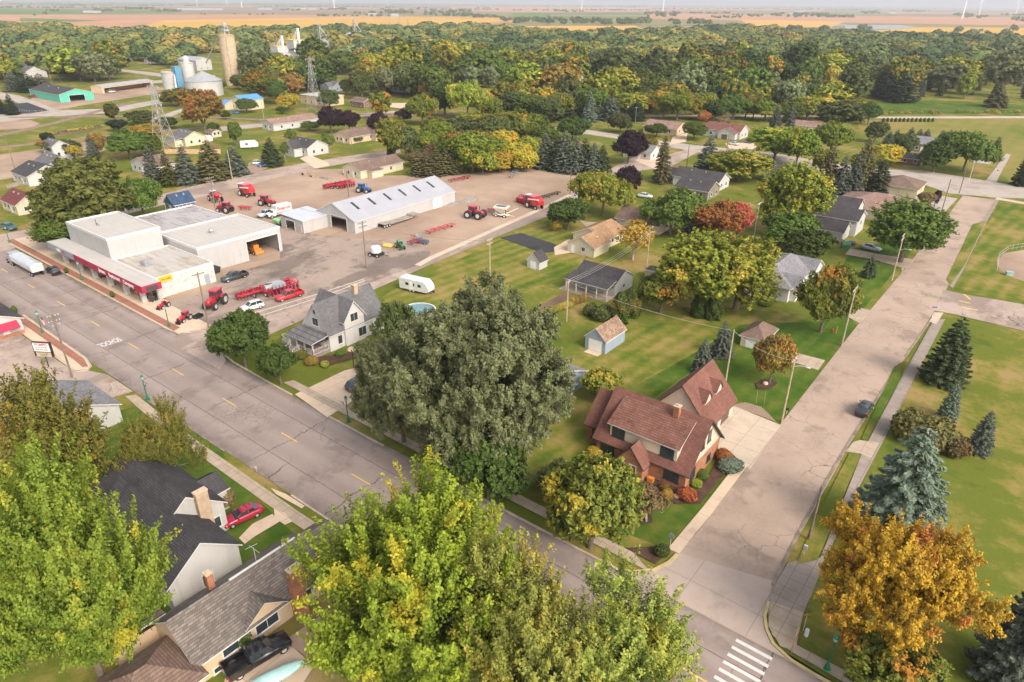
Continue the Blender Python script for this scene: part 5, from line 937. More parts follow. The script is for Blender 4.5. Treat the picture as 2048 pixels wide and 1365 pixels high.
def combine(px,py,ang,label):
    x,y=G(px,py); o=thing('combine_harvester',label,'farm machine',(x,y,.10),R(ang)); m=MB(); m.loft([[(1.2,-1.3,1.0),(1.2,1.3,1.0),(1.2,1.3,3.2),(1.2,-1.3,3.2)],[(-2.6,-1.35,1.2),(-2.6,1.35,1.2),(-2.6,1.3,3.2),(-2.6,-1.3,3.2)],[(-3.8,-1.1,1.5),(-3.8,1.1,1.5),(-3.8,1.0,2.6),(-3.8,-1.0,2.6)]]); m.box(-1.8,.9,-1.35,1.35,3.2,3.7); m.loft([[(1.2,-.7,1.0),(1.2,.7,1.0),(1.2,.7,1.8),(1.2,-.7,1.8)],[(3.2,-.8,.3),(3.2,.8,.3),(3.2,.8,.9),(3.2,-.8,.9)]]); m.build('body','paint_red',o)
    c=MB(); c.loft([[(1.25,-.9,1.8),(2.4,-.9,1.8),(2.4,.9,1.8),(1.25,.9,1.8)],[(1.25,-.85,3.4),(2.7,-.85,3.4),(2.7,.85,3.4),(1.25,.85,3.4)]]); k=c.build('cab','glass_dark',o); r=MB(); r.box(1.1,2.9,-1,1,3.4,3.6); r.build('cab_roof','paint_white',k); a=MB(); a.path([(.6,1.45,2.6),(-4.6,1.7,3.4)],.18,n=8); a.build('auger','rim_white',o); wheelset(o,[(.6,-1.55),(.6,1.55)],.95,.6,'rim_white'); wheelset(o,[(-2.7,-1.2),(-2.7,1.2)],.6,.4,'rim_white'); return o
combine(493,392,178,'red combine harvester with a white cab roof and folded auger')
combine(1066,416,165,'red harvester with dark rear parked beside the long folded header')
def wagon(px,py,ang,label):
    x,y=G(px,py); o=thing('seed_wagon',label,'farm machine',(x,y,.10),R(ang)); m=MB(); m.loft([[(-a,-b,z),(a,-b,z),(a,b,z),(-a,b,z)] for a,b,z in ((.5,.4,1.1),(1.6,1.2,2.2),(2.0,1.4,2.6),(2.0,1.4,3.0))]); m.build('hopper','paint_cream',o); t=MB(); t.box(-1.5,1.5,-.8,.8,3.01,3.1); t.build('lid','tarp',o); f=MB(); [f.tube((a,b,.5),(a,b,2.4),.08,n=4) for a in (-1.3,1.3) for b in (-.9,.9)]; f.box(-2.2,2.2,-.9,.9,.5,.65); f.path([(2.2,0,.6),(4.0,0,.5)],.09,n=4); f.path([(1.2,.8,.8),(4.6,1.2,2.6)],.15,n=6); f.build('chassis','paint_cream',o); wheelset(o,[(x_,y_) for x_ in (-1.3,1.3) for y_ in (-1,1)],.45,.25,'rim_white'); return o
wagon(1003,434,15,'cream seed wagon with a dark lid behind the articulated tractor')
o=thing('nurse_tank','white round tank on a black trailer beside the utility pole','tank trailer',(*G(753,513),.10),R(15)); m=MB(); m.lathe([(.1,.9),(1.25,.95),(1.3,1.1),(1.3,2.1),(1.15,2.35),(.4,2.5),(.3,2.62),(.05,2.62)],14); m.build('tank','paint_white',o); m=MB(); m.box(-1.7,1.7,-1.1,1.1,.55,.75); m.path([(1.7,0,.6),(3.4,0,.5)],.08,n=4); [m.box(a-.1,a+.1,b-.1,b+.1,.75,1.0) for a in (-1.2,1.2) for b in (-.9,.9)]; m.build('chassis','black_metal',o); wheelset(o,[(x_,y_) for x_ in (-1,1) for y_ in (-1.15,1.15)],.42,.25)
o=thing('mower_deck','yellow mower deck in the row along the depot road','farm implement',(*G(776,494),.10),R(20)); m=MB(); m.loft([[(-1.3,-.9,.2),(1.3,-.9,.2),(1.3,.9,.2),(-1.3,.9,.2)],[(-1.1,-.7,.55),(1.1,-.7,.55),(1.1,.7,.55),(-1.1,.7,.55)]]); m.path([(-1,0,.5),(-1.2,0,1.2),(-2,0,.4)],.08,n=4); m.build('deck','paint_yellow',o); wheelset(o,[(-1.2,-.9),(-1.2,.9)],.22,.15)
o=thing('hay_mower','black covered mower with a red frame nearest the depot road bend','farm implement',(*G(846,488),.10),R(12)); m=MB(); m.loft([[(-1.6,-.6,.3),(1.6,-.6,.3),(1.6,.6,.3),(-1.6,.6,.3)],[(-1.5,-.4,1.1),(1.5,-.4,1.1),(1.5,.4,1.1),(-1.5,.4,1.1)]]); m.build('cover','tarp',o); m=MB(); m.path([(-1.6,.2,.6),(-3.6,.6,.7),(-3.8,.6,1.5)],.1,n=5); m.build('arm','paint_red',o); wheelset(o,[(-1.2,-.9),(1.2,-.9)],.3,.2)
o=thing('stock_tank','round grey stock tank in the implement row','tank',(*G(836,474),.02)); m=MB(); m.lathe([(.9,0),(.95,.55),(.85,.55),(.82,.2),(.05,.18)],14); m.build('shell','steel',o)
o=thing('lowboy_trailer','grey lowboy trailer parked along the long barn wall','trailer',(*G(802,444),.10),R(92)); m=MB(); m.box(-5,3.6,-1.25,1.25,.55,.72); m.box(3.6,6.2,-1.2,1.2,1.0,1.2); m.box(3.4,3.7,-1.1,1.1,.7,1.1); m.box(-7.5,-5,-1.2,1.2,.9,1.05); [m.box(-5+k*.9,-4.9+k*.9,-1.35,1.35,.6,.75) for k in range(10)]; m.build('bed','wood_grey',o); wheelset(o,[(xx,yy) for xx in (-5.4,-6.4,-7.3) for yy in (-1.0,1.0)],.42,.3)
o=thing('loading_ramp','low timber retaining ramp at the far end of the long barn','ramp',(*G(925,406),0),R(80)); m=MB(); m.hexa([(-6,-1.4,.01),(5,-1.4,.01),(5,1.4,.01),(-6,1.4,.01),(-6,-1.4,.05),(5,-1.4,1.1),(5,1.4,1.1),(-6,1.4,.05)]); [m.box(-3+1.6*k,-2.85+1.6*k,-1.55,-1.4,.0,.4+.17*k) for k in range(6)]; m.build('deck','wood_grey',o)
o=thing('dozer','tan loader parked inside the workshop doorway','farm machine',(*G(512,508),.10),R(0)); m=MB(); m.box(-1.6,1.2,-.9,.9,.5,1.4); m.box(-.9,.6,-.7,.7,1.4,2.3); m.box(1.2,1.8,-1.1,1.1,.2,1.0); m.build('body','paint_orange',o); wheelset(o,[(x_,y_) for x_ in (-1,.9) for y_ in (-1,1)],.5,.4)
for i,(px,py) in enumerate(((525,496),(533,490),(540,486))): 
    o=thing('storage_rack','timber storage rack along the right side inside the workshop','rack',(G(px+6,py)[0]-3-1.4*i,89.3,.02),0,'racks inside the workshop'); m=MB(); [m.box(-.6,.6,-.4,.4,.1+.8*k,.2+.8*k) for k in range(5)]; [m.box(a-.04,a+.04,b-.04,b+.04,0,3.4) for a in (-.6,.6) for b in (-.4,.4)]; m.build('shelf','wood_pole_light',o)
for i,(x,y,c) in enumerate(((-141.5,56.0,'paint_orange'),(-140.0,56.3,'paint_orange'),(-138.6,55.6,'paint_charcoal'),(-136.2,56.4,'paint_charcoal'),(-158,56.2,'paint_charcoal'))):
    o=thing('lawn_mower',['orange ride-on mower under the canopy between the pillars','orange ride-on mower beside the showroom glass','charcoal ride-on mower by the last pillar but one','charcoal ride-on mower right of the last pillar','dark ride-on mower at the middle of the canopy'][i],'mower',(x,y,.1),R(200+30*i)); m=MB(); m.box(-.5,.6,-.5,.5,.2,.4); m.box(.2,.9,-.3,.3,.4,.85); m.box(-.5,-.1,-.25,.25,.4,.6); m.box(-.55,-.45,-.25,.25,.5,1.0); m.build('body',c,o); wheelset(o,[(-.45,-.5),(-.45,.5),(.65,-.4),(.65,.4)],.25,.2)
# box van
o=thing('box_van','white step van with red lettering on its tall box side','van',(*G(560,433),.10),R(-93)); m=MB(); m.box(-3.4,1.6,-1.2,1.2,.9,3.3); m.build('body','paint_white',o); m=MB(); m.loft([[(1.62,-1.05,.6),(1.62,1.05,.6),(1.62,1.0,2.3),(1.62,-1.0,2.3)],[(2.5,-1.05,.6),(2.5,1.05,.6),(2.3,.95,2.1),(2.3,-.95,2.1)],[(2.6,-.95,.6),(2.6,.95,.6),(2.6,.9,1.5),(2.6,-.9,1.5)],[(3.9,-.8,.6),(3.9,.8,.6),(3.9,.7,1.25),(3.9,-.7,1.25)]]); c=m.build('cab','paint_white',o); m=MB(); m.hexa([(2.54,-.9,1.5),(2.66,-.9,1.5),(2.66,.9,1.5),(2.54,.9,1.5),(2.28,-.85,2.08),(2.36,-.85,2.08),(2.36,.85,2.08),(2.28,.85,2.08)]); m.build('windscreen','glass_dark',c); m=MB(); m.box(3.88,3.95,-.6,.6,.7,1.15); m.build('grille','plastic_dark',c)
m=MB(); m.box(-3.3,1.5,1.2,1.22,1.15,1.4); m.build('stripe','ink_red',o); text('lettering','Snap-on',1.3,'ink_red',(-.9,1.215,2.45),(R(90),0,R(180)),.01,o); wheelset(o,[(3.0,-.95),(3.0,.95),(-2.2,-1),(-2.2,1)],.48,.3)
o=thing('grain_cart','green machine half hidden behind the white shed','farm machine',(*G(560,452),.10),R(-90)); m=MB(); m.loft([[(-a,-b,z),(a,-b,z),(a,b,z),(-a,b,z)] for a,b,z in ((.7,.5,.6),(1.5,1.1,1.5),(1.5,1.1,1.9))]); m.build('hopper','paint_lime',o); wheelset(o,[(0,-1),(0,1)],.5,.3)
# silver semi trailer on the main street
x=-175.6; o=thing('semi_truck','long silver grain trailer truck driving along the main street','truck',(x,47.4,.08),R(180)); m=MB()
m.loft([[(-6.2,-1.1,1.1),(-6.2,1.1,1.1),(-6.2,1.25,1.6),(-6.2,1.25,2.7),(-6.2,-1.25,2.7),(-6.2,-1.25,1.6)],[(5.4,-1.1,1.1),(5.4,1.1,1.1),(5.4,1.25,1.6),(5.4,1.25,2.7),(5.4,-1.25,2.7),(5.4,-1.25,1.6)]]); [m.box(-6.1+.48*k,-6.04+.48*k,-1.29,1.29,1.6,2.72) for k in range(25)]; m.build('trailer','galvanised',o)
m=MB(); m.loft([[(xx,1.15*math.cos(a),2.7+.35*math.sin(a)) for a in [math.pi*k/8 for k in range(9)]]+[(xx,-1.15,2.6),(xx,1.15,2.6)] for xx in (-6.0,5.2)]); m.build('tarp','paint_silver',o); m=MB(); m.loft([[(6.0,-1.15,.7),(6.0,1.15,.7),(6.0,1.1,2.9),(6.0,-1.1,2.9)],[(8.0,-1.15,.7),(8.0,1.15,.7),(7.7,1.0,2.8),(7.7,-1.0,2.8)],[(8.1,-1.0,.6),(8.1,1.0,.6),(8.1,.9,1.8),(8.1,-.9,1.8)],[(9.8,-.9,.6),(9.8,.9,.6),(9.8,.8,1.6),(9.8,-.8,1.6)]]); m.build('cab','paint_steelgrey',o); wheelset(o,[(xx,yy) for xx in (-5.4,-4.2,5.6,6.7,9.0) for yy in (-1.0,1.0)],.5,.3)
# camper, pool, boat, hoop
o=thing('camper_trailer','white camper trailer parked on the mown lawn above the pool','camper',(*G(834,583),.05),R(10)); m=MB(); m.loft([[(xx,-1.2,z0),(xx,1.2,z0),(xx,1.2,z1-.1),(xx,1.08,z1),(xx,-1.08,z1),(xx,-1.2,z1-.1)] for xx,z0,z1 in ((-3.6,.7,2.8),(-3.4,.55,2.95),(2.6,.55,2.95),(3.3,.6,2.4),(3.7,.8,1.6))]); b=m.build('body','paint_white',o)
for xx,w in ((-1.6,.8),(.1,.35),(1.5,.8)): m=MB(); m.box(xx-w/2,xx+w/2,-1.225,-1.2,1.5,2.1); m.build('window','glass_dark',o); m=MB(); m.box(xx-w/2,xx+w/2,1.2,1.225,1.5,2.1); m.build('window','glass_dark',o)
m=MB(); m.box(-.9,-.2,-1.23,-1.2,.7,2.4); m.build('door','rim_white',o); m=MB(); [m.box(a-.3,a+.3,-.3,.3,2.95,3.12) for a in (-2,.8)]; m.build('roof_vent','trim_white',o); m=MB(); m.path([(3.5,0,.6),(4.6,0,.5)],.07,n=4); m.box(4.0,4.4,-.2,.2,.55,.9); m.build('hitch','black_metal',o); wheelset(o,[(xx,yy) for xx in (-.9,-.05) for yy in (-1.08,1.08)],.36,.22)
px_,py_=G(838,632); o=thing('swimming_pool','round above ground swimming pool with a white rim beside the willow','pool',(px_,py_,0)); m=MB(); m.lathe([(3.2,0),(3.25,1.2),(3.4,1.22),(3.4,1.3),(3.1,1.3),(3.1,1.0)],28); m.build('wall','siding_bluegrey',o); m=MB(); m.lathe([(3.12,1.3),(3.42,1.3),(3.42,1.35),(3.12,1.35),(3.12,1.3)],28,caps=False); m.build('rim','trim_white',o); m=MB(); m.lathe([(.02,1.08),(3.1,1.08),(3.1,1.1),(.02,1.1)],28); m.build('water','pool_water',o); m=MB(); m.path([(3.0,-1,0),(3.0,-1,2)],.05,n=4); m.path([(3.0,-.4,0),(3.0,-.4,2)],.05,n=4); [m.box(2.95,3.05,-1,-.4,.3+.3*k,.35+.3*k) for k in range(4)]; m.build('ladder','galvanised',o)
o=thing('boat','pale aqua boat hull upside down on a small trailer at the bottom edge','boat',(*G(562,1362),.10),R(74)); m=MB(); m.loft([[(xx,w*math.cos(a),.75+h*math.sin(a)) for a in [math.pi*k/8 for k in range(9)]] for xx,w,h in ((-2.4,.75,.45),(-1,.82,.52),(.6,.72,.5),(1.7,.42,.38),(2.4,.05,.12))]); m.build('hull','paint_aqua',o,True); m=MB(); m.box(-2.2,1.8,-.06,.06,.35,.45); m.box(-1.0,-.8,-.8,.8,.35,.45); m.path([(1.8,0,.4),(3.0,0,.4)],.05,n=4); m.build('trailer','galvanised',o); wheelset(o,[(-.9,-.85),(-.9,.85),(2.7,.2)],.24,.16)
o=thing('basketball_hoop','basketball hoop with a white backboard at the drive edge','basketball hoop',(*G(708,738),0),R(150)); m=MB(); m.path([(0,0,0),(0,0,3.0),(.5,0,3.3)],.08,n=6); m.build('pole','black_metal',o); m=MB(); m.loft([[(.55+d,w*math.cos(a),3.4+.5*math.sin(a)) for a in [2*math.pi*k/12 for k in range(12)]] for d,w in ((0,.62),(.06,.62))]); b=m.build('backboard','stone',o); m=MB(); m.path([(.85+.22*math.cos(a),.22*math.sin(a),3.05) for a in [2*math.pi*k/10 for k in range(11)]],.02,n=4); m.path([(.85+.2*math.cos(a),.2*math.sin(a),2.85-.1*(k%2)) for k,a in enumerate([2*math.pi*k/10 for k in range(11)])],.012,n=4); m.build('rim','paint_orange',b)
for px,py,a,lab in ((418-8,286,20,'white camper beside the plank fence'),(500,297,60,'white camper trailer with its awning open behind the tall spruce'),(380,278,15,'white motorboat under a cover left of the camper')):
    o=thing('camper_trailer',lab,'camper' if 'camper' in lab else 'boat',(*G(px,py),.10),R(a)); m=MB(); m.loft([[(xx,-1.2,z0),(xx,1.2,z0),(xx,1.2,z1-.1),(xx,1.05,z1),(xx,-1.05,z1),(xx,-1.2,z1-.1)] for xx,z0,z1 in ((-3.6,.7,2.8),(-3.4,.5,3.0),(2.4,.5,3.0),(3.4,.7,2.0))]); m.build('body','paint_white',o); m=MB(); m.box(-1.6,-.6,-1.23,-1.2,1.5,2.2); m.build('window','glass_dark',o); m=MB(); m.path([(3.4,0,.6),(4.6,0,.5)],.07,n=4); m.build('hitch','black_metal',o); wheelset(o,[(0,-1.08),(0,1.08)],.36,.22)
# play things by the stepped house
for i,(px,py,c,lab) in enumerate(((1684,490,'paint_blue','blue plastic slide by the white stepped house'),(1690,497,'paint_green','green plastic playhouse by the white stepped house'),(1702,490,'tarp','dark covered trampoline bundle on the drive by the stepped house'))):
    o=thing(('toy_slide','playhouse','covered_pile')[i],lab,'toy' if i<2 else 'covered pile',(*G(px,py),.10),R(30)); m=MB()
    if i==0: m.hexa([(-.3,-.4,1.1),(.1,-.4,1.1),(.1,.4,1.1),(-.3,.4,1.1),(-.3,-.4,1.3),(.1,-.4,1.3),(.1,.4,1.3),(-.3,.4,1.3)]); m.hexa([(.1,-.35,1.1),(1.7,-.35,.05),(1.7,.35,.05),(.1,.35,1.1),(.1,-.35,1.25),(1.7,-.35,.2),(1.7,.35,.2),(.1,.35,1.25)]); [m.tube((-.25,b,0),(-.25,b,1.2),.05,n=4) for b in (-.35,.35)]
    elif i==1: walls(m,-.9,.9,-.8,.8,0,1.1,.6,'x'); gable_roof(m,-.9,.9,-.8,.8,1.1,.6,.15,'x',.06,.1); m.mi=[0]*len(m.mi)
    else: m.sphere((0,0,.45),1.3,.9,.55,9,5,0,.1)
    m.build('body',c,o)

o=thing('scrap_pile','heap of orange and tan scrap iron on the dirt behind the barn','scrap pile',(*G(622,352),.05)); m=MB()
for k in range(16): a,b,c_=rnd.uniform(-4,4),rnd.uniform(-1.2,1.2),rnd.uniform(.2,.9); m.tube((a,b,c_*.3),(a+rnd.uniform(-1.5,1.5),b+rnd.uniform(-.8,.8),c_),rnd.uniform(.05,.16),n=4)
m.build('beams','rust_orange',o); q=MB()
for k in range(5): a=rnd.uniform(-4,4); q.box(a,a+1.2,-1.4,-.3,.02,rnd.uniform(.3,.8))
q.build('plates','wood_grey',o)
o=thing('timber_pile','low pile of grey boards beside the scrap iron behind the barn','timber pile',(*G(652,358),.05)); m=MB(); [m.box(-2.4,2.4,-1+.42*k,-.62+.42*k,.02+.0*k,.3+.1*(k%2)) for k in range(5)]; m.build('boards','wood_grey',o)
o=thing('dumpster','dark green waste container against the workshop wall','container',(*G(431,546),.05),R(5)); m=MB(); m.hexa([(-.9,-.6,.1),(.9,-.6,.1),(.9,.6,.1),(-.9,.6,.1),(-1.1,-.8,1.3),(1.1,-.8,1.3),(1.1,.8,1.3),(-1.1,.8,1.3)]); m.box(-1.12,1.12,-.82,.82,1.3,1.36); m.build('body','black_metal',o)
# ------------------------------------------------------------------ poles, lamps, wires, signs
def pole(px,py,h,label,arms=1,lamp=None,rz=0,mat='wood_pole',tf=False,name='utility_pole',cat='utility pole',group='timber utility poles',aw=1.2):
    x,y=G(px,py) if py is not None else px; o=thing(name,label,cat,(x,y,0),rz,group); m=MB(); pr=.06 if 'mast' in name else 1.0*(.09 if mat=='galvanised' else .16); m.tube((0,0,-.3),(0,0,h),pr,pr*.7,8); m.build('pole',mat,o)
    for k in range(arms):
        z=h-.35-.9*k; a=MB(); a.box(-.06,.06,-aw,aw,z-.07,z+.07); a.tube((0,-.6,z),(0,0,z-.6),.03,n=4); a.tube((0,.6,z),(0,0,z-.6),.03,n=4); c=a.build('crossarm',mat,o); i=MB(); [i.lathe([(.05,z+.07),(.07,z+.15),(.04,z+.26)],6,0,(0,b*aw,0)) for b in (-.95,-.45,.45,.95)]; i.build('insulators','ceramic',c)
    if tf:
        for b in ((-.45,.45) if tf==2 else (.38,)): t=MB(); t.lathe([(.1,h-2.4),(.2,h-2.4),(.2,h-1.7),(.1,h-1.6)],10,0,(.28,b,0)); t.build('transformer','steel',o)
    if lamp:
        z,l,dx,dy=lamp; a=MB(); a.path([(0,0,z),(dx*l*.5,dy*l*.5,z+.35),(dx*l,dy*l,z+.4)],.045,n=5); b=a.build('lamp_arm','galvanised',o); k=MB(); k.sphere((dx*(l+.3),dy*(l+.3),z+.38),.38,.16,.1,8,4); k.build('lamp_head','galvanised',b)
    return (x,y)
P1=pole(733,537,11.1,'tall timber pole with two crossarms beside the white round tank',2); P2=pole(418,657,11.1,'timber pole with a small crossarm at the dealership corner',1); P3=pole(145,757,11.3,'leaning timber pole with a cluster of fittings by the pizza sign',2,tf=2,aw=.8)
P4=pole(434,436,11.5,'timber pole with two crossarms and twin transformers behind the dark flat roof',2,tf=2); P5=pole(1563,845,10.7,'timber pole with a street light arm at the cream drive mouth',1,(9.3,1.6,1,.1),mat='wood_pole_light',aw=1.1); P6=pole(1683,692,11.2,'pale timber pole with a white crossarm in front of the turning maple',1,mat='wood_pole_light',aw=1.4)
P7=pole(1783,562,10.8,'timber pole with two white crossarms and a street light by the side street',2,(7.2,1.6,1,.1),mat='wood_pole_light'); P8=pole(1450,770,9.8,'slim bare timber pole rising behind the brick house garage',0,mat='wood_pole_light',name='wood_pole'); P9=pole(1617,1080,7.6,'short leaning timber pole at the broken kerb',0,name='wood_pole')
P10=pole(1880,435,11,'dark timber pole on the left verge near the top of the side street',0,name='wood_pole'); P11=pole(1918,388,10,'dark pole at the upper crossing of the side street',0,name='wood_pole'); P12=pole(980,560,9.5,'light crossarm pole standing in the mown lawn',2,mat='wood_pole_light',aw=.9); P13=pole(1133,644,8.5,'slender pole beside the vegetable plot',1,mat='wood_pole_light',aw=.7)
P14=pole(1293,535,8.5,'crossarm pole behind the little tan box shed',1,mat='wood_pole_light'); P15=pole(1140,390,8.5,'dark post at the far corner of the depot road',0,name='wood_pole'); P16=pole(465,360,10,'thin pale pole on the back street verge',0,mat='wood_pole_light',name='wood_pole'); P17=pole(307,368,10,'crossarm pole in front of the leftmost grey spruce',1,mat='wood_pole_light'); P18=pole(30,338,11.5,'tall timber pole on the gravel at the left edge',0)
P19=pole(16,180,11,'crossarm pole by the far left road',1); P20=pole(105,170,11,'pole behind the mint green shed',1); P21=pole(240,245,10,'pole with a transformer by the upright cedar',1,tf=1); P22=pole(1270,252,9,'crossarm pole on the lawn beside the pale upper street',1); P23=pole(704,300,9,'thin pole in the yard of the low tan house',0); P24=pole(1373,337,9,'thin dark post at the street bend',0,name='wood_pole'); P25=pole(1452,312,9,'thin dark post before the white and grey cars',0,name='wood_pole'); P26=pole(698,395,8,'weathered pole behind the long barn',0,name='wood_pole')
P27=pole(1000,236,9,'galvanised street light pole by the railway',0,(8.6,1.8,1,.2),mat='galvanised',name='street_light',cat='street light'); P28=pole(1938,362,7,'pale street light at the upper crossing',0,(6.5,1.8,1,-.3),mat='galvanised',name='street_light',cat='street light'); P29=pole(1505,490,11,'antenna mast with a flat crossbar between the yellow tree and the red tree',1,mat='galvanised',name='antenna_mast',cat='mast'); pole(528,240,9,'slim pole near the long white house',0,mat='wood_pole_light',name='wood_pole')
def wire(a,b,za,zb,label,sag=.9,mat='wire',r=.022,n=9):
    A=Vector((a[0],a[1],za));B=Vector((b[0],b[1],zb)); m=MB(); m.path([tuple(A.lerp(B,i/n)-Vector((0,0,sag*4*(i/n)*(1-i/n)))) for i in range(n+1)],r,n=3); o=m.build('power_line',mat); tag(o,label,'power line','overhead wires'); return o
wires=[(P5,P6,10.3,10.8,'wire between the drive mouth pole and the white crossarm pole'),(P6,P7,10.8,10.4,'wire between the white crossarm pole and the two arm street light pole'),(P7,P10,10.4,10.8,'wire from the two arm street light pole to the dark verge pole'),(P10,P11,10.6,9.8,'wire between the two dark poles of the upper side street'),(P8,P5,9.6,10.2,'wire from the slim pole over the garage to the drive mouth pole'),(P13,P8,8.2,9.6,'wire from the vegetable plot pole to the slim pole by the garage'),(P13,P14,8.2,8.2,'wire crossing above the porch building roof'),(P12,P13,9.0,8.2,'wire from the lawn crossarm pole to the vegetable plot pole'),(P1,P2,10.7,10.7,'wire along the depot between its two tall poles'),(P1,P12,10.2,9.0,'wire over the camper from the tank pole'),(P2,P3,10.6,10.8,'wire across the main street from the dealership corner'),(P4,P1,11.0,10.6,'wire over the dealership workshop roof'),(P17,P16,9.6,9.8,'wire in front of the grey spruces'),(P16,P26,9.8,7.8,'wire over the back street to the barn pole'),(P19,P20,10.6,10.6,'wire behind the mint green shed'),(P14,P29,8.2,10.6,'wire running off towards the antenna mast')]
for a,b,za,zb,l in wires: wire(a,b,za,zb,l,mat='wire_light' if 'porch' in l or 'slim' in l else 'wire')
for dy in (-.6,.6): wire((P13[0]+dy,P13[1]),(P14[0]+dy,P14[1]),8.2,8.2,'wire crossing above the porch building roof',mat='wire_light')
def lamp(px,py,label,flag=None):
    x,y=G(px,py); o=thing('street_lamp',label,'street lamp',(x,y,.03),0,'green street lamps on the main street'); m=MB(); m.lathe([(.34,0),(.34,.1),(.26,.18),(.24,.5),(.14,.75),(.085,.95),(.07,3.6),(.1,3.65)],10); m.build('post','lamp_green',o); m=MB(); m.lathe([(.1,3.65),(.2,3.75),(.24,4.05),(.2,4.15)],8); g_=m.build('lantern','lamp_glass',o); m=MB(); m.lathe([(.27,4.15),(.2,4.28),(.08,4.38),(.04,4.55)],8); m.build('cap','lamp_green',g_)
    if flag:
        a=MB(); a.path([(0,0,2.6),(.9*flag[0],.9*flag[0]*.4,3.4)],.025,n=4); k=a.build('bracket','lamp_green',o)
        if flag[1]=='us':
            for i in range(7): f=0; q=MB(); q.hexa([(.85*flag[0]+dx_,.34*flag[0]+.02*(i%2),3.35-.9*u-.02) for dx_,u in ()]+[]) if 0 else None
            q=MB(); U=Vector((.35*flag[0],.14,-.9)).normalized(); V=Vector((.5*flag[0],.2,.35)).normalized(); O=Vector((.35*flag[0],.14*flag[0],2.92)); n_=Vector((0,.012,0))
            def cell(q,u0,u1,v0,v1,mi,e=1.0): p=[O+U*u0+V*v0,O+U*u1+V*v0,O+U*u1+V*v1,O+U*u0+V*v1]; q.hexa([tuple(a-n_*e) for a in p]+[tuple(a+n_*e) for a in p],mi)
            for i in range(7): cell(q,0,1.3,.62/7*i,.62/7*(i+1),i%2)
            cell(q,0,.5,.26,.62,2,1.6); q.build('flag',['flag_red','ink_white','flag_blue'],o)
        else: b=MB(); b.box(.12,.75,-.02,.02,2.75,3.45); b.build('banner','sign_blue',o); d=MB(); d.tube((.43,-.03,3.1),(.43,.03,3.1),.2,n=10); d.build('emblem','ink_white',o)
lamp(86,667,'green street lamp with a flag by the pizza shop',(1,'us')); lamp(296,802,'green street lamp with a small blue banner',(1,'b')); lamp(697,845,'green street lamp with a flag at the farmhouse drive',(-1,'us')); lamp(1653,1340,'green street lamp under the orange maple near the crosswalk'); lamp(339,655,'green street lamp at the dealership corner by the small tractors'); lamp(165,562,'green street lamp with a flag in front of the canopy',(-1,'us')); lamp(20,487,'green street lamp at the left end of the brick pavement')
# pizza sign
o=thing('shop_sign','white and tan POMPEI pizza sign on a thin black post','sign',(*G(98,735),0),R(32)); m=MB(); m.tube((0,0,0),(0,0,2.2),.09,n=6); m.build('post','black_metal',o); m=MB(); m.box(-1.45,1.45,-.2,.2,3.0,4.62); b=m.build('panel','sign_white',o); m=MB(); m.box(-1.3,1.3,-.18,.18,2.1,2.98); m.build('letter_board','sign_tan',o); m=MB(); [m.box(*q,-.24,.24,*z) for q,z in (((-1.52,1.52),(4.6,4.68)),((-1.52,1.52),(2.96,3.04)),((-1.54,-1.45),(2.1,4.68)),((1.45,1.54),(2.1,4.68)))]; m.build('frame','black_metal',o)
for body,size,mat_,z in (('POMPEI',.62,'ink_red',4.25),('PIZZA FACTORY',.27,'ink_black',3.78),('800-453-4381',.36,'ink_red',3.36)): text('lettering',body,size,mat_,(0,-.205,z),(R(90),0,0),.01,b,sx=1.05)
for i in range(3): m=MB(); m.box(-1.0+.2*i,.9-.15*i,-.19,-.18,2.75-.25*i,2.81-.25*i); m.build('lettering','ink_black',o)
def sign(px,py,h,label,board,mat,rz=0,name='road_sign',shape='rect',post='galvanised'):
    o=thing(name,label,'sign',(*G(px,py),0),rz); m=MB(); m.tube((0,0,0),(0,0,h),.04,n=5); m.build('post',post,o); w,hh=board; m=MB()
    if shape=='rect': m.box(-w/2,w/2,-.05,-.02,h-hh,h)
    else: m.loft([[(w/2*math.cos(a),y_,h-w/2+w/2*math.sin(a)) for a in [2*math.pi*(k+.5)/8 for k in range(8)]] for y_ in (-.05,-.02)])
    m.build('board',mat,o); return o
sign(1339,1100,2.4,'grey octagonal stop sign seen from behind at the street corner',(.8,.8),'steel',R(0),'stop_sign','oct'); sign(1606,1262,2.3,'orange tag sign on a thin post beside the white utility stub',(.75,.2),'paint_orange',R(40)); sign(1583,1306,3.4,'rusty signpost at the right corner pavement',(.1,.5),'rust_orange',R(0),post='rust_orange'); sign(1862,640,2.8,'street name sign at the side road mouth',(.9,.25),'sign_blue',R(30)); sign(228,785,2.2,'small brown back of a road sign by the grey cottage',(.35,.45),'rust_orange',R(20)); sign(1216,262,2.0,'yellow diamond warning sign on the upper lawn',(.7,.7),'sign_yellow',R(10),shape='oct'); sign(1672,668,1.5,'yellow post marker beside the white crossarm pole',(.1,.6),'sign_yellow',post='sign_yellow'); sign(513,944,.9,'white mailbox leaning on the street verge',(.4,.3),'paint_white',R(20),'mailbox'); sign(843,925,1.1,'black mailbox at the dark driveway mouth under the willow',(.5,.3),'black_metal',R(10),'mailbox'); sign(1803,547,1.2,'white mailbox near the two arm street light pole',(.4,.3),'paint_white',R(10),'mailbox'); sign(1573,828,1.0,'black mailbox beside the drive mouth pole',(.5,.4),'black_metal',R(10),'mailbox'); sign(1992,352,2.2,'red and white stop sign at the upper crossing',(.6,.6),'paint_red',R(20),'stop_sign','oct')
o=thing('utility_box','silver meter box on a short pipe at the broken kerb','utility box',(*G(1607,1112),0)); m=MB(); m.tube((0,0,0),(0,0,1.3),.05,n=6); m.build('pipe','galvanised',o); m=MB(); m.box(-.2,.2,-.12,.12,1.0,1.5); m.build('box','galvanised',o)
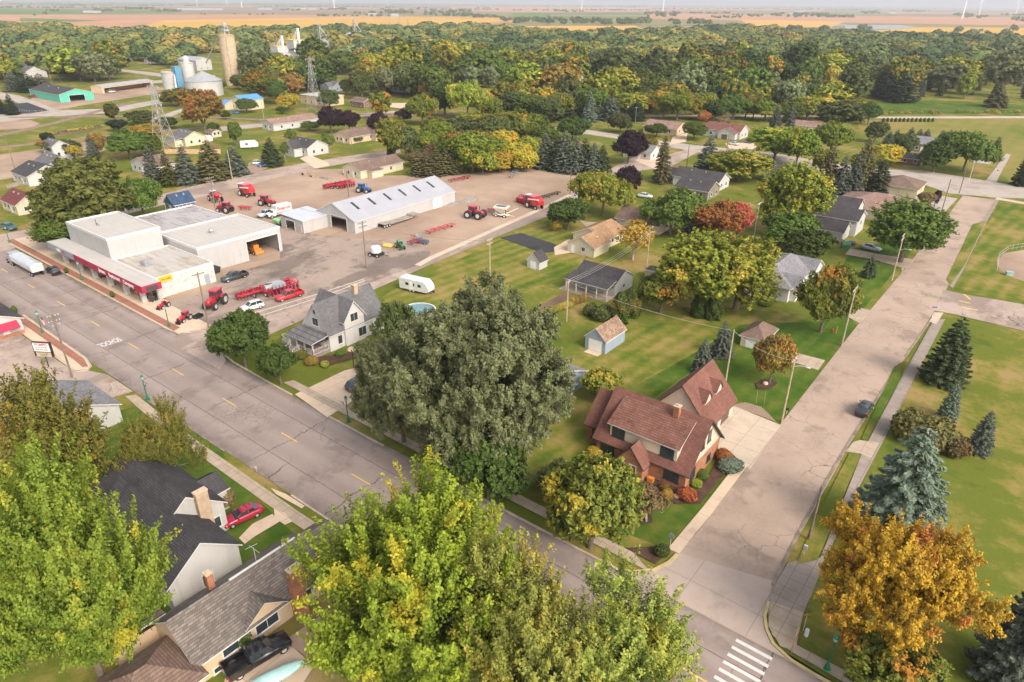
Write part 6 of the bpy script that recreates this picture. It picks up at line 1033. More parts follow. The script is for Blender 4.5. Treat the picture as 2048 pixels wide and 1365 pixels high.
o=thing('bollard','white plastic utility stub near the corner pavement','bollard',(*G(1612,1272),0)); m=MB(); m.lathe([(.2,0),(.2,.8),(.16,.9),(.04,.95)],10); m.build('cover','rim_white',o)
for px,py,l in ((1512,808,'thin yellow stake nearest the cream drive'),(1528,810,'thin yellow stake further from the cream drive')):
    o=thing('marker_stake',l,'stake',(*G(px,py),0)); m=MB(); m.tube((0,0,0),(-.15,.1,2.4),.03,n=4); m.build('rod','wood_pole_light',o)
o=thing('fire_hydrant','red fire hydrant on the verge near the white crossarm pole','hydrant',(*G(1664,665),0)); m=MB(); m.lathe([(.2,0),(.2,.08),(.14,.1),(.14,.55),(.17,.58),(.13,.7),(.03,.78)],10); m.tube((-.24,0,.45),(.24,0,.45),.07,n=6); m.build('body','paint_red',o)
o=thing('dugout_box','pale green utility box beside the ball field dirt','utility box',(*G(2018,551),0),R(20)); m=MB(); m.box(-.7,.7,-.5,.5,.05,.8); m.box(-.75,.75,-.55,.55,.8,.9); m.build('box','lamp_glass',o)
for i,(px,py,l) in enumerate(((545,680-110,'a'),)): pass
for px,py,s_,l in ((134,548,1,'leafy plant in a dark tub near the canopy'),(226,596,1,'leafy plant in a dark tub at the middle of the brick pavement'),(31,628,1.2,'small conifer in a tub by the pizza shop awning'),(158,700-6,.0,'')):
    if not s_: continue
    o=thing('planter_tub',l,'plant',(*G(px,py),.1),0,'planted tubs on the brick pavement'); m=MB(); m.lathe([(.32,0),(.42,.5),(.36,.5),(.3,.4),(.03,.4)],10); m.build('tub','black_metal',o); p=PROTO['cedar_small']; c=bpy.data.objects.new('foliage',p['crown']); COL.objects.link(c); c.parent=o; c.location=(0,0,.4); c.scale=(.35*s_,.35*s_,.3*s_); remat(c,'leaf_green')
for px,py,r,l in ((1353,996,.45,'pale boulder between the yellow and red shrubs'),(1374,1003,.28,'small pale boulder left of the red shrub'),(1530,770,.5,'pale boulder under the turning maple by the hip roof shed')):
    m=MB(); m.sphere((0,0,r*.5),r,r*.85,r*.7,8,5,0,.12); o=m.build('boulder','stone',None,True); o.location=(*G(px,py),0); tag(o,l,'rock')
def fence(pts,h,mat,label,post=2.4,slat=False,name='fence'):
    w=[G(*p) for p in pts]; o=thing(name,label,'fence',(w[0][0],w[0][1],0)); m=MB(); q=MB()
    for a,b in zip(w,w[1:]):
        A=Vector((a[0]-w[0][0],a[1]-w[0][1],0));B=Vector((b[0]-w[0][0],b[1]-w[0][1],0)); L=(B-A).length; t=(B-A).normalized(); n_=Vector((-t.y,t.x,0))*.03
        if slat: m.hexa([tuple(v) for v in (A-n_,B-n_,B+n_,A+n_,A-n_+Vector((0,0,h)),B-n_+Vector((0,0,h)),B+n_+Vector((0,0,h)),A+n_+Vector((0,0,h)))])
        else:
            for z in (.4*h,.92*h): m.tube(A+Vector((0,0,z)),B+Vector((0,0,z)),.025 if mat=='galvanised' else .05,n=4)
        k=max(1,int(L/post)); [q.tube(A.lerp(B,i/k),A.lerp(B,i/k)+Vector((0,0,h+.1)),.03 if mat=='galvanised' else .07,n=4) for i in range(k+1)]
    m.build('panel',mat,o); q.build('post',mat,o)
fence([(370,280),(400,284),(440,300),(443,308),(400,308),(330,308)],1.8,'wood_fence','new plank fence around the yard beside the lattice pylon',slat=True); fence([(1412,268),(1440,262)],1.6,'trim_white','white board fence left of the red roofed house',slat=True); fence([(15,378),(60,365)],1.2,'wood_grey','low grey board fence in front of the white houses',slat=True); fence([(890,236),(930,241),(970,243)],1.3,'wood_grey','dark rail fence below the broad yellowing tree'); fence([(1993,545),(1995,518),(2015,503),(2060,496)],1.6,'galvanised','curved chain fence around the ball field dirt',1.6); fence([(40,224),(60,228),(96,226),(92,215)],1.6,'galvanised','chain fence round the tennis court by the conifers',2.5)
poly('tennis_court',[(20,210),(55,206),(98,222),(60,228),(30,228)],'asphalt_new')
fence([(745,1365),(722,1318),(695,1290)][::-1],1.1,'galvanised','wire garden fence on the dry lawn at the bottom edge',2.4)
# ------------------------------------------------------------------ pylons, silos, elevators, turbines
def pylon(px,py,h,label,w=3.4):
    x,y=G(px,py); o=thing('lattice_pylon',label,'pylon',(x,y,0),R(15),'steel lattice pylons'); m=MB(); lv=[0,.16,.32,.46,.58,.68,.78,.88,1.0]; wd=lambda f: w*(1-f)**1.25+.32
    for i in range(len(lv)-1):
        a,b=lv[i],lv[i+1]; za,zb=a*h,b*h; A=wd(a);B=wd(b); ca=[(-A,-A,za),(A,-A,za),(A,A,za),(-A,A,za)]; cb=[(-B,-B,zb),(B,-B,zb),(B,B,zb),(-B,B,zb)]; r=.085
        for k in range(4): j=(k+1)%4; m.tube(ca[k],cb[k],r,n=4); m.tube(ca[k],cb[j],r*.5,n=4); m.tube(ca[j],cb[k],r*.55,n=4); m.tube(cb[k],cb[j],r*.55,n=4)
    m.build('tower','tower_steel',o)
    for f in (.70,.83,.95): 
        a=MB(); z=f*h; [a.path([(0,0,z+.5),(sg*2.8,0,z+.1)],.09,n=4) for sg in (-1,1)]; [a.tube((0,0,z-.5),(sg*2.8,0,z+.1),.07,n=4) for sg in (-1,1)]; c=a.build('crossarm','tower_steel',o); i=MB(); [i.tube((sg*2.8,0,z+.1),(sg*2.8,0,z-.7),.09,n=5) for sg in (-1,1)]; i.build('insulators','ceramic',c)
pylon(332,302,26,'tall lattice pylon in front of the grey roofed house with the plank fence',3.2); pylon(631,222,28,'lattice pylon beside the flat roofed ochre building',3.0); pylon(558,158,26,'lattice pylon left of the blue spruce near the white elevators',2.8); pylon(781,68,26,'leftmost of three far pylons above the woods',2.2); pylon(799,68,27,'middle of three far pylons above the woods',2.2); pylon(817,68,26,'rightmost of three far pylons above the woods',2.2)
def silo(cx,cy,r,h,mat,label,top='flat',n=24,name='silo',extra=None,z0=0):
    o=thing(name,label,'silo',(cx,cy,0)); m=MB(); m.lathe([(r,0),(r,h)],n); m.build('wall',mat,o); m=MB()
    if top=='cone': m.lathe([(r*1.03,h),(r*1.03,h+.15),(.4,h+r*.5),(.4,h+r*.5+.5),(.02,h+r*.5+.6)],n)
    else: m.lathe([(r*1.04,h),(r*1.04,h+.5),(.02,h+.55)],n)
    m.build('roof',mat if top!='cone' else 'silo_metal',o)
    if extra: extra(o)
    return o
sx,sy=G(456,172)
def headgear(o):
    m=MB(); [m.tube((a,b,32),(a*.5,b*.5,39),.3,n=5) for a in (-2,2) for b in (-2,2)]; m.box(-2,2,-2,2,35.5,36.5); m.lathe([(1.2,38),(1.6,39),(1.6,40.5),(.4,41)],10); m.build('headhouse','tower_steel',o); k=MB(); [k.tube((4.6*math.cos(a),4.6*math.sin(a),32.4),(4.6*math.cos(a),4.6*math.sin(a),33.5),.12,n=4) for a in [2*math.pi*i/14 for i in range(14)]]; k.lathe([(4.55,33.3),(4.7,33.3),(4.7,33.5),(4.55,33.5),(4.55,33.3)],20,caps=False); k.build('railing','bronze',o); c=MB(); c.tube((-4,-4.5,31),(-22,-6,14),.5,n=6); c.build('conveyor','tower_steel',o); d=MB(); d.box(3.0,4.4,-3.4,-2.2,0,32); d.build('pilaster','concrete_grey',o)
silo(sx-2,sy+6,5.4,32,'brick_silo','tall tan concrete grain silo with machinery on top',extra=headgear)
a,b=G(372,186); silo(a,b+4,4.2,18,'silo_white','tall slim white silo with a domed cap',extra=lambda o:(lambda m:(m.lathe([(2.0,18.5),(2.0,21),(.8,22.2),(.02,22.4)],12),m.build('cap','silo_white',o)))(MB())); silo(a-5,b-5,6.0,12.5,'silo_white','shorter white silo left of the blue chute',extra=lambda o:(lambda m:(m.lathe([(5.75,13.7),(5.95,13.7),(5.95,13.9),(5.75,13.9),(5.75,13.7)],16,caps=False),[m.tube((5.85*math.cos(q),5.85*math.sin(q),13),(5.85*math.cos(q),5.85*math.sin(q),13.8),.08,n=4) for q in [k_*.5236 for k_ in range(12)]],m.build('railing','bronze',o)))(MB()))
a2,b2=G(412,190); silo(a2,b2,11,8.8,'silo_white','broad white mill building with a conical roof and dark doorway',top='cone',name='mill_silo',extra=lambda o:(lambda m:(m.box(-1.6,1.6,-8.6,-7.8,.02,3.6),m.build('doorway','interior_dark',o)))(MB()))  # mill door opening is a near-black box, its inner shade painted in
o=thing('grain_chute','blue grain leg tower between the white silos','grain elevator',(a+1.5,b-4.5,0)); m=MB(); m.box(-2.6,2.6,-2.0,2.0,4,16.5); m.build('tower','chute_blue',o); m=MB(); m.path([(0,-1.6,12),(3.5,-4,6),(6,-5,0.2)],.7,n=8); m.build('chute','silo_metal',o); m=MB(); [m.tube((u,v,0),(u,v,4),.2,n=4) for u in (-1.3,1.3) for v in (-1.1,1.1)]; m.build('legs','tower_steel',o)
def elevator(px,py,label,w,h,base):
    x,y=G(px,py); o=thing('grain_elevator',label,'grain elevator',(x,y,0)); m=MB(); m.box(-w,w,-w,w,h*.45,h*.78); m.build('bin','silo_white',o); m=MB(); [m.tube((u*w,v*w,0),(u*w,v*w,h*.45),.5,n=5) for u in (-.9,.9) for v in (-.9,.9)]; m.box(w*.9,w*1.35,-.8,.8,0,h*1.25); m.path([(w,0,h*1.2),(0,0,h*.8)],.45,n=6); m.path([(w,0,h*1.2),(-w*.6,0,h*.8)],.45,n=6); m.build('leg','rim_white',o); m=MB(); m.box(-w-.2,w+.2,-w-.2,w+.2,h*.78,h*.80); [m.tube((u*w,v*w,h*.8),(u*w,v*w,h*.86),.15,n=4) for u in (-1,0,1) for v in (-1,1)]; m.build('railing','bronze',o)
    m=MB(); walls(m,-base,base*.8,-6,8,0,8,3,'x'); r=MB(); gable_roof(r,-base,base*.8,-6,8,8,3,.3,'x'); m.build('wall','metal_white',o); r.build('roof',['metalroof_white','trim_white'],o)
elevator(562,128,'white grain elevator with yellow headgear, the nearer of the pair',5.6,20,11); elevator(594,120,'white grain elevator with yellow headgear beside the steel bins',6.0,24,14)
for i,(px,py,r,h,l) in enumerate(((627,112,8.2,9.5,'nearest big galvanised grain bin of the row'),(640,106,8.2,9.5,'second galvanised grain bin behind the nearest one'),(655,100,9,10,'last big galvanised grain bin of the row'),(700,82,8,8,'far small grain bin left of the distant leg tower'),(723,82,10,9,'far grain bin right of the distant leg tower'))):
    x,y=G(px,py); silo(x,y,r,h,'silo_metal',l,'cone',20,'grain_bin')
for px,py,h,l in ((643,98,27,'steel leg tower rising behind the row of grain bins'),(711,80,28,'distant steel leg tower between the far bins')):
    x,y=G(px,py); o=thing('leg_tower',l,'grain elevator',(x,y,0)); m=MB(); [m.tube((u,v,0),(u*.6,v*.6,h),.3,n=4) for u in (-2.2,2.2) for v in (-2.2,2.2)]; [m.box(-2,2,-2,2,h*k/6,h*k/6+.4) for k in range(1,7)]; m.tube((0,0,0),(0,0,h+3),.7,n=6); m.path([(0,0,h),(9,4,h*.5)],.4,n=5); m.path([(0,0,h),(-9,4,h*.5)],.4,n=5); m.build('frame','tower_steel',o)
def turbine(px,py,label,s_=1.0):
    x,y=G(px,py); o=thing('wind_turbine',label,'wind turbine',(x,y,0),YAW+R(180),'wind turbines on the horizon'); h=100*s_; m=MB(); m.tube((0,0,0),(0,0,h),2.6,1.5,10); m.build('mast','turbine_white',o); m=MB(); m.box(-2,2,-6,4,h,h+4); n_=m.build('nacelle','turbine_white',o); rot=rnd.uniform(0,2)
    for k in range(3):
        an=rot+k*2*math.pi/3; b=MB(); c_,s2=math.cos(an),math.sin(an); b.loft([[(c_*d-s2*w,4.6,h+2+s2*d+c_*w),(c_*d-s2*w,5.3,h+2+s2*d+c_*w),(c_*d+s2*w,5.3,h+2+s2*d-c_*w),(c_*d+s2*w,4.6,h+2+s2*d-c_*w)] for d,w in ((0,1.2),(8,1.9),(50*s_,.4))]); b.build('blade','turbine_white',n_)
for i,(px,py) in enumerate(((395,14),(455,12.5),(484,16),(669,20),(775,13),(1163,24),(1325,29),(1924,38),(1957,33),(2031,30))): turbine(px,py,'white wind turbine mast far off '+('above the left fields, left of three','above the left fields, middle of three','above the left fields, right of three','beyond the white elevators','above the small far grove','left of the pair beyond the middle woods','right of the pair beyond the middle woods','nearest on the right horizon','second on the right horizon','last at the right edge')[i])
for i,(px,py,w) in enumerate(((185,26,34),(385,20.5,60),(430,20.5,30),(530,20,26),(605,20,14),(625,20.5,16),(745,31,16),(790,33,14),(1064,14,30),(1124,13,20),(1200,16,26),(1228,17,22),(1588,29,22),(1600,25.5,20),(1785,28,14),(1460,11.5,30),(1985,20,30))):
    x,y=G(px,py); h=3.5 if w<40 else 4; d=PJ(x,y,0)[2]; L=w/F*d; o=thing('farm_building','white farm building far out in the fields, '+('alone on the left pink field','longest of the left poultry sheds','right of the longest poultry shed','above the golden field left of the elevators','left of two beyond the silos','right of two beyond the silos','beside the dark grove over the bins','right of the dark grove over the bins','on the pink field past the middle grove','near the first middle turbine','between the middle turbines, left','between the middle turbines, right','left of the far right grove','just above the far right grove','by the right pond field','on the middle horizon','under the right edge turbine')[i],'farm building',(x,y,0),YAW); m=MB(); walls(m,-L/2,L/2,-6,6,0,h*1.3,4,'x'); m.build('wall','metal_white',o); r=MB(); gable_roof(r,-L/2,L/2,-6,6,h*1.3,4,.4,'x',.3); r.build('roof',['metalroof_white','trim_white'],o)
# ------------------------------------------------------------------ named trees: key, base px, top row, width px, foliage, label
ML='maple_tree'; SP='spruce_tree'
T('hero_maple_two',212,1375,915,355,'leaf_bright','huge bright green maple filling the bottom left corner',ML)
T('hero_maple_open',122,1060,752,250,'leaf_limeolive','olive green maple turning bronze beside the grey cottage',ML)
T('hero_maple_open',-40,1010,770,150,'leaf_olive','olive maple cut off by the left edge of the street block',ML)
T('hero_airy',338,985,800,165,'leaf_limeolive','ragged bush maple with yellow tips behind the black roof house',ML)
T('hero_maple',840,1370,948,390,'leaf_maple','large yellow green maple at the bottom centre over the sidewalk',ML)
T('hero_airy',1055,1470,1085,230,'leaf_airy','airy pale green maple, left one of the pair on the street verge',ML)
T('hero_airy',1222,1475,1125,270,'leaf_airy','airy pale green maple, right one of the pair on the street verge',ML)
T('hero_orange',1745,1295,1025,310,'leaf_orange','glowing orange maple at the bottom right corner',ML)
T('maple_round',1775,1400,1250,205,'leaf_turning','green maple just below the orange one at the lamp',ML)
T('hero_willow',965,925,580,335,'leaf_willow','giant grey green willow shading the farmhouse drive','willow_tree')
T('hero_willow',808,885,676,185,'leaf_willow','drooping grey green tree at the left foot of the giant willow','willow_tree')
T('maple_mid',978,1000,845,145,'leaf_deep','dark green maple under the front edge of the giant willow',ML)
T('locust',795,706,605,80,'leaf_dull','dark tangled tree between the farmhouse and the giant willow','willow_tree')
T('maple_round',1180,1095,915,178,'leaf_olive','round bronzing maple before the brick house porch',ML)
T('bare_tree',1292,1045,965,70,'leaf_brown','thin brownish crabapple in a mulch ring by the brick house','crabapple_tree')
T('maple_round_two',1125,985,920,90,'leaf_dull','small grey green tree at the left corner of the brick house yard','crabapple_tree')
T('maple_round',492,735,622,112,'leaf_deep','rounded green street maple on the corner verge',ML); T('maple_round_two',563,770,690,76,'leaf_deep','smaller round street maple in front of the porch stairs',ML)
T('maple_mid',1203,800,738,72,'leaf_limeyellow','yellow green tree behind the bungalow in its mulch bed',ML)
T('spruce',1403,745,683,36,'needle_grey','narrow blue spruce behind the brick house garage',SP); T('spruce_two',1442,712,650,42,'needle_grey','blue spruce right of the narrow one behind the garage',SP)
T('maple_round',1538,768,672,78,'leaf_rust','bronze red maple in a mulch ring by the hip roof shed',ML)
T('maple_round_two',1640,665,537,118,'leaf_turning','full green maple with a red and gold top at the verge',ML)
T('maple_tall',1395,625,468,170,'leaf_limeyellow','tall yellow green tree left of the grey roofed ranch',ML); T('maple_tall',1470,620,478,140,'leaf_limeyellow','tall yellow green tree touching the grey roofed ranch',ML)
T('maple_round',1320,625,545,88,'leaf_turning','round green tree with golden tips by the porch building',ML)
T('cedar',1262,632,578,34,'leaf_cedar','leftmost columnar cedar of the hedge by the porch building','cedar_tree'); T('cedar',1238,645,585,36,'leaf_cedar','brown tipped cedar in the hedge by the porch building','cedar_tree'); T('cedar',1395,633,590,30,'leaf_deep','dark cedar under the tall yellow green trees','cedar_tree'); T('cedar_small',1424,637,593,34,'leaf_deep','small cone shaped cedar right end of the hedge','cedar_tree'); T('bush_two',1208,640,610,46,'leaf_dull','low dark bush left of the cedar hedge','bush','bush'); T('bush',1180,630,605,30,'leaf_dull','dark bush behind the blue grey shed','bush','bush')
T('spruce_small',1736,555,515,30,'needle_green','small young spruce on the lawn near the silver car',SP)
T('maple_tall',1800,525,402,145,'leaf_green','broad green street tree before the stepped house',ML)
T('maple_tall',1575,470,332,140,'leaf_limeyellow','tall golden green tree behind the red maple',ML); T('maple_round',1438,482,404,104,'leaf_redmaple','coppery orange maple in the middle of the block',ML); T('maple_round_two',1472,486,408,52,'leaf_crimson','vivid pink red maple against the coppery one',ML)
T('maple_mid',1570,500,425,100,'leaf_green','rich green tree right of the red maple',ML); T('maple_mid',1610,520,460,90,'leaf_deep','deep green tree behind the grey roofed ranch',ML)
T('locust',1340,470,380,130,'leaf_green','green locust tree spreading over the brown roofed ranch','locust_tree'); T('spruce',1388,470,408,38,'needle_blue','blue spruce beside the coppery maple',SP); T('bare_tree',1265,520,440,70,'leaf_gold','thin yellow tree behind the cream ranch','ash_tree')
T('maple_round',1135,460,398,72,'leaf_deep','dense dark round tree at the start of the blacktop drive','linden_tree'); T('maple_round_two',1112,465,443,22,'leaf_gold','tiny golden sapling by the dense dark round tree','sapling'); T('locust',1205,432,345,120,'leaf_limeyellow','flat topped yellow green locust at the depot road','locust_tree'); T('maple_round',1250,400,335,55,'leaf_purple','dark purple plum behind the flat topped locust','plum_tree')
T('maple_round_two',1255,328,263,64,'leaf_purple','large purple beech beside the pale roofed house','plum_tree'); T('spruce_slim',1322,366,278,36,'needle_tan','slender drooping tan green spruce at the street bend',SP); T('spruce',1414,345,277,44,'needle_grey','single grey green spruce near the dark posts',SP)
# right-hand park
T('spruce_hero',1885,765,648,92,'needle_green','large green spruce on the park lawn by the pavement',SP); T('spruce_hero',1893,838,770,44,'needle_blue','little pale blue spruce beside the brown shrub',SP); T('spruce_hero',1955,905,832,52,'needle_grey','dark blue green spruce right of the brown shrub',SP); T('spruce_hero',1780,1085,878,178,'needle_blue','big silvery blue spruce behind the orange maple',SP); T('spruce_hero',2025,1370,1165,190,'needle_grey','broad dark spruce cut by the lower right edge',SP)
for px,py,top,w,l in ((1822,876,818,84,'left mound'),(1862,893,832,92,'middle mound'),(1906,907,866,64,'low right mound')): T('bush',px,py,top,w,'leaf_juniper','sprawling brown juniper on the park lawn, '+l,'juniper_bush','bush')
# shrubs at the brick house and others
for px,py,top,w,m,l in ((1187,922,893,34,'leaf_gold','golden bush at the left corner of the brick house'),(1200,930,915,22,'leaf_limeyellow','lime bush touching a pale round one by the porch'),(1218,935,912,26,'leaf_airy','pale round hydrangea left of the porch'),(1290,985,975,24,'leaf_gold','small yellow mound in front of the brick house'),(1333,996,978,26,'leaf_gold','bright yellow mound left of the red shrub'),(1374,998,974,38,'leaf_shrubred','dark red mound at the brick house corner'),(1328,980,966,20,'leaf_rust','rusty mound under the front window'),(1392,972,957,24,'leaf_limeyellow','yellow green bush on the side wall of the brick house'),(1405,955,938,26,'leaf_green','green bush on the side wall of the brick house'),(1447,920,897,34,'leaf_rust','bronze bush at the cream drive corner'),(1460,938,915,48,'needle_blue','blue grey creeping juniper at the cream drive corner'),(1324,1110,1088,30,'leaf_deep','green bush behind the stop sign'),(625,728,712,26,'leaf_rust','rusty shrub at the farmhouse porch corner'),(650,734,722,16,'leaf_limeyellow','small lime shrub at the farmhouse porch corner'),(682,712,700,22,'leaf_green','green shrub along the farmhouse wall'),(604,716,700,24,'leaf_olive','olive shrub beside the porch stairs'),(447,1010,970,50,'leaf_brown','brown topped hedge bush by the tan brick chimney'),(480,1290,1235,52,'leaf_deep','dark green shrub against the tan house wall'),(1530,610,600,26,'leaf_green','low green shrub in front of the white deck'),(412,985,968,36,'leaf_brown','brown shrub behind the small porch roof')): T('bush' if px%2 else 'bush_two',px,py,top,w,m,l,'bush','bush')
# vegetable plot rows
for i in range(9): px,py=1085+i*6.5,632-i*2.2; T('bush_two',px,py,py-12,17,'leaf_crop' if i%3 else 'leaf_gold','leafy vegetable plant in the plot below the porch building','vegetable_plant','plant','vegetables in the plot')
for i in range(9): px,py=1142+i*4,612-i*1.3; T('cedar_small',px,py,py-15,8,'leaf_gold' if i%2 else 'leaf_brown','dry corn stalk clump in the plot below the porch building','corn_stalks','plant','corn in the plot')
# around the dealership and west side
T('willow_mid',185,480,318,180,'leaf_oliveg','big round olive tree at the left end of the dealership','willow_tree'); T('maple_tall',130,500,430,100,'leaf_green','green lower tree touching the tall white block',ML); T('locust',290,440,358,88,'leaf_green','loose green tree behind the white block','locust_tree'); T('maple_mid',245,440,375,60,'leaf_dull','dull green tree behind the brick chimney',ML)
for px,py,top,w,m,l in ((310,370,300,42,'needle_grey','grey spruce, first from the left in the back street row'),(340,372,310,40,'leaf_cedar','brown green juniper second in the back street row'),(376,368,298,52,'needle_grey','pale grey spruce third in the back street row'),(425,360,288,62,'needle_tan','tall drooping spruce fourth in the back street row'),(472,350,298,54,'needle_grey','grey spruce at the right end of the back street row'),(545,332,280,40,'needle_green','dark spruce in front of the white cross gabled house'),(188,318,272,28,'needle_grey','small grey spruce beside the yellow bush at the gravel'),(26,230,192,30,'needle_dark','dark spruce at the tennis court, right one'),(5,228,196,24,'needle_dark','dark spruce at the tennis court, left one')): T('spruce' if px%2 else 'spruce_two',px,py,top,w,m,l,SP)
for px,py,top,w,m,l,k in ((229,245,208,28,'leaf_cedar','upright dark cedar by the tracks','oval'),(238,262,240,40,'needle_dark','low dark juniper by the tracks','maple_mid'),(262,318,262,80,'leaf_green','dense green round tree left of the tall pylon','maple_round'),(300,310,270,54,'leaf_green','green tree just left of the tall pylon','maple_mid'),(200,312,268,36,'leaf_rust','dry orange tree beside the small grey spruce','maple_mid'),(130,310,280,70,'leaf_dull','dark green clump at the gravel yard','maple_mid'),(100,305,280,44,'leaf_rust','rusty bush clump at the gravel yard','maple_mid'),(152,314,292,34,'leaf_yellow','yellow bush at the gravel yard','maple_round'),(98,288,266,30,'needle_dark','dark juniper beside the white track','maple_mid'),(295,270,248,60,'leaf_yellow','golden brush left of the pylon foot','maple_mid'),(282,250,222,54,'leaf_dull','green tree behind the golden brush','maple_mid'),(335,258,235,40,'leaf_deep','dark tree behind the pylon','maple_round'),(410,262,182,82,'leaf_rust','big bronze tree right of the pylon','willow_mid'),(360,212,178,70,'leaf_olive','yellow bronze tree below the silos','maple_mid'),(428,268,246,24,'leaf_deep','dark shrub under the big bronze tree','maple_round'),(474,292,245,26,'leaf_green','slim green tree in the back yard','oval'),(452,240,222,22,'leaf_deep','small dark tree by the tracks near the blue roof','maple_round'),(495,226,198,40,'leaf_green','green tree right of the blue roofed house','maple_round'),(430,186,164,50,'leaf_green','green bushes at the foot of the tall silo','maple_mid'),(485,180,150,40,'leaf_dull','grey green tree right of the tall silo foot','maple_mid'),(523,205,140,64,'leaf_turning','tall yellow green tree between silo and pylon','maple_tall'),(556,210,160,40,'leaf_deep','dark tree left of the second pylon','maple_round'),(577,222,188,40,'leaf_yellow','yellow shrub tree by the ochre building','maple_mid'),(565,228,214,22,'leaf_deep','dark bush left of the ochre building','maple_round'),(660,218,180,40,'leaf_dull','grey feathery tree right of the ochre building','willow_mid'),(725,200,145,44,'leaf_dull','dark drooping tree before the white grey roofed house','willow_mid'),(693,190,160,24,'leaf_dull','small dull tree beside the white grey roofed house','maple_mid')): T(k,px,py,top,w,m,l,'broadleaf_tree')
for px,py,top,w,l in ((663,268,215,48,'leftmost purple leaved tree by the railway'),(700,266,222,40,'second purple leaved tree by the railway'),(758,276,225,40,'purple leaved tree behind the low tan house roof'),(808,250,218,32,'purple leaved tree at the foot of the golden maple'),(906,280,248,20,'small purple leaved tree on the mown strip')): T('maple_round',px,py,top,w,'leaf_purple',l,'plum_tree')
for px,py,top,w,m,l,k in ((582,290,258,24,'leaf_green','thin young tree before the long white house','bare_tree'),(620,262,243,36,'leaf_green','green hedge clump by the long white house','maple_round'),(570,318,285,20,'leaf_green','thin young tree before the white cross gabled house','bare_tree'),(658,305,266,26,'leaf_green','sparse young tree in the tan house yard','bare_tree'),(712,285,272,28,'leaf_green','green bush at the tan house front','maple_round'),(760,240,185,40,'leaf_turning','green golden tree by the tan shed','oval'),(790,322,235,62,'leaf_olive','feathery bronze tree near the yellow house','willow_mid'),(783,318,278,16,'leaf_green','narrow bright cedar before the feathery bronze tree','cedar'),(815,322,255,46,'leaf_dull','dull green tree beside the feathery bronze tree','oval'),(850,310,265,50,'leaf_bright','bright green round tree left of the depot thicket','maple_round'),(835,335,305,36,'leaf_brown','pinkish brown bush by the yellow house','maple_mid'),(845,250,190,60,'leaf_turning','big green maple with golden flecks by the mown strip','maple_round'),(855,198,163,42,'leaf_orange','orange crowned maple above the green maple','maple_mid'),(935,240,165,84,'leaf_limeyellow','broad spreading yellow green tree with a visible trunk','locust'),(890,232,170,64,'leaf_deep','dark green tree left of the broad spreading tree','maple_mid'),(965,240,178,50,'leaf_yellow','yellow tree right of the broad spreading tree','maple_round'),(985,242,195,40,'leaf_turning','green yellow tree near the railway light pole','maple_round'),(868,285,235,50,'leaf_olive','bronze green tree at the mown strip','maple_mid'),(912,315,265,46,'leaf_rust','orange brown tree in the depot thicket','maple_mid'),(945,345,268,80,'leaf_bright','bright green tree in the depot thicket','maple_mid'),(985,300,240,70,'leaf_dull','large dull green tree in the depot thicket','maple_mid'),(1043,290,222,70,'leaf_turning','green maple with red flames on top','maple_round'),(1075,285,230,50,'leaf_deep','dark tree right of the red flamed maple','maple_mid'),(1035,335,287,60,'leaf_yellow','yellow thicket behind the dark header','maple_mid'),(965,350,300,60,'leaf_limeyellow','yellow green thicket behind the corn header','maple_mid'),(1000,345,305,44,'leaf_gold','golden thicket clump behind the corn header','maple_mid'),(1145,282,235,62,'leaf_deep','dark green tree by the bend of the upper street','maple_round'),(1245,268,245,0,'','',''),(1345,0,0,0,'','','')):
    if k: T(k,px,py,top,w,m,l,'broadleaf_tree')
for i,(px,py,top,h_) in enumerate(((838,352,305,0),(856,354,306,0),(874,352,302,0),(892,350,303,0),(908,348,300,0))): T('pine',px,py,top,34,'needle_tan','tall bare stemmed pine in the grove at the end of the long barn','pine_tree','tree','pines behind the barn')
for px,py,top,w,m in ((1090,338,272,40,'needle_grey'),(1112,342,275,36,'needle_green'),(1128,345,268,40,'needle_grey'),(1150,348,278,38,'needle_grey'),(1168,346,282,36,'needle_green'),(1186,350,290,36,'needle_grey'),(1203,350,295,34,'needle_green')): T('spruce',px,py,top,w,m,'spruce in the dense row at the far end of the dirt lot',SP,'tree','spruces at the dirt lot')
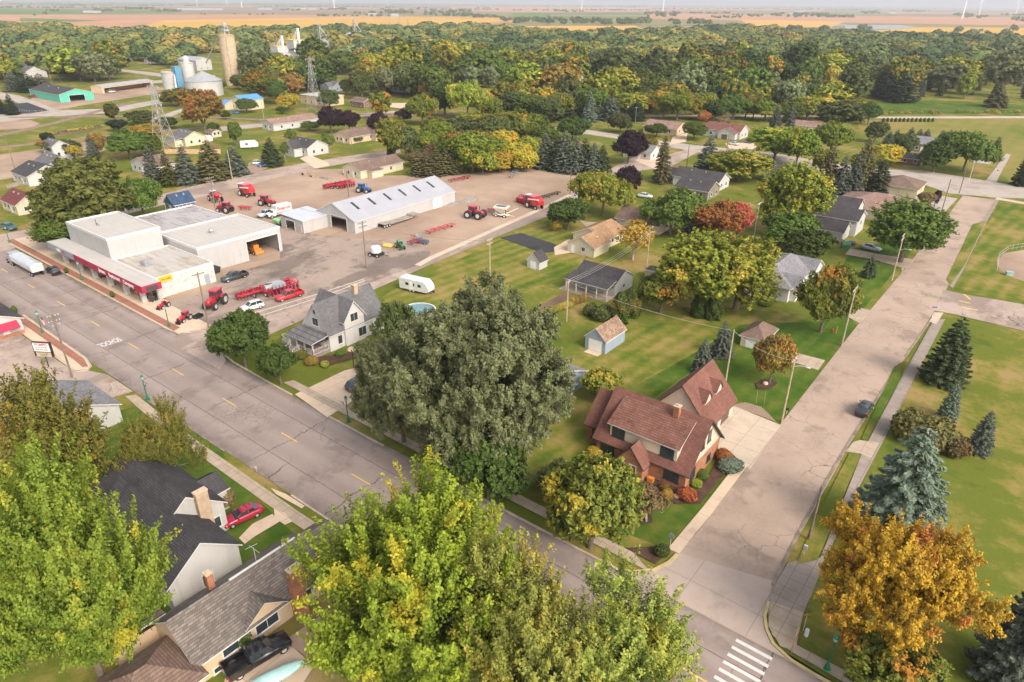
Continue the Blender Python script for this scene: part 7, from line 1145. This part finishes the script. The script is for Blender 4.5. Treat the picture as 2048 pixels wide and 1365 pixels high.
for px,py,top,w,m,l,k in ((1240,266,228,44,'leaf_dull','dull green tree on the upper lawn','maple_mid'),(1300,228,182,56,'leaf_turning','green tree with a copper top left of the dense lime maple','oval'),(1353,240,182,66,'leaf_bright','dense lime maple behind the tan roofed house','maple_round'),(1465,240,190,64,'leaf_green','bright green maple behind the red roofed house','maple_round'),(1505,240,195,50,'leaf_green','green maple at the right of the red roofed house','maple_round'),(1388,280,245,46,'leaf_green','round clipped tree on the tan house lawn','maple_round'),(1312,275,248,44,'leaf_deep','round dark tree at the tan house drive','maple_round'),(1440,258,234,34,'leaf_brown','purplish brown tree behind the white board fence','maple_mid'),(1405,250,222,26,'leaf_red','small red tree behind the tan house','maple_round'),(1290,310,275,40,'leaf_olive','bronze topped tree near the pale roofed house','maple_mid'),(1548,320,255,100,'leaf_limeyellow','large pale lime tree right of the street bend','willow_mid'),(1475,360,302,120,'leaf_limeyellow','wide yellow green tree above the curved dark roof','maple_tall'),(1590,335,258,84,'leaf_bright','bright lime tree left of the spiky spruces','maple_round'),(1660,310,245,74,'leaf_bright','bright yellow topped green tree','maple_round'),(1673,262,205,90,'leaf_dull','grey green willow beside the upper meadow','willow_mid'),(1735,250,205,44,'leaf_deep','dark tree at the meadow corner','maple_round'),(1770,330,290,60,'leaf_yellow','golden tree left of the brown carport','maple_mid'),(1805,320,268,44,'leaf_dull','dull round tree beside the carport','maple_mid'),(1748,285,245,44,'leaf_dull','dark juniper clump at the meadow corner','maple_mid'),(1925,345,265,125,'leaf_green','broad dark green tree by the upper crossing','locust'),(1865,345,285,70,'leaf_deep','deep green tree in front of the pale barn roof','maple_mid'),(1850,415,385,36,'leaf_brown','rusty dark bush at the cream hipped house','maple_mid'),(1868,415,382,20,'leaf_purple','slim purple tree at the cream hipped house','oval'),(1640,350,300,40,'leaf_olive','olive tree behind the spiky spruces','maple_mid'),(1720,360,310,46,'leaf_olive','bronze green tree right of the spiky spruces','maple_mid')): T(k,px,py,top,w,m,l,'broadleaf_tree')
for px,py,top,w,m,l in ((1648,395,295,44,'needle_tan','tallest spiky spruce in the group of the back lots'),(1675,400,318,40,'needle_grey','grey spiky spruce in the middle of the group'),(1700,400,315,40,'needle_grey','grey spiky spruce right of the middle one'),(1718,380,280,50,'needle_tan','broad tan green spruce behind the spiky group'),(1755,385,325,44,'needle_green','green spruce at the right of the spiky group'),(1985,322,278,30,'needle_green','dark spruce right of the broad green crossing tree'),(2040,372,312,40,'needle_dark','dark spruce at the right edge by the upper lane'),(1548,262,212,24,'needle_grey','small grey spruce by the upper railway'),(1578,262,215,20,'needle_grey','second small grey spruce by the upper railway'),(1800,205,150,60,'needle_dark','large dark pine at the forest meadow'),(1765,198,140,50,'needle_dark','dark pine left of the large one at the forest meadow'),(1990,215,170,44,'needle_tan','tan green conifer at the right forest edge')): T('spruce' if 'pine' not in l else 'pine',px,py,top,w,m,l,SP if 'pine' not in l else 'pine_tree')
for i,(px,py) in enumerate(((1775,292),(1790,290),(1818,285),(1835,288),(1850,288),(1880,290),(1895,290),(1912,292))): T('spruce',px,py,py-28,22,'needle_grey','blue green spruce in the windbreak row behind the olive barn house',SP,'tree','spruces along the meadow windbreak')
for i in range(13): px=1766+i*8.2; T('cedar',px,244,236,6,'leaf_deep','little clipped cedar in the dotted row by the upper railway','cedar_tree','tree','cedars by the upper railway')
for px,py,top,w,m in ((1135,240,190,44,'needle_green'),(1178,245,188,26,'needle_blue'),(1200,240,200,34,'needle_grey'),(1222,242,196,34,'needle_grey'),(1250,240,210,30,'needle_dark'),(1272,242,202,32,'needle_dark'),(1160,238,210,36,'needle_green')): T('spruce',px,py,top,w,m,'dark conifer in the strip behind the upper lawn',SP,'tree','conifers behind the upper lawn')
for px,py,top,w,m in ((30,183,148,40,'needle_grey'),(60,185,150,44,'needle_dark'),(85,182,150,40,'needle_grey')): T('pine',px,py,top,w,m,'dark conifer screening the big grey hall','pine_tree','tree','conifers before the hall')
BELT='tree in the belt along the upper railway'
for px,py,top,w,m,k in ((1095,246,196,60,'leaf_dull','maple_mid'),(1122,240,186,54,'leaf_olive','maple_mid'),(1180,238,178,62,'leaf_green','maple_mid'),(1262,236,186,60,'leaf_limeyellow','willow_mid'),(1325,238,184,46,'leaf_turning','maple_mid'),(1400,240,188,56,'leaf_limeyellow','maple_mid'),(1432,244,200,50,'leaf_deep','maple_mid'),(1490,238,186,52,'leaf_olive','maple_mid'),(1530,243,200,56,'leaf_bright','maple_round'),(1575,244,205,56,'leaf_green','maple_mid'),(1612,242,192,60,'leaf_limeyellow','willow_mid'),(1640,240,196,54,'leaf_yellow','maple_mid'),(1700,238,196,58,'leaf_olive','maple_mid'),(1060,240,190,62,'leaf_green','maple_mid'),(1030,236,184,56,'leaf_dull','willow_mid')): T(k,px,py,top,w,m,{'leaf_dull':'dull green','leaf_olive':'bronze green','leaf_green':'fresh green','leaf_limeyellow':'pale yellow green','leaf_turning':'gold flecked green','leaf_deep':'dark green','leaf_bright':'bright green','leaf_yellow':'golden'}[m]+' '+BELT,'broadleaf_tree','tree','trees in the belt along the upper railway')
TH='tree in the dense thicket behind the depot'
for px,py,top,w,m,k in ((880,300,246,56,'leaf_bright','maple_mid'),(900,335,282,56,'leaf_green','maple_mid'),(925,290,238,60,'leaf_dull','willow_mid'),(950,315,262,64,'leaf_olive','maple_mid'),(985,330,276,62,'leaf_bright','maple_mid'),(1010,315,262,60,'leaf_yellow','maple_mid'),(1020,285,238,60,'leaf_green','maple_round'),(1062,320,275,54,'leaf_limeyellow','maple_mid'),(1050,345,302,46,'leaf_yellow','maple_mid'),(870,330,288,46,'leaf_brown','maple_mid'),(985,275,230,60,'leaf_olive','maple_mid'),(945,268,226,56,'leaf_limeyellow','willow_mid'),(1090,300,252,50,'leaf_green','maple_mid'),(930,345,300,50,'leaf_limeyellow','maple_mid')): T(k,px,py,top,w,m,{'leaf_dull':'dull green','leaf_olive':'bronze green','leaf_green':'fresh green','leaf_limeyellow':'pale yellow green','leaf_brown':'brownish','leaf_deep':'dark green','leaf_bright':'bright green','leaf_yellow':'golden'}[m]+' '+TH,'broadleaf_tree','tree','trees in the thicket behind the depot')
# ------------------------------------------------------------------ the woods
def inpoly(x,y,P):
    c=False;j=len(P)-1
    for i in range(len(P)):
        if (P[i][1]>y)!=(P[j][1]>y) and x<(P[j][0]-P[i][0])*(y-P[i][1])/(P[j][1]-P[i][1])+P[i][0]: c=not c
        j=i
    return c
WOODS=[([(-60,150),(0,140),(60,130),(140,145),(230,140),(300,120),(330,128),(345,140),(400,104),(470,106),(520,128),(560,150),(620,160),(700,160),(760,180),(900,165),(1000,185),(1085,195),(1100,180),(1190,170),(1300,176),(1345,182),(1450,185),(1540,190),(1700,205),(1760,200),(1850,195),(1950,200),(2060,205),(2120,150),(2100,88),(1900,80),(1740,76),(1620,70),(1480,62),(1300,72),(1180,78),(1080,74),(960,60),(860,62),(640,66),(520,70),(420,72),(330,72),(200,70),(110,62),(60,60),(-60,50)],0),([(1090,212),(1230,206),(1350,196),(1540,205),(1700,215),(1700,232),(1540,228),(1300,225),(1100,228)],2),([(1000,196),(1090,205),(1090,228),(1010,222)],0),([(480,128),(560,140),(640,165),(770,180),(780,200),(660,178),(560,200),(480,150)],0),([(-60,158),(20,170),(60,160),(230,172),(250,150),(150,140),(0,145)],0),([(690,150),(880,180),(880,205),(830,196),(700,168)],0)]
HOLES=[[(1090,205),(1100,178),(1185,165),(1300,170),(1345,182),(1275,208)],[(60,192),(90,170),(190,165),(350,150),(350,190)],[(440,180),(400,110),(480,110),(560,150)],[(350,190),(350,130),(480,120),(480,190)],[(225,160),(228,135),(440,140),(440,165)],[(512,150),(535,108),(600,106),(618,124),(605,158),(545,160)],[(470,152),(480,128),(560,128),(570,150),(520,156)],[(606,146),(612,95),(668,90),(684,112),(668,146)],[(690,84),(690,74),(735,74),(735,84)],[(655,225),(655,150),(740,150),(740,225)],[(1705,208),(1705,195),(2060,200),(2060,212)],[(35,165),(20,140),(110,140),(120,165)]]
T('spruce',570,152,122,26,'needle_grey','blue grey spruce before the white grain elevators',SP)
GRP=[('leaf_dull','dull green tree in the dense woods beyond the railway',24),('leaf_deep','dark green tree in the dense woods beyond the railway',13),('leaf_green','fresh green tree in the dense woods beyond the railway',18),('leaf_olive','bronze olive tree in the dense woods beyond the railway',10),('leaf_turning','green tree with gold patches in the dense woods beyond the railway',10),('leaf_limeyellow','yellow green tree in the dense woods beyond the railway',15),('leaf_rust','rust brown tree in the dense woods beyond the railway',2.6),('leaf_willow','grey green willow in the dense woods beyond the railway',13),('leaf_yellow','golden yellow tree in the dense woods beyond the railway',3),('leaf_orange','orange tree in the dense woods beyond the railway',1.2),('leaf_purple','purple leaved tree in the dense woods beyond the railway',1)]
wr=random.Random(21); C=[]; grid={}
occ=[(x,y,r) for x,y,r in PLANTS]
for (P,zone) in WOODS:
    ys=[p[1] for p in P]; xs=[p[0] for p in P]
    for _ in range(26000):
        v=1/wr.uniform(1/(max(ys)+4),1/(min(ys)-4+8)) if 0 else None
        px=wr.uniform(min(xs),max(xs)); d0=1/(min(ys)-3); d1=1/(max(ys)-3); py=3+1/math.sqrt(wr.uniform(d1*d1,d0*d0))
        if not inpoly(px,py,P) or any(inpoly(px,py,h) for h in HOLES): continue
        x,y=G(px,py); d=math.hypot(x,y); sp=max(10.5,min(21,d/42))
        k=(int(x//18),int(y//18)); ok=True
        for a in (-1,0,1):
            for b in (-1,0,1):
                for (u,w_,s_) in grid.get((k[0]+a,k[1]+b),()):
                    if (u-x)**2+(w_-y)**2<((sp+s_)/2)**2: ok=False;break
                if not ok: break
            if not ok: break
        if not ok or (d<420 and any((u-x)**2+(w_-y)**2<(r+2)**2 for u,w_,r in occ)): continue
        grid.setdefault(k,[]).append((x,y,sp)); C.append((d,x,y,sp))
C.sort(); NEAR=C[:290]; FARW=C[290:]
for d,x,y,sp in NEAR:
    nz=math.sin(x*.021+1.3)*math.cos(y*.017)+math.sin(x*.05+y*.043)*.5
    pq=PJ(x,y,0)
    if wr.random()<(.45 if pq[0]>1740 and pq[1]>115 else .10): tree_obj('spruce_far','spruce_tree',*( 'conifer standing among the broadleaf woods beyond the railway','tree'),x,y,wr.uniform(.8,1.2),wr.uniform(.85,1.25),wr.choice(('needle_dark','needle_green','needle_grey','needle_tan')),group='conifers in the woods'); continue
    wts=[g_[2]*(1.6 if (i in (3,4,5,8) and nz>.4) else 1) for i,g_ in enumerate(GRP)]; i=wr.choices(range(len(GRP)),wts)[0]; g_=GRP[i]
    s_=1.18*sp/10.2*wr.choice((.7,.85,1.0,1.1,1.3,1.55))*wr.uniform(.92,1.08); tree_obj(wr.choice(FAR),'woodland_tree',g_[1],'tree',x,y,s_*.95,(.55+.45*s_)*wr.uniform(.8,1.3),g_[0],group=g_[1].replace(' tree in',' trees in').replace(' willow in',' willows in'))
# the rest of the woods and the hedgerows far out: one mass
def mass(name,pts,seed,nl=300,label=None,lsz=.34):
    rng=np.random.default_rng(seed); VV=[];TT=[]
    for (x,y,r,h,t0) in pts:
        n=max(40,int(nl*rng.uniform(.8,1.2))); u=sphere_pts(n,rng,-.55); k=sphere_pts(6,rng,-.1); b=np.max(u@k.T,1); rr=(.70+.34*b**3)*rng.uniform(.8,1.03,n); P_=u*rr[:,None]*np.array([r,r,h*.52])+np.array([x,y,h*.5]); P_[:,2]=np.maximum(P_[:,2],.2)
        VV.append(leaves(P_,u+np.array([0,0,.4]),r*lsz,rng,.5,1.2)); TT.append(np.clip(t0+rng.uniform(-.03,.03,n),0,1))
    me=quad_mesh(name,np.concatenate(VV),np.concatenate(TT),'leaf_mass'); o=bpy.data.objects.new(name,me); COL.objects.link(o); o['kind']='stuff'
    if label: o['label']=label
    return o
s=S('leaf_mass',.7,.15); t=s.attr('tint'); s.base(s.ramp(t,[(.0,(.048,.080,.028)),(.25,(.090,.125,.036)),(.5,(.145,.168,.046)),(.65,(.20,.195,.045)),(.8,(.26,.205,.05)),(.9,(.36,.29,.05)),(1,(.26,.15,.05))]))
mass('distant_woods',[(x,y,sp*.66*wr.uniform(.7,1.35),wr.choice((8,11,13,15,17))*wr.uniform(.9,1.1),min(1,max(0,wr.betavariate(2,2.6)+.10*math.sin(x*.013)+.10*math.cos(y*.011)))) for d,x,y,sp in FARW],3,620,'far tree canopy of the woods merging beyond the town',.25)
hr=[]
for (x0,x1,y0,y1,n,hh) in ((0,300,16,17,60,9),(100,420,12,13,70,9),(520,760,13.5,14.5,60,9),(760,1000,19.5,20.5,50,9),(1020,1300,21,22,60,9),(1300,1560,18,19,60,9),(1540,1760,20,21,50,9),(1700,2060,17,18,80,10),(1150,1500,14,15,70,9),(620,780,33,34.5,24,9),(1560,1660,27.5,29,24,9),(2000,2060,30,32,12,10),(1380,1460,27,28,20,9),(400,560,30,31,10,7),(30,60,13,15,6,12),(130,165,10,13,8,14),(188,225,22,26,14,12),(92,118,22,25,8,10),(250,310,18,21,20,12),(305,362,22,26,26,12),(640,700,18,21,14,10),(710,750,27,30,14,12),(760,825,24,30,26,14),(850,945,24,35,46,14),(945,1000,34,38,20,12),(770,790,14,18,8,10),(826,862,16,18,10,8),(950,980,15,18,8,8),(1030,1180,42,50,60,14),(1180,1300,44,52,50,14),(1290,1360,28,38,26,14),(1340,1420,44,52,24,13),(1110,1165,22,25,16,10),(1420,1480,36,38,12,10),(1460,1530,32,36,16,11),(1000,1024,40,46,8,12),(1540,1570,30,36,10,11),(1570,1660,30,37,30,13),(1660,1710,33,37,16,12),(1720,1760,24,29,14,12),(1670,1705,34,37,10,12),(1800,1860,21,25,26,10),(1910,1945,29,33,14,12),(1930,1975,34,38,16,10),(1600,1640,17,20,14,10),(2020,2070,38,46,14,12),(1905,1950,56,72,3,15),(2000,2030,62,74,5,13),(1960,1990,64,72,3,10),(1720,1745,58,62,4,11),(480,640,9,12,40,10),(0,140,7.5,9,50,10),(200,420,7.5,9,60,10),(680,1000,9,11,90,10),(1000,1500,10,13,120,10),(1500,1900,12.5,16,120,10),(1850,2080,15,18,60,10),(1040,1120,13,15,24,9),(1180,1280,14,16,26,9),(60,100,28,34,4,8),(560,600,20,23,8,10)):
    for _ in range(n):
        px,py=wr.uniform(x0,x1),wr.uniform(y0,y1); x,y=G(px,py); d=PJ(x,y,0)[2]; hr.append((x,y,hh*wr.uniform(.45,.8)*(1 if d<3500 else 1.6),hh*wr.uniform(.8,1.2),min(1,max(0,wr.gauss(.22,.14)))))
mass('distant_treeline',hr,5,150,'dark hedgerows and groves scattered over the far fields',.30)
# roadside brush along the upper railway
br=[]
for _ in range(150):
    px=wr.uniform(1090,2060); py=wr.uniform(224,231); x,y=G(px,py); br.append((x,y,wr.uniform(.8,1.8),wr.uniform(.8,2.0),wr.uniform(.5,1)))
for _ in range(60):
    px=wr.uniform(1185,1345); x,y=G(px,188-8*math.sin((px-1185)/160*3.1)); br.append((x,y,wr.uniform(.8,1.8),wr.uniform(.8,2.2),wr.uniform(.6,1)))
for _ in range(40): px=wr.uniform(90,205); x,y=G(px,271-(px-90)*.16+wr.uniform(-2,2)); br.append((x,y,wr.uniform(.8,1.6),wr.uniform(.6,1.4),wr.uniform(.6,.95)))
mass('roadside_brush',br,9,60,'low brown brush along the tracks and field edges')
# ------------------------------------------------------------------ air, light, settings
hz=MB(); hz.box(-27500,27500,-27500,27500,-1.0,175); h=hz.build('haze',[]); h['kind']='stuff'
hm=bpy.data.materials.new('haze_air'); hm.use_nodes=True; nt=hm.node_tree; nt.nodes.remove(nt.nodes['Principled BSDF']); pv=nt.nodes.new('ShaderNodeVolumePrincipled'); pv.inputs['Color'].default_value=(.93,.95,1,1); pv.inputs['Density'].default_value=HAZE; pv.inputs['Anisotropy'].default_value=.2
nt.links.new(pv.outputs[0],[n for n in nt.nodes if n.type=='OUTPUT_MATERIAL'][0].inputs['Volume']); h.data.materials.append(hm)
w=bpy.data.worlds.new('World'); sc.world=w; w.use_nodes=True; n=w.node_tree.nodes; bg=n['Background']; sk=n.new('ShaderNodeTexSky'); sk.sky_type='NISHITA'; sk.sun_disc=False
SUN=Vector((.80,-.16,.66)).normalized(); sk.sun_elevation=math.asin(SUN.z); sk.sun_rotation=math.atan2(SUN.x,SUN.y); sk.dust_density=4.0; sk.air_density=1.0; sk.ozone_density=.6
hs=n.new('ShaderNodeHueSaturation'); hs.inputs['Saturation'].default_value=SKYSAT; w.node_tree.links.new(sk.outputs[0],hs.inputs['Color']); w.node_tree.links.new(hs.outputs[0],bg.inputs['Color']); bg.inputs['Strength'].default_value=SKY
l=bpy.data.lights.new('sun','SUN'); l.energy=SUNE; l.angle=R(SUNA); l.color=(1,.86,.70); lo=bpy.data.objects.new('sun',l); COL.objects.link(lo); lo.rotation_euler=SUN.to_track_quat('Z','Y').to_euler(); lo.location=(60,-40,120)
vs=sc.view_settings; sc.display_settings.display_device='sRGB'; vs.view_transform='Standard'; vs.look='None'; vs.exposure=EXPO; vs.gamma=1; vs.use_curve_mapping=False
sc.render.engine='CYCLES'; c=sc.cycles; c.max_bounces=6; c.diffuse_bounces=3; c.glossy_bounces=2; c.transmission_bounces=3; c.volume_bounces=0; c.transparent_max_bounces=4; c.use_denoising=True; c.use_adaptive_sampling=True; c.adaptive_threshold=.02; c.caustics_reflective=False; c.caustics_refractive=False; c.sample_clamp_indirect=6
sc.render.film_transparent=False
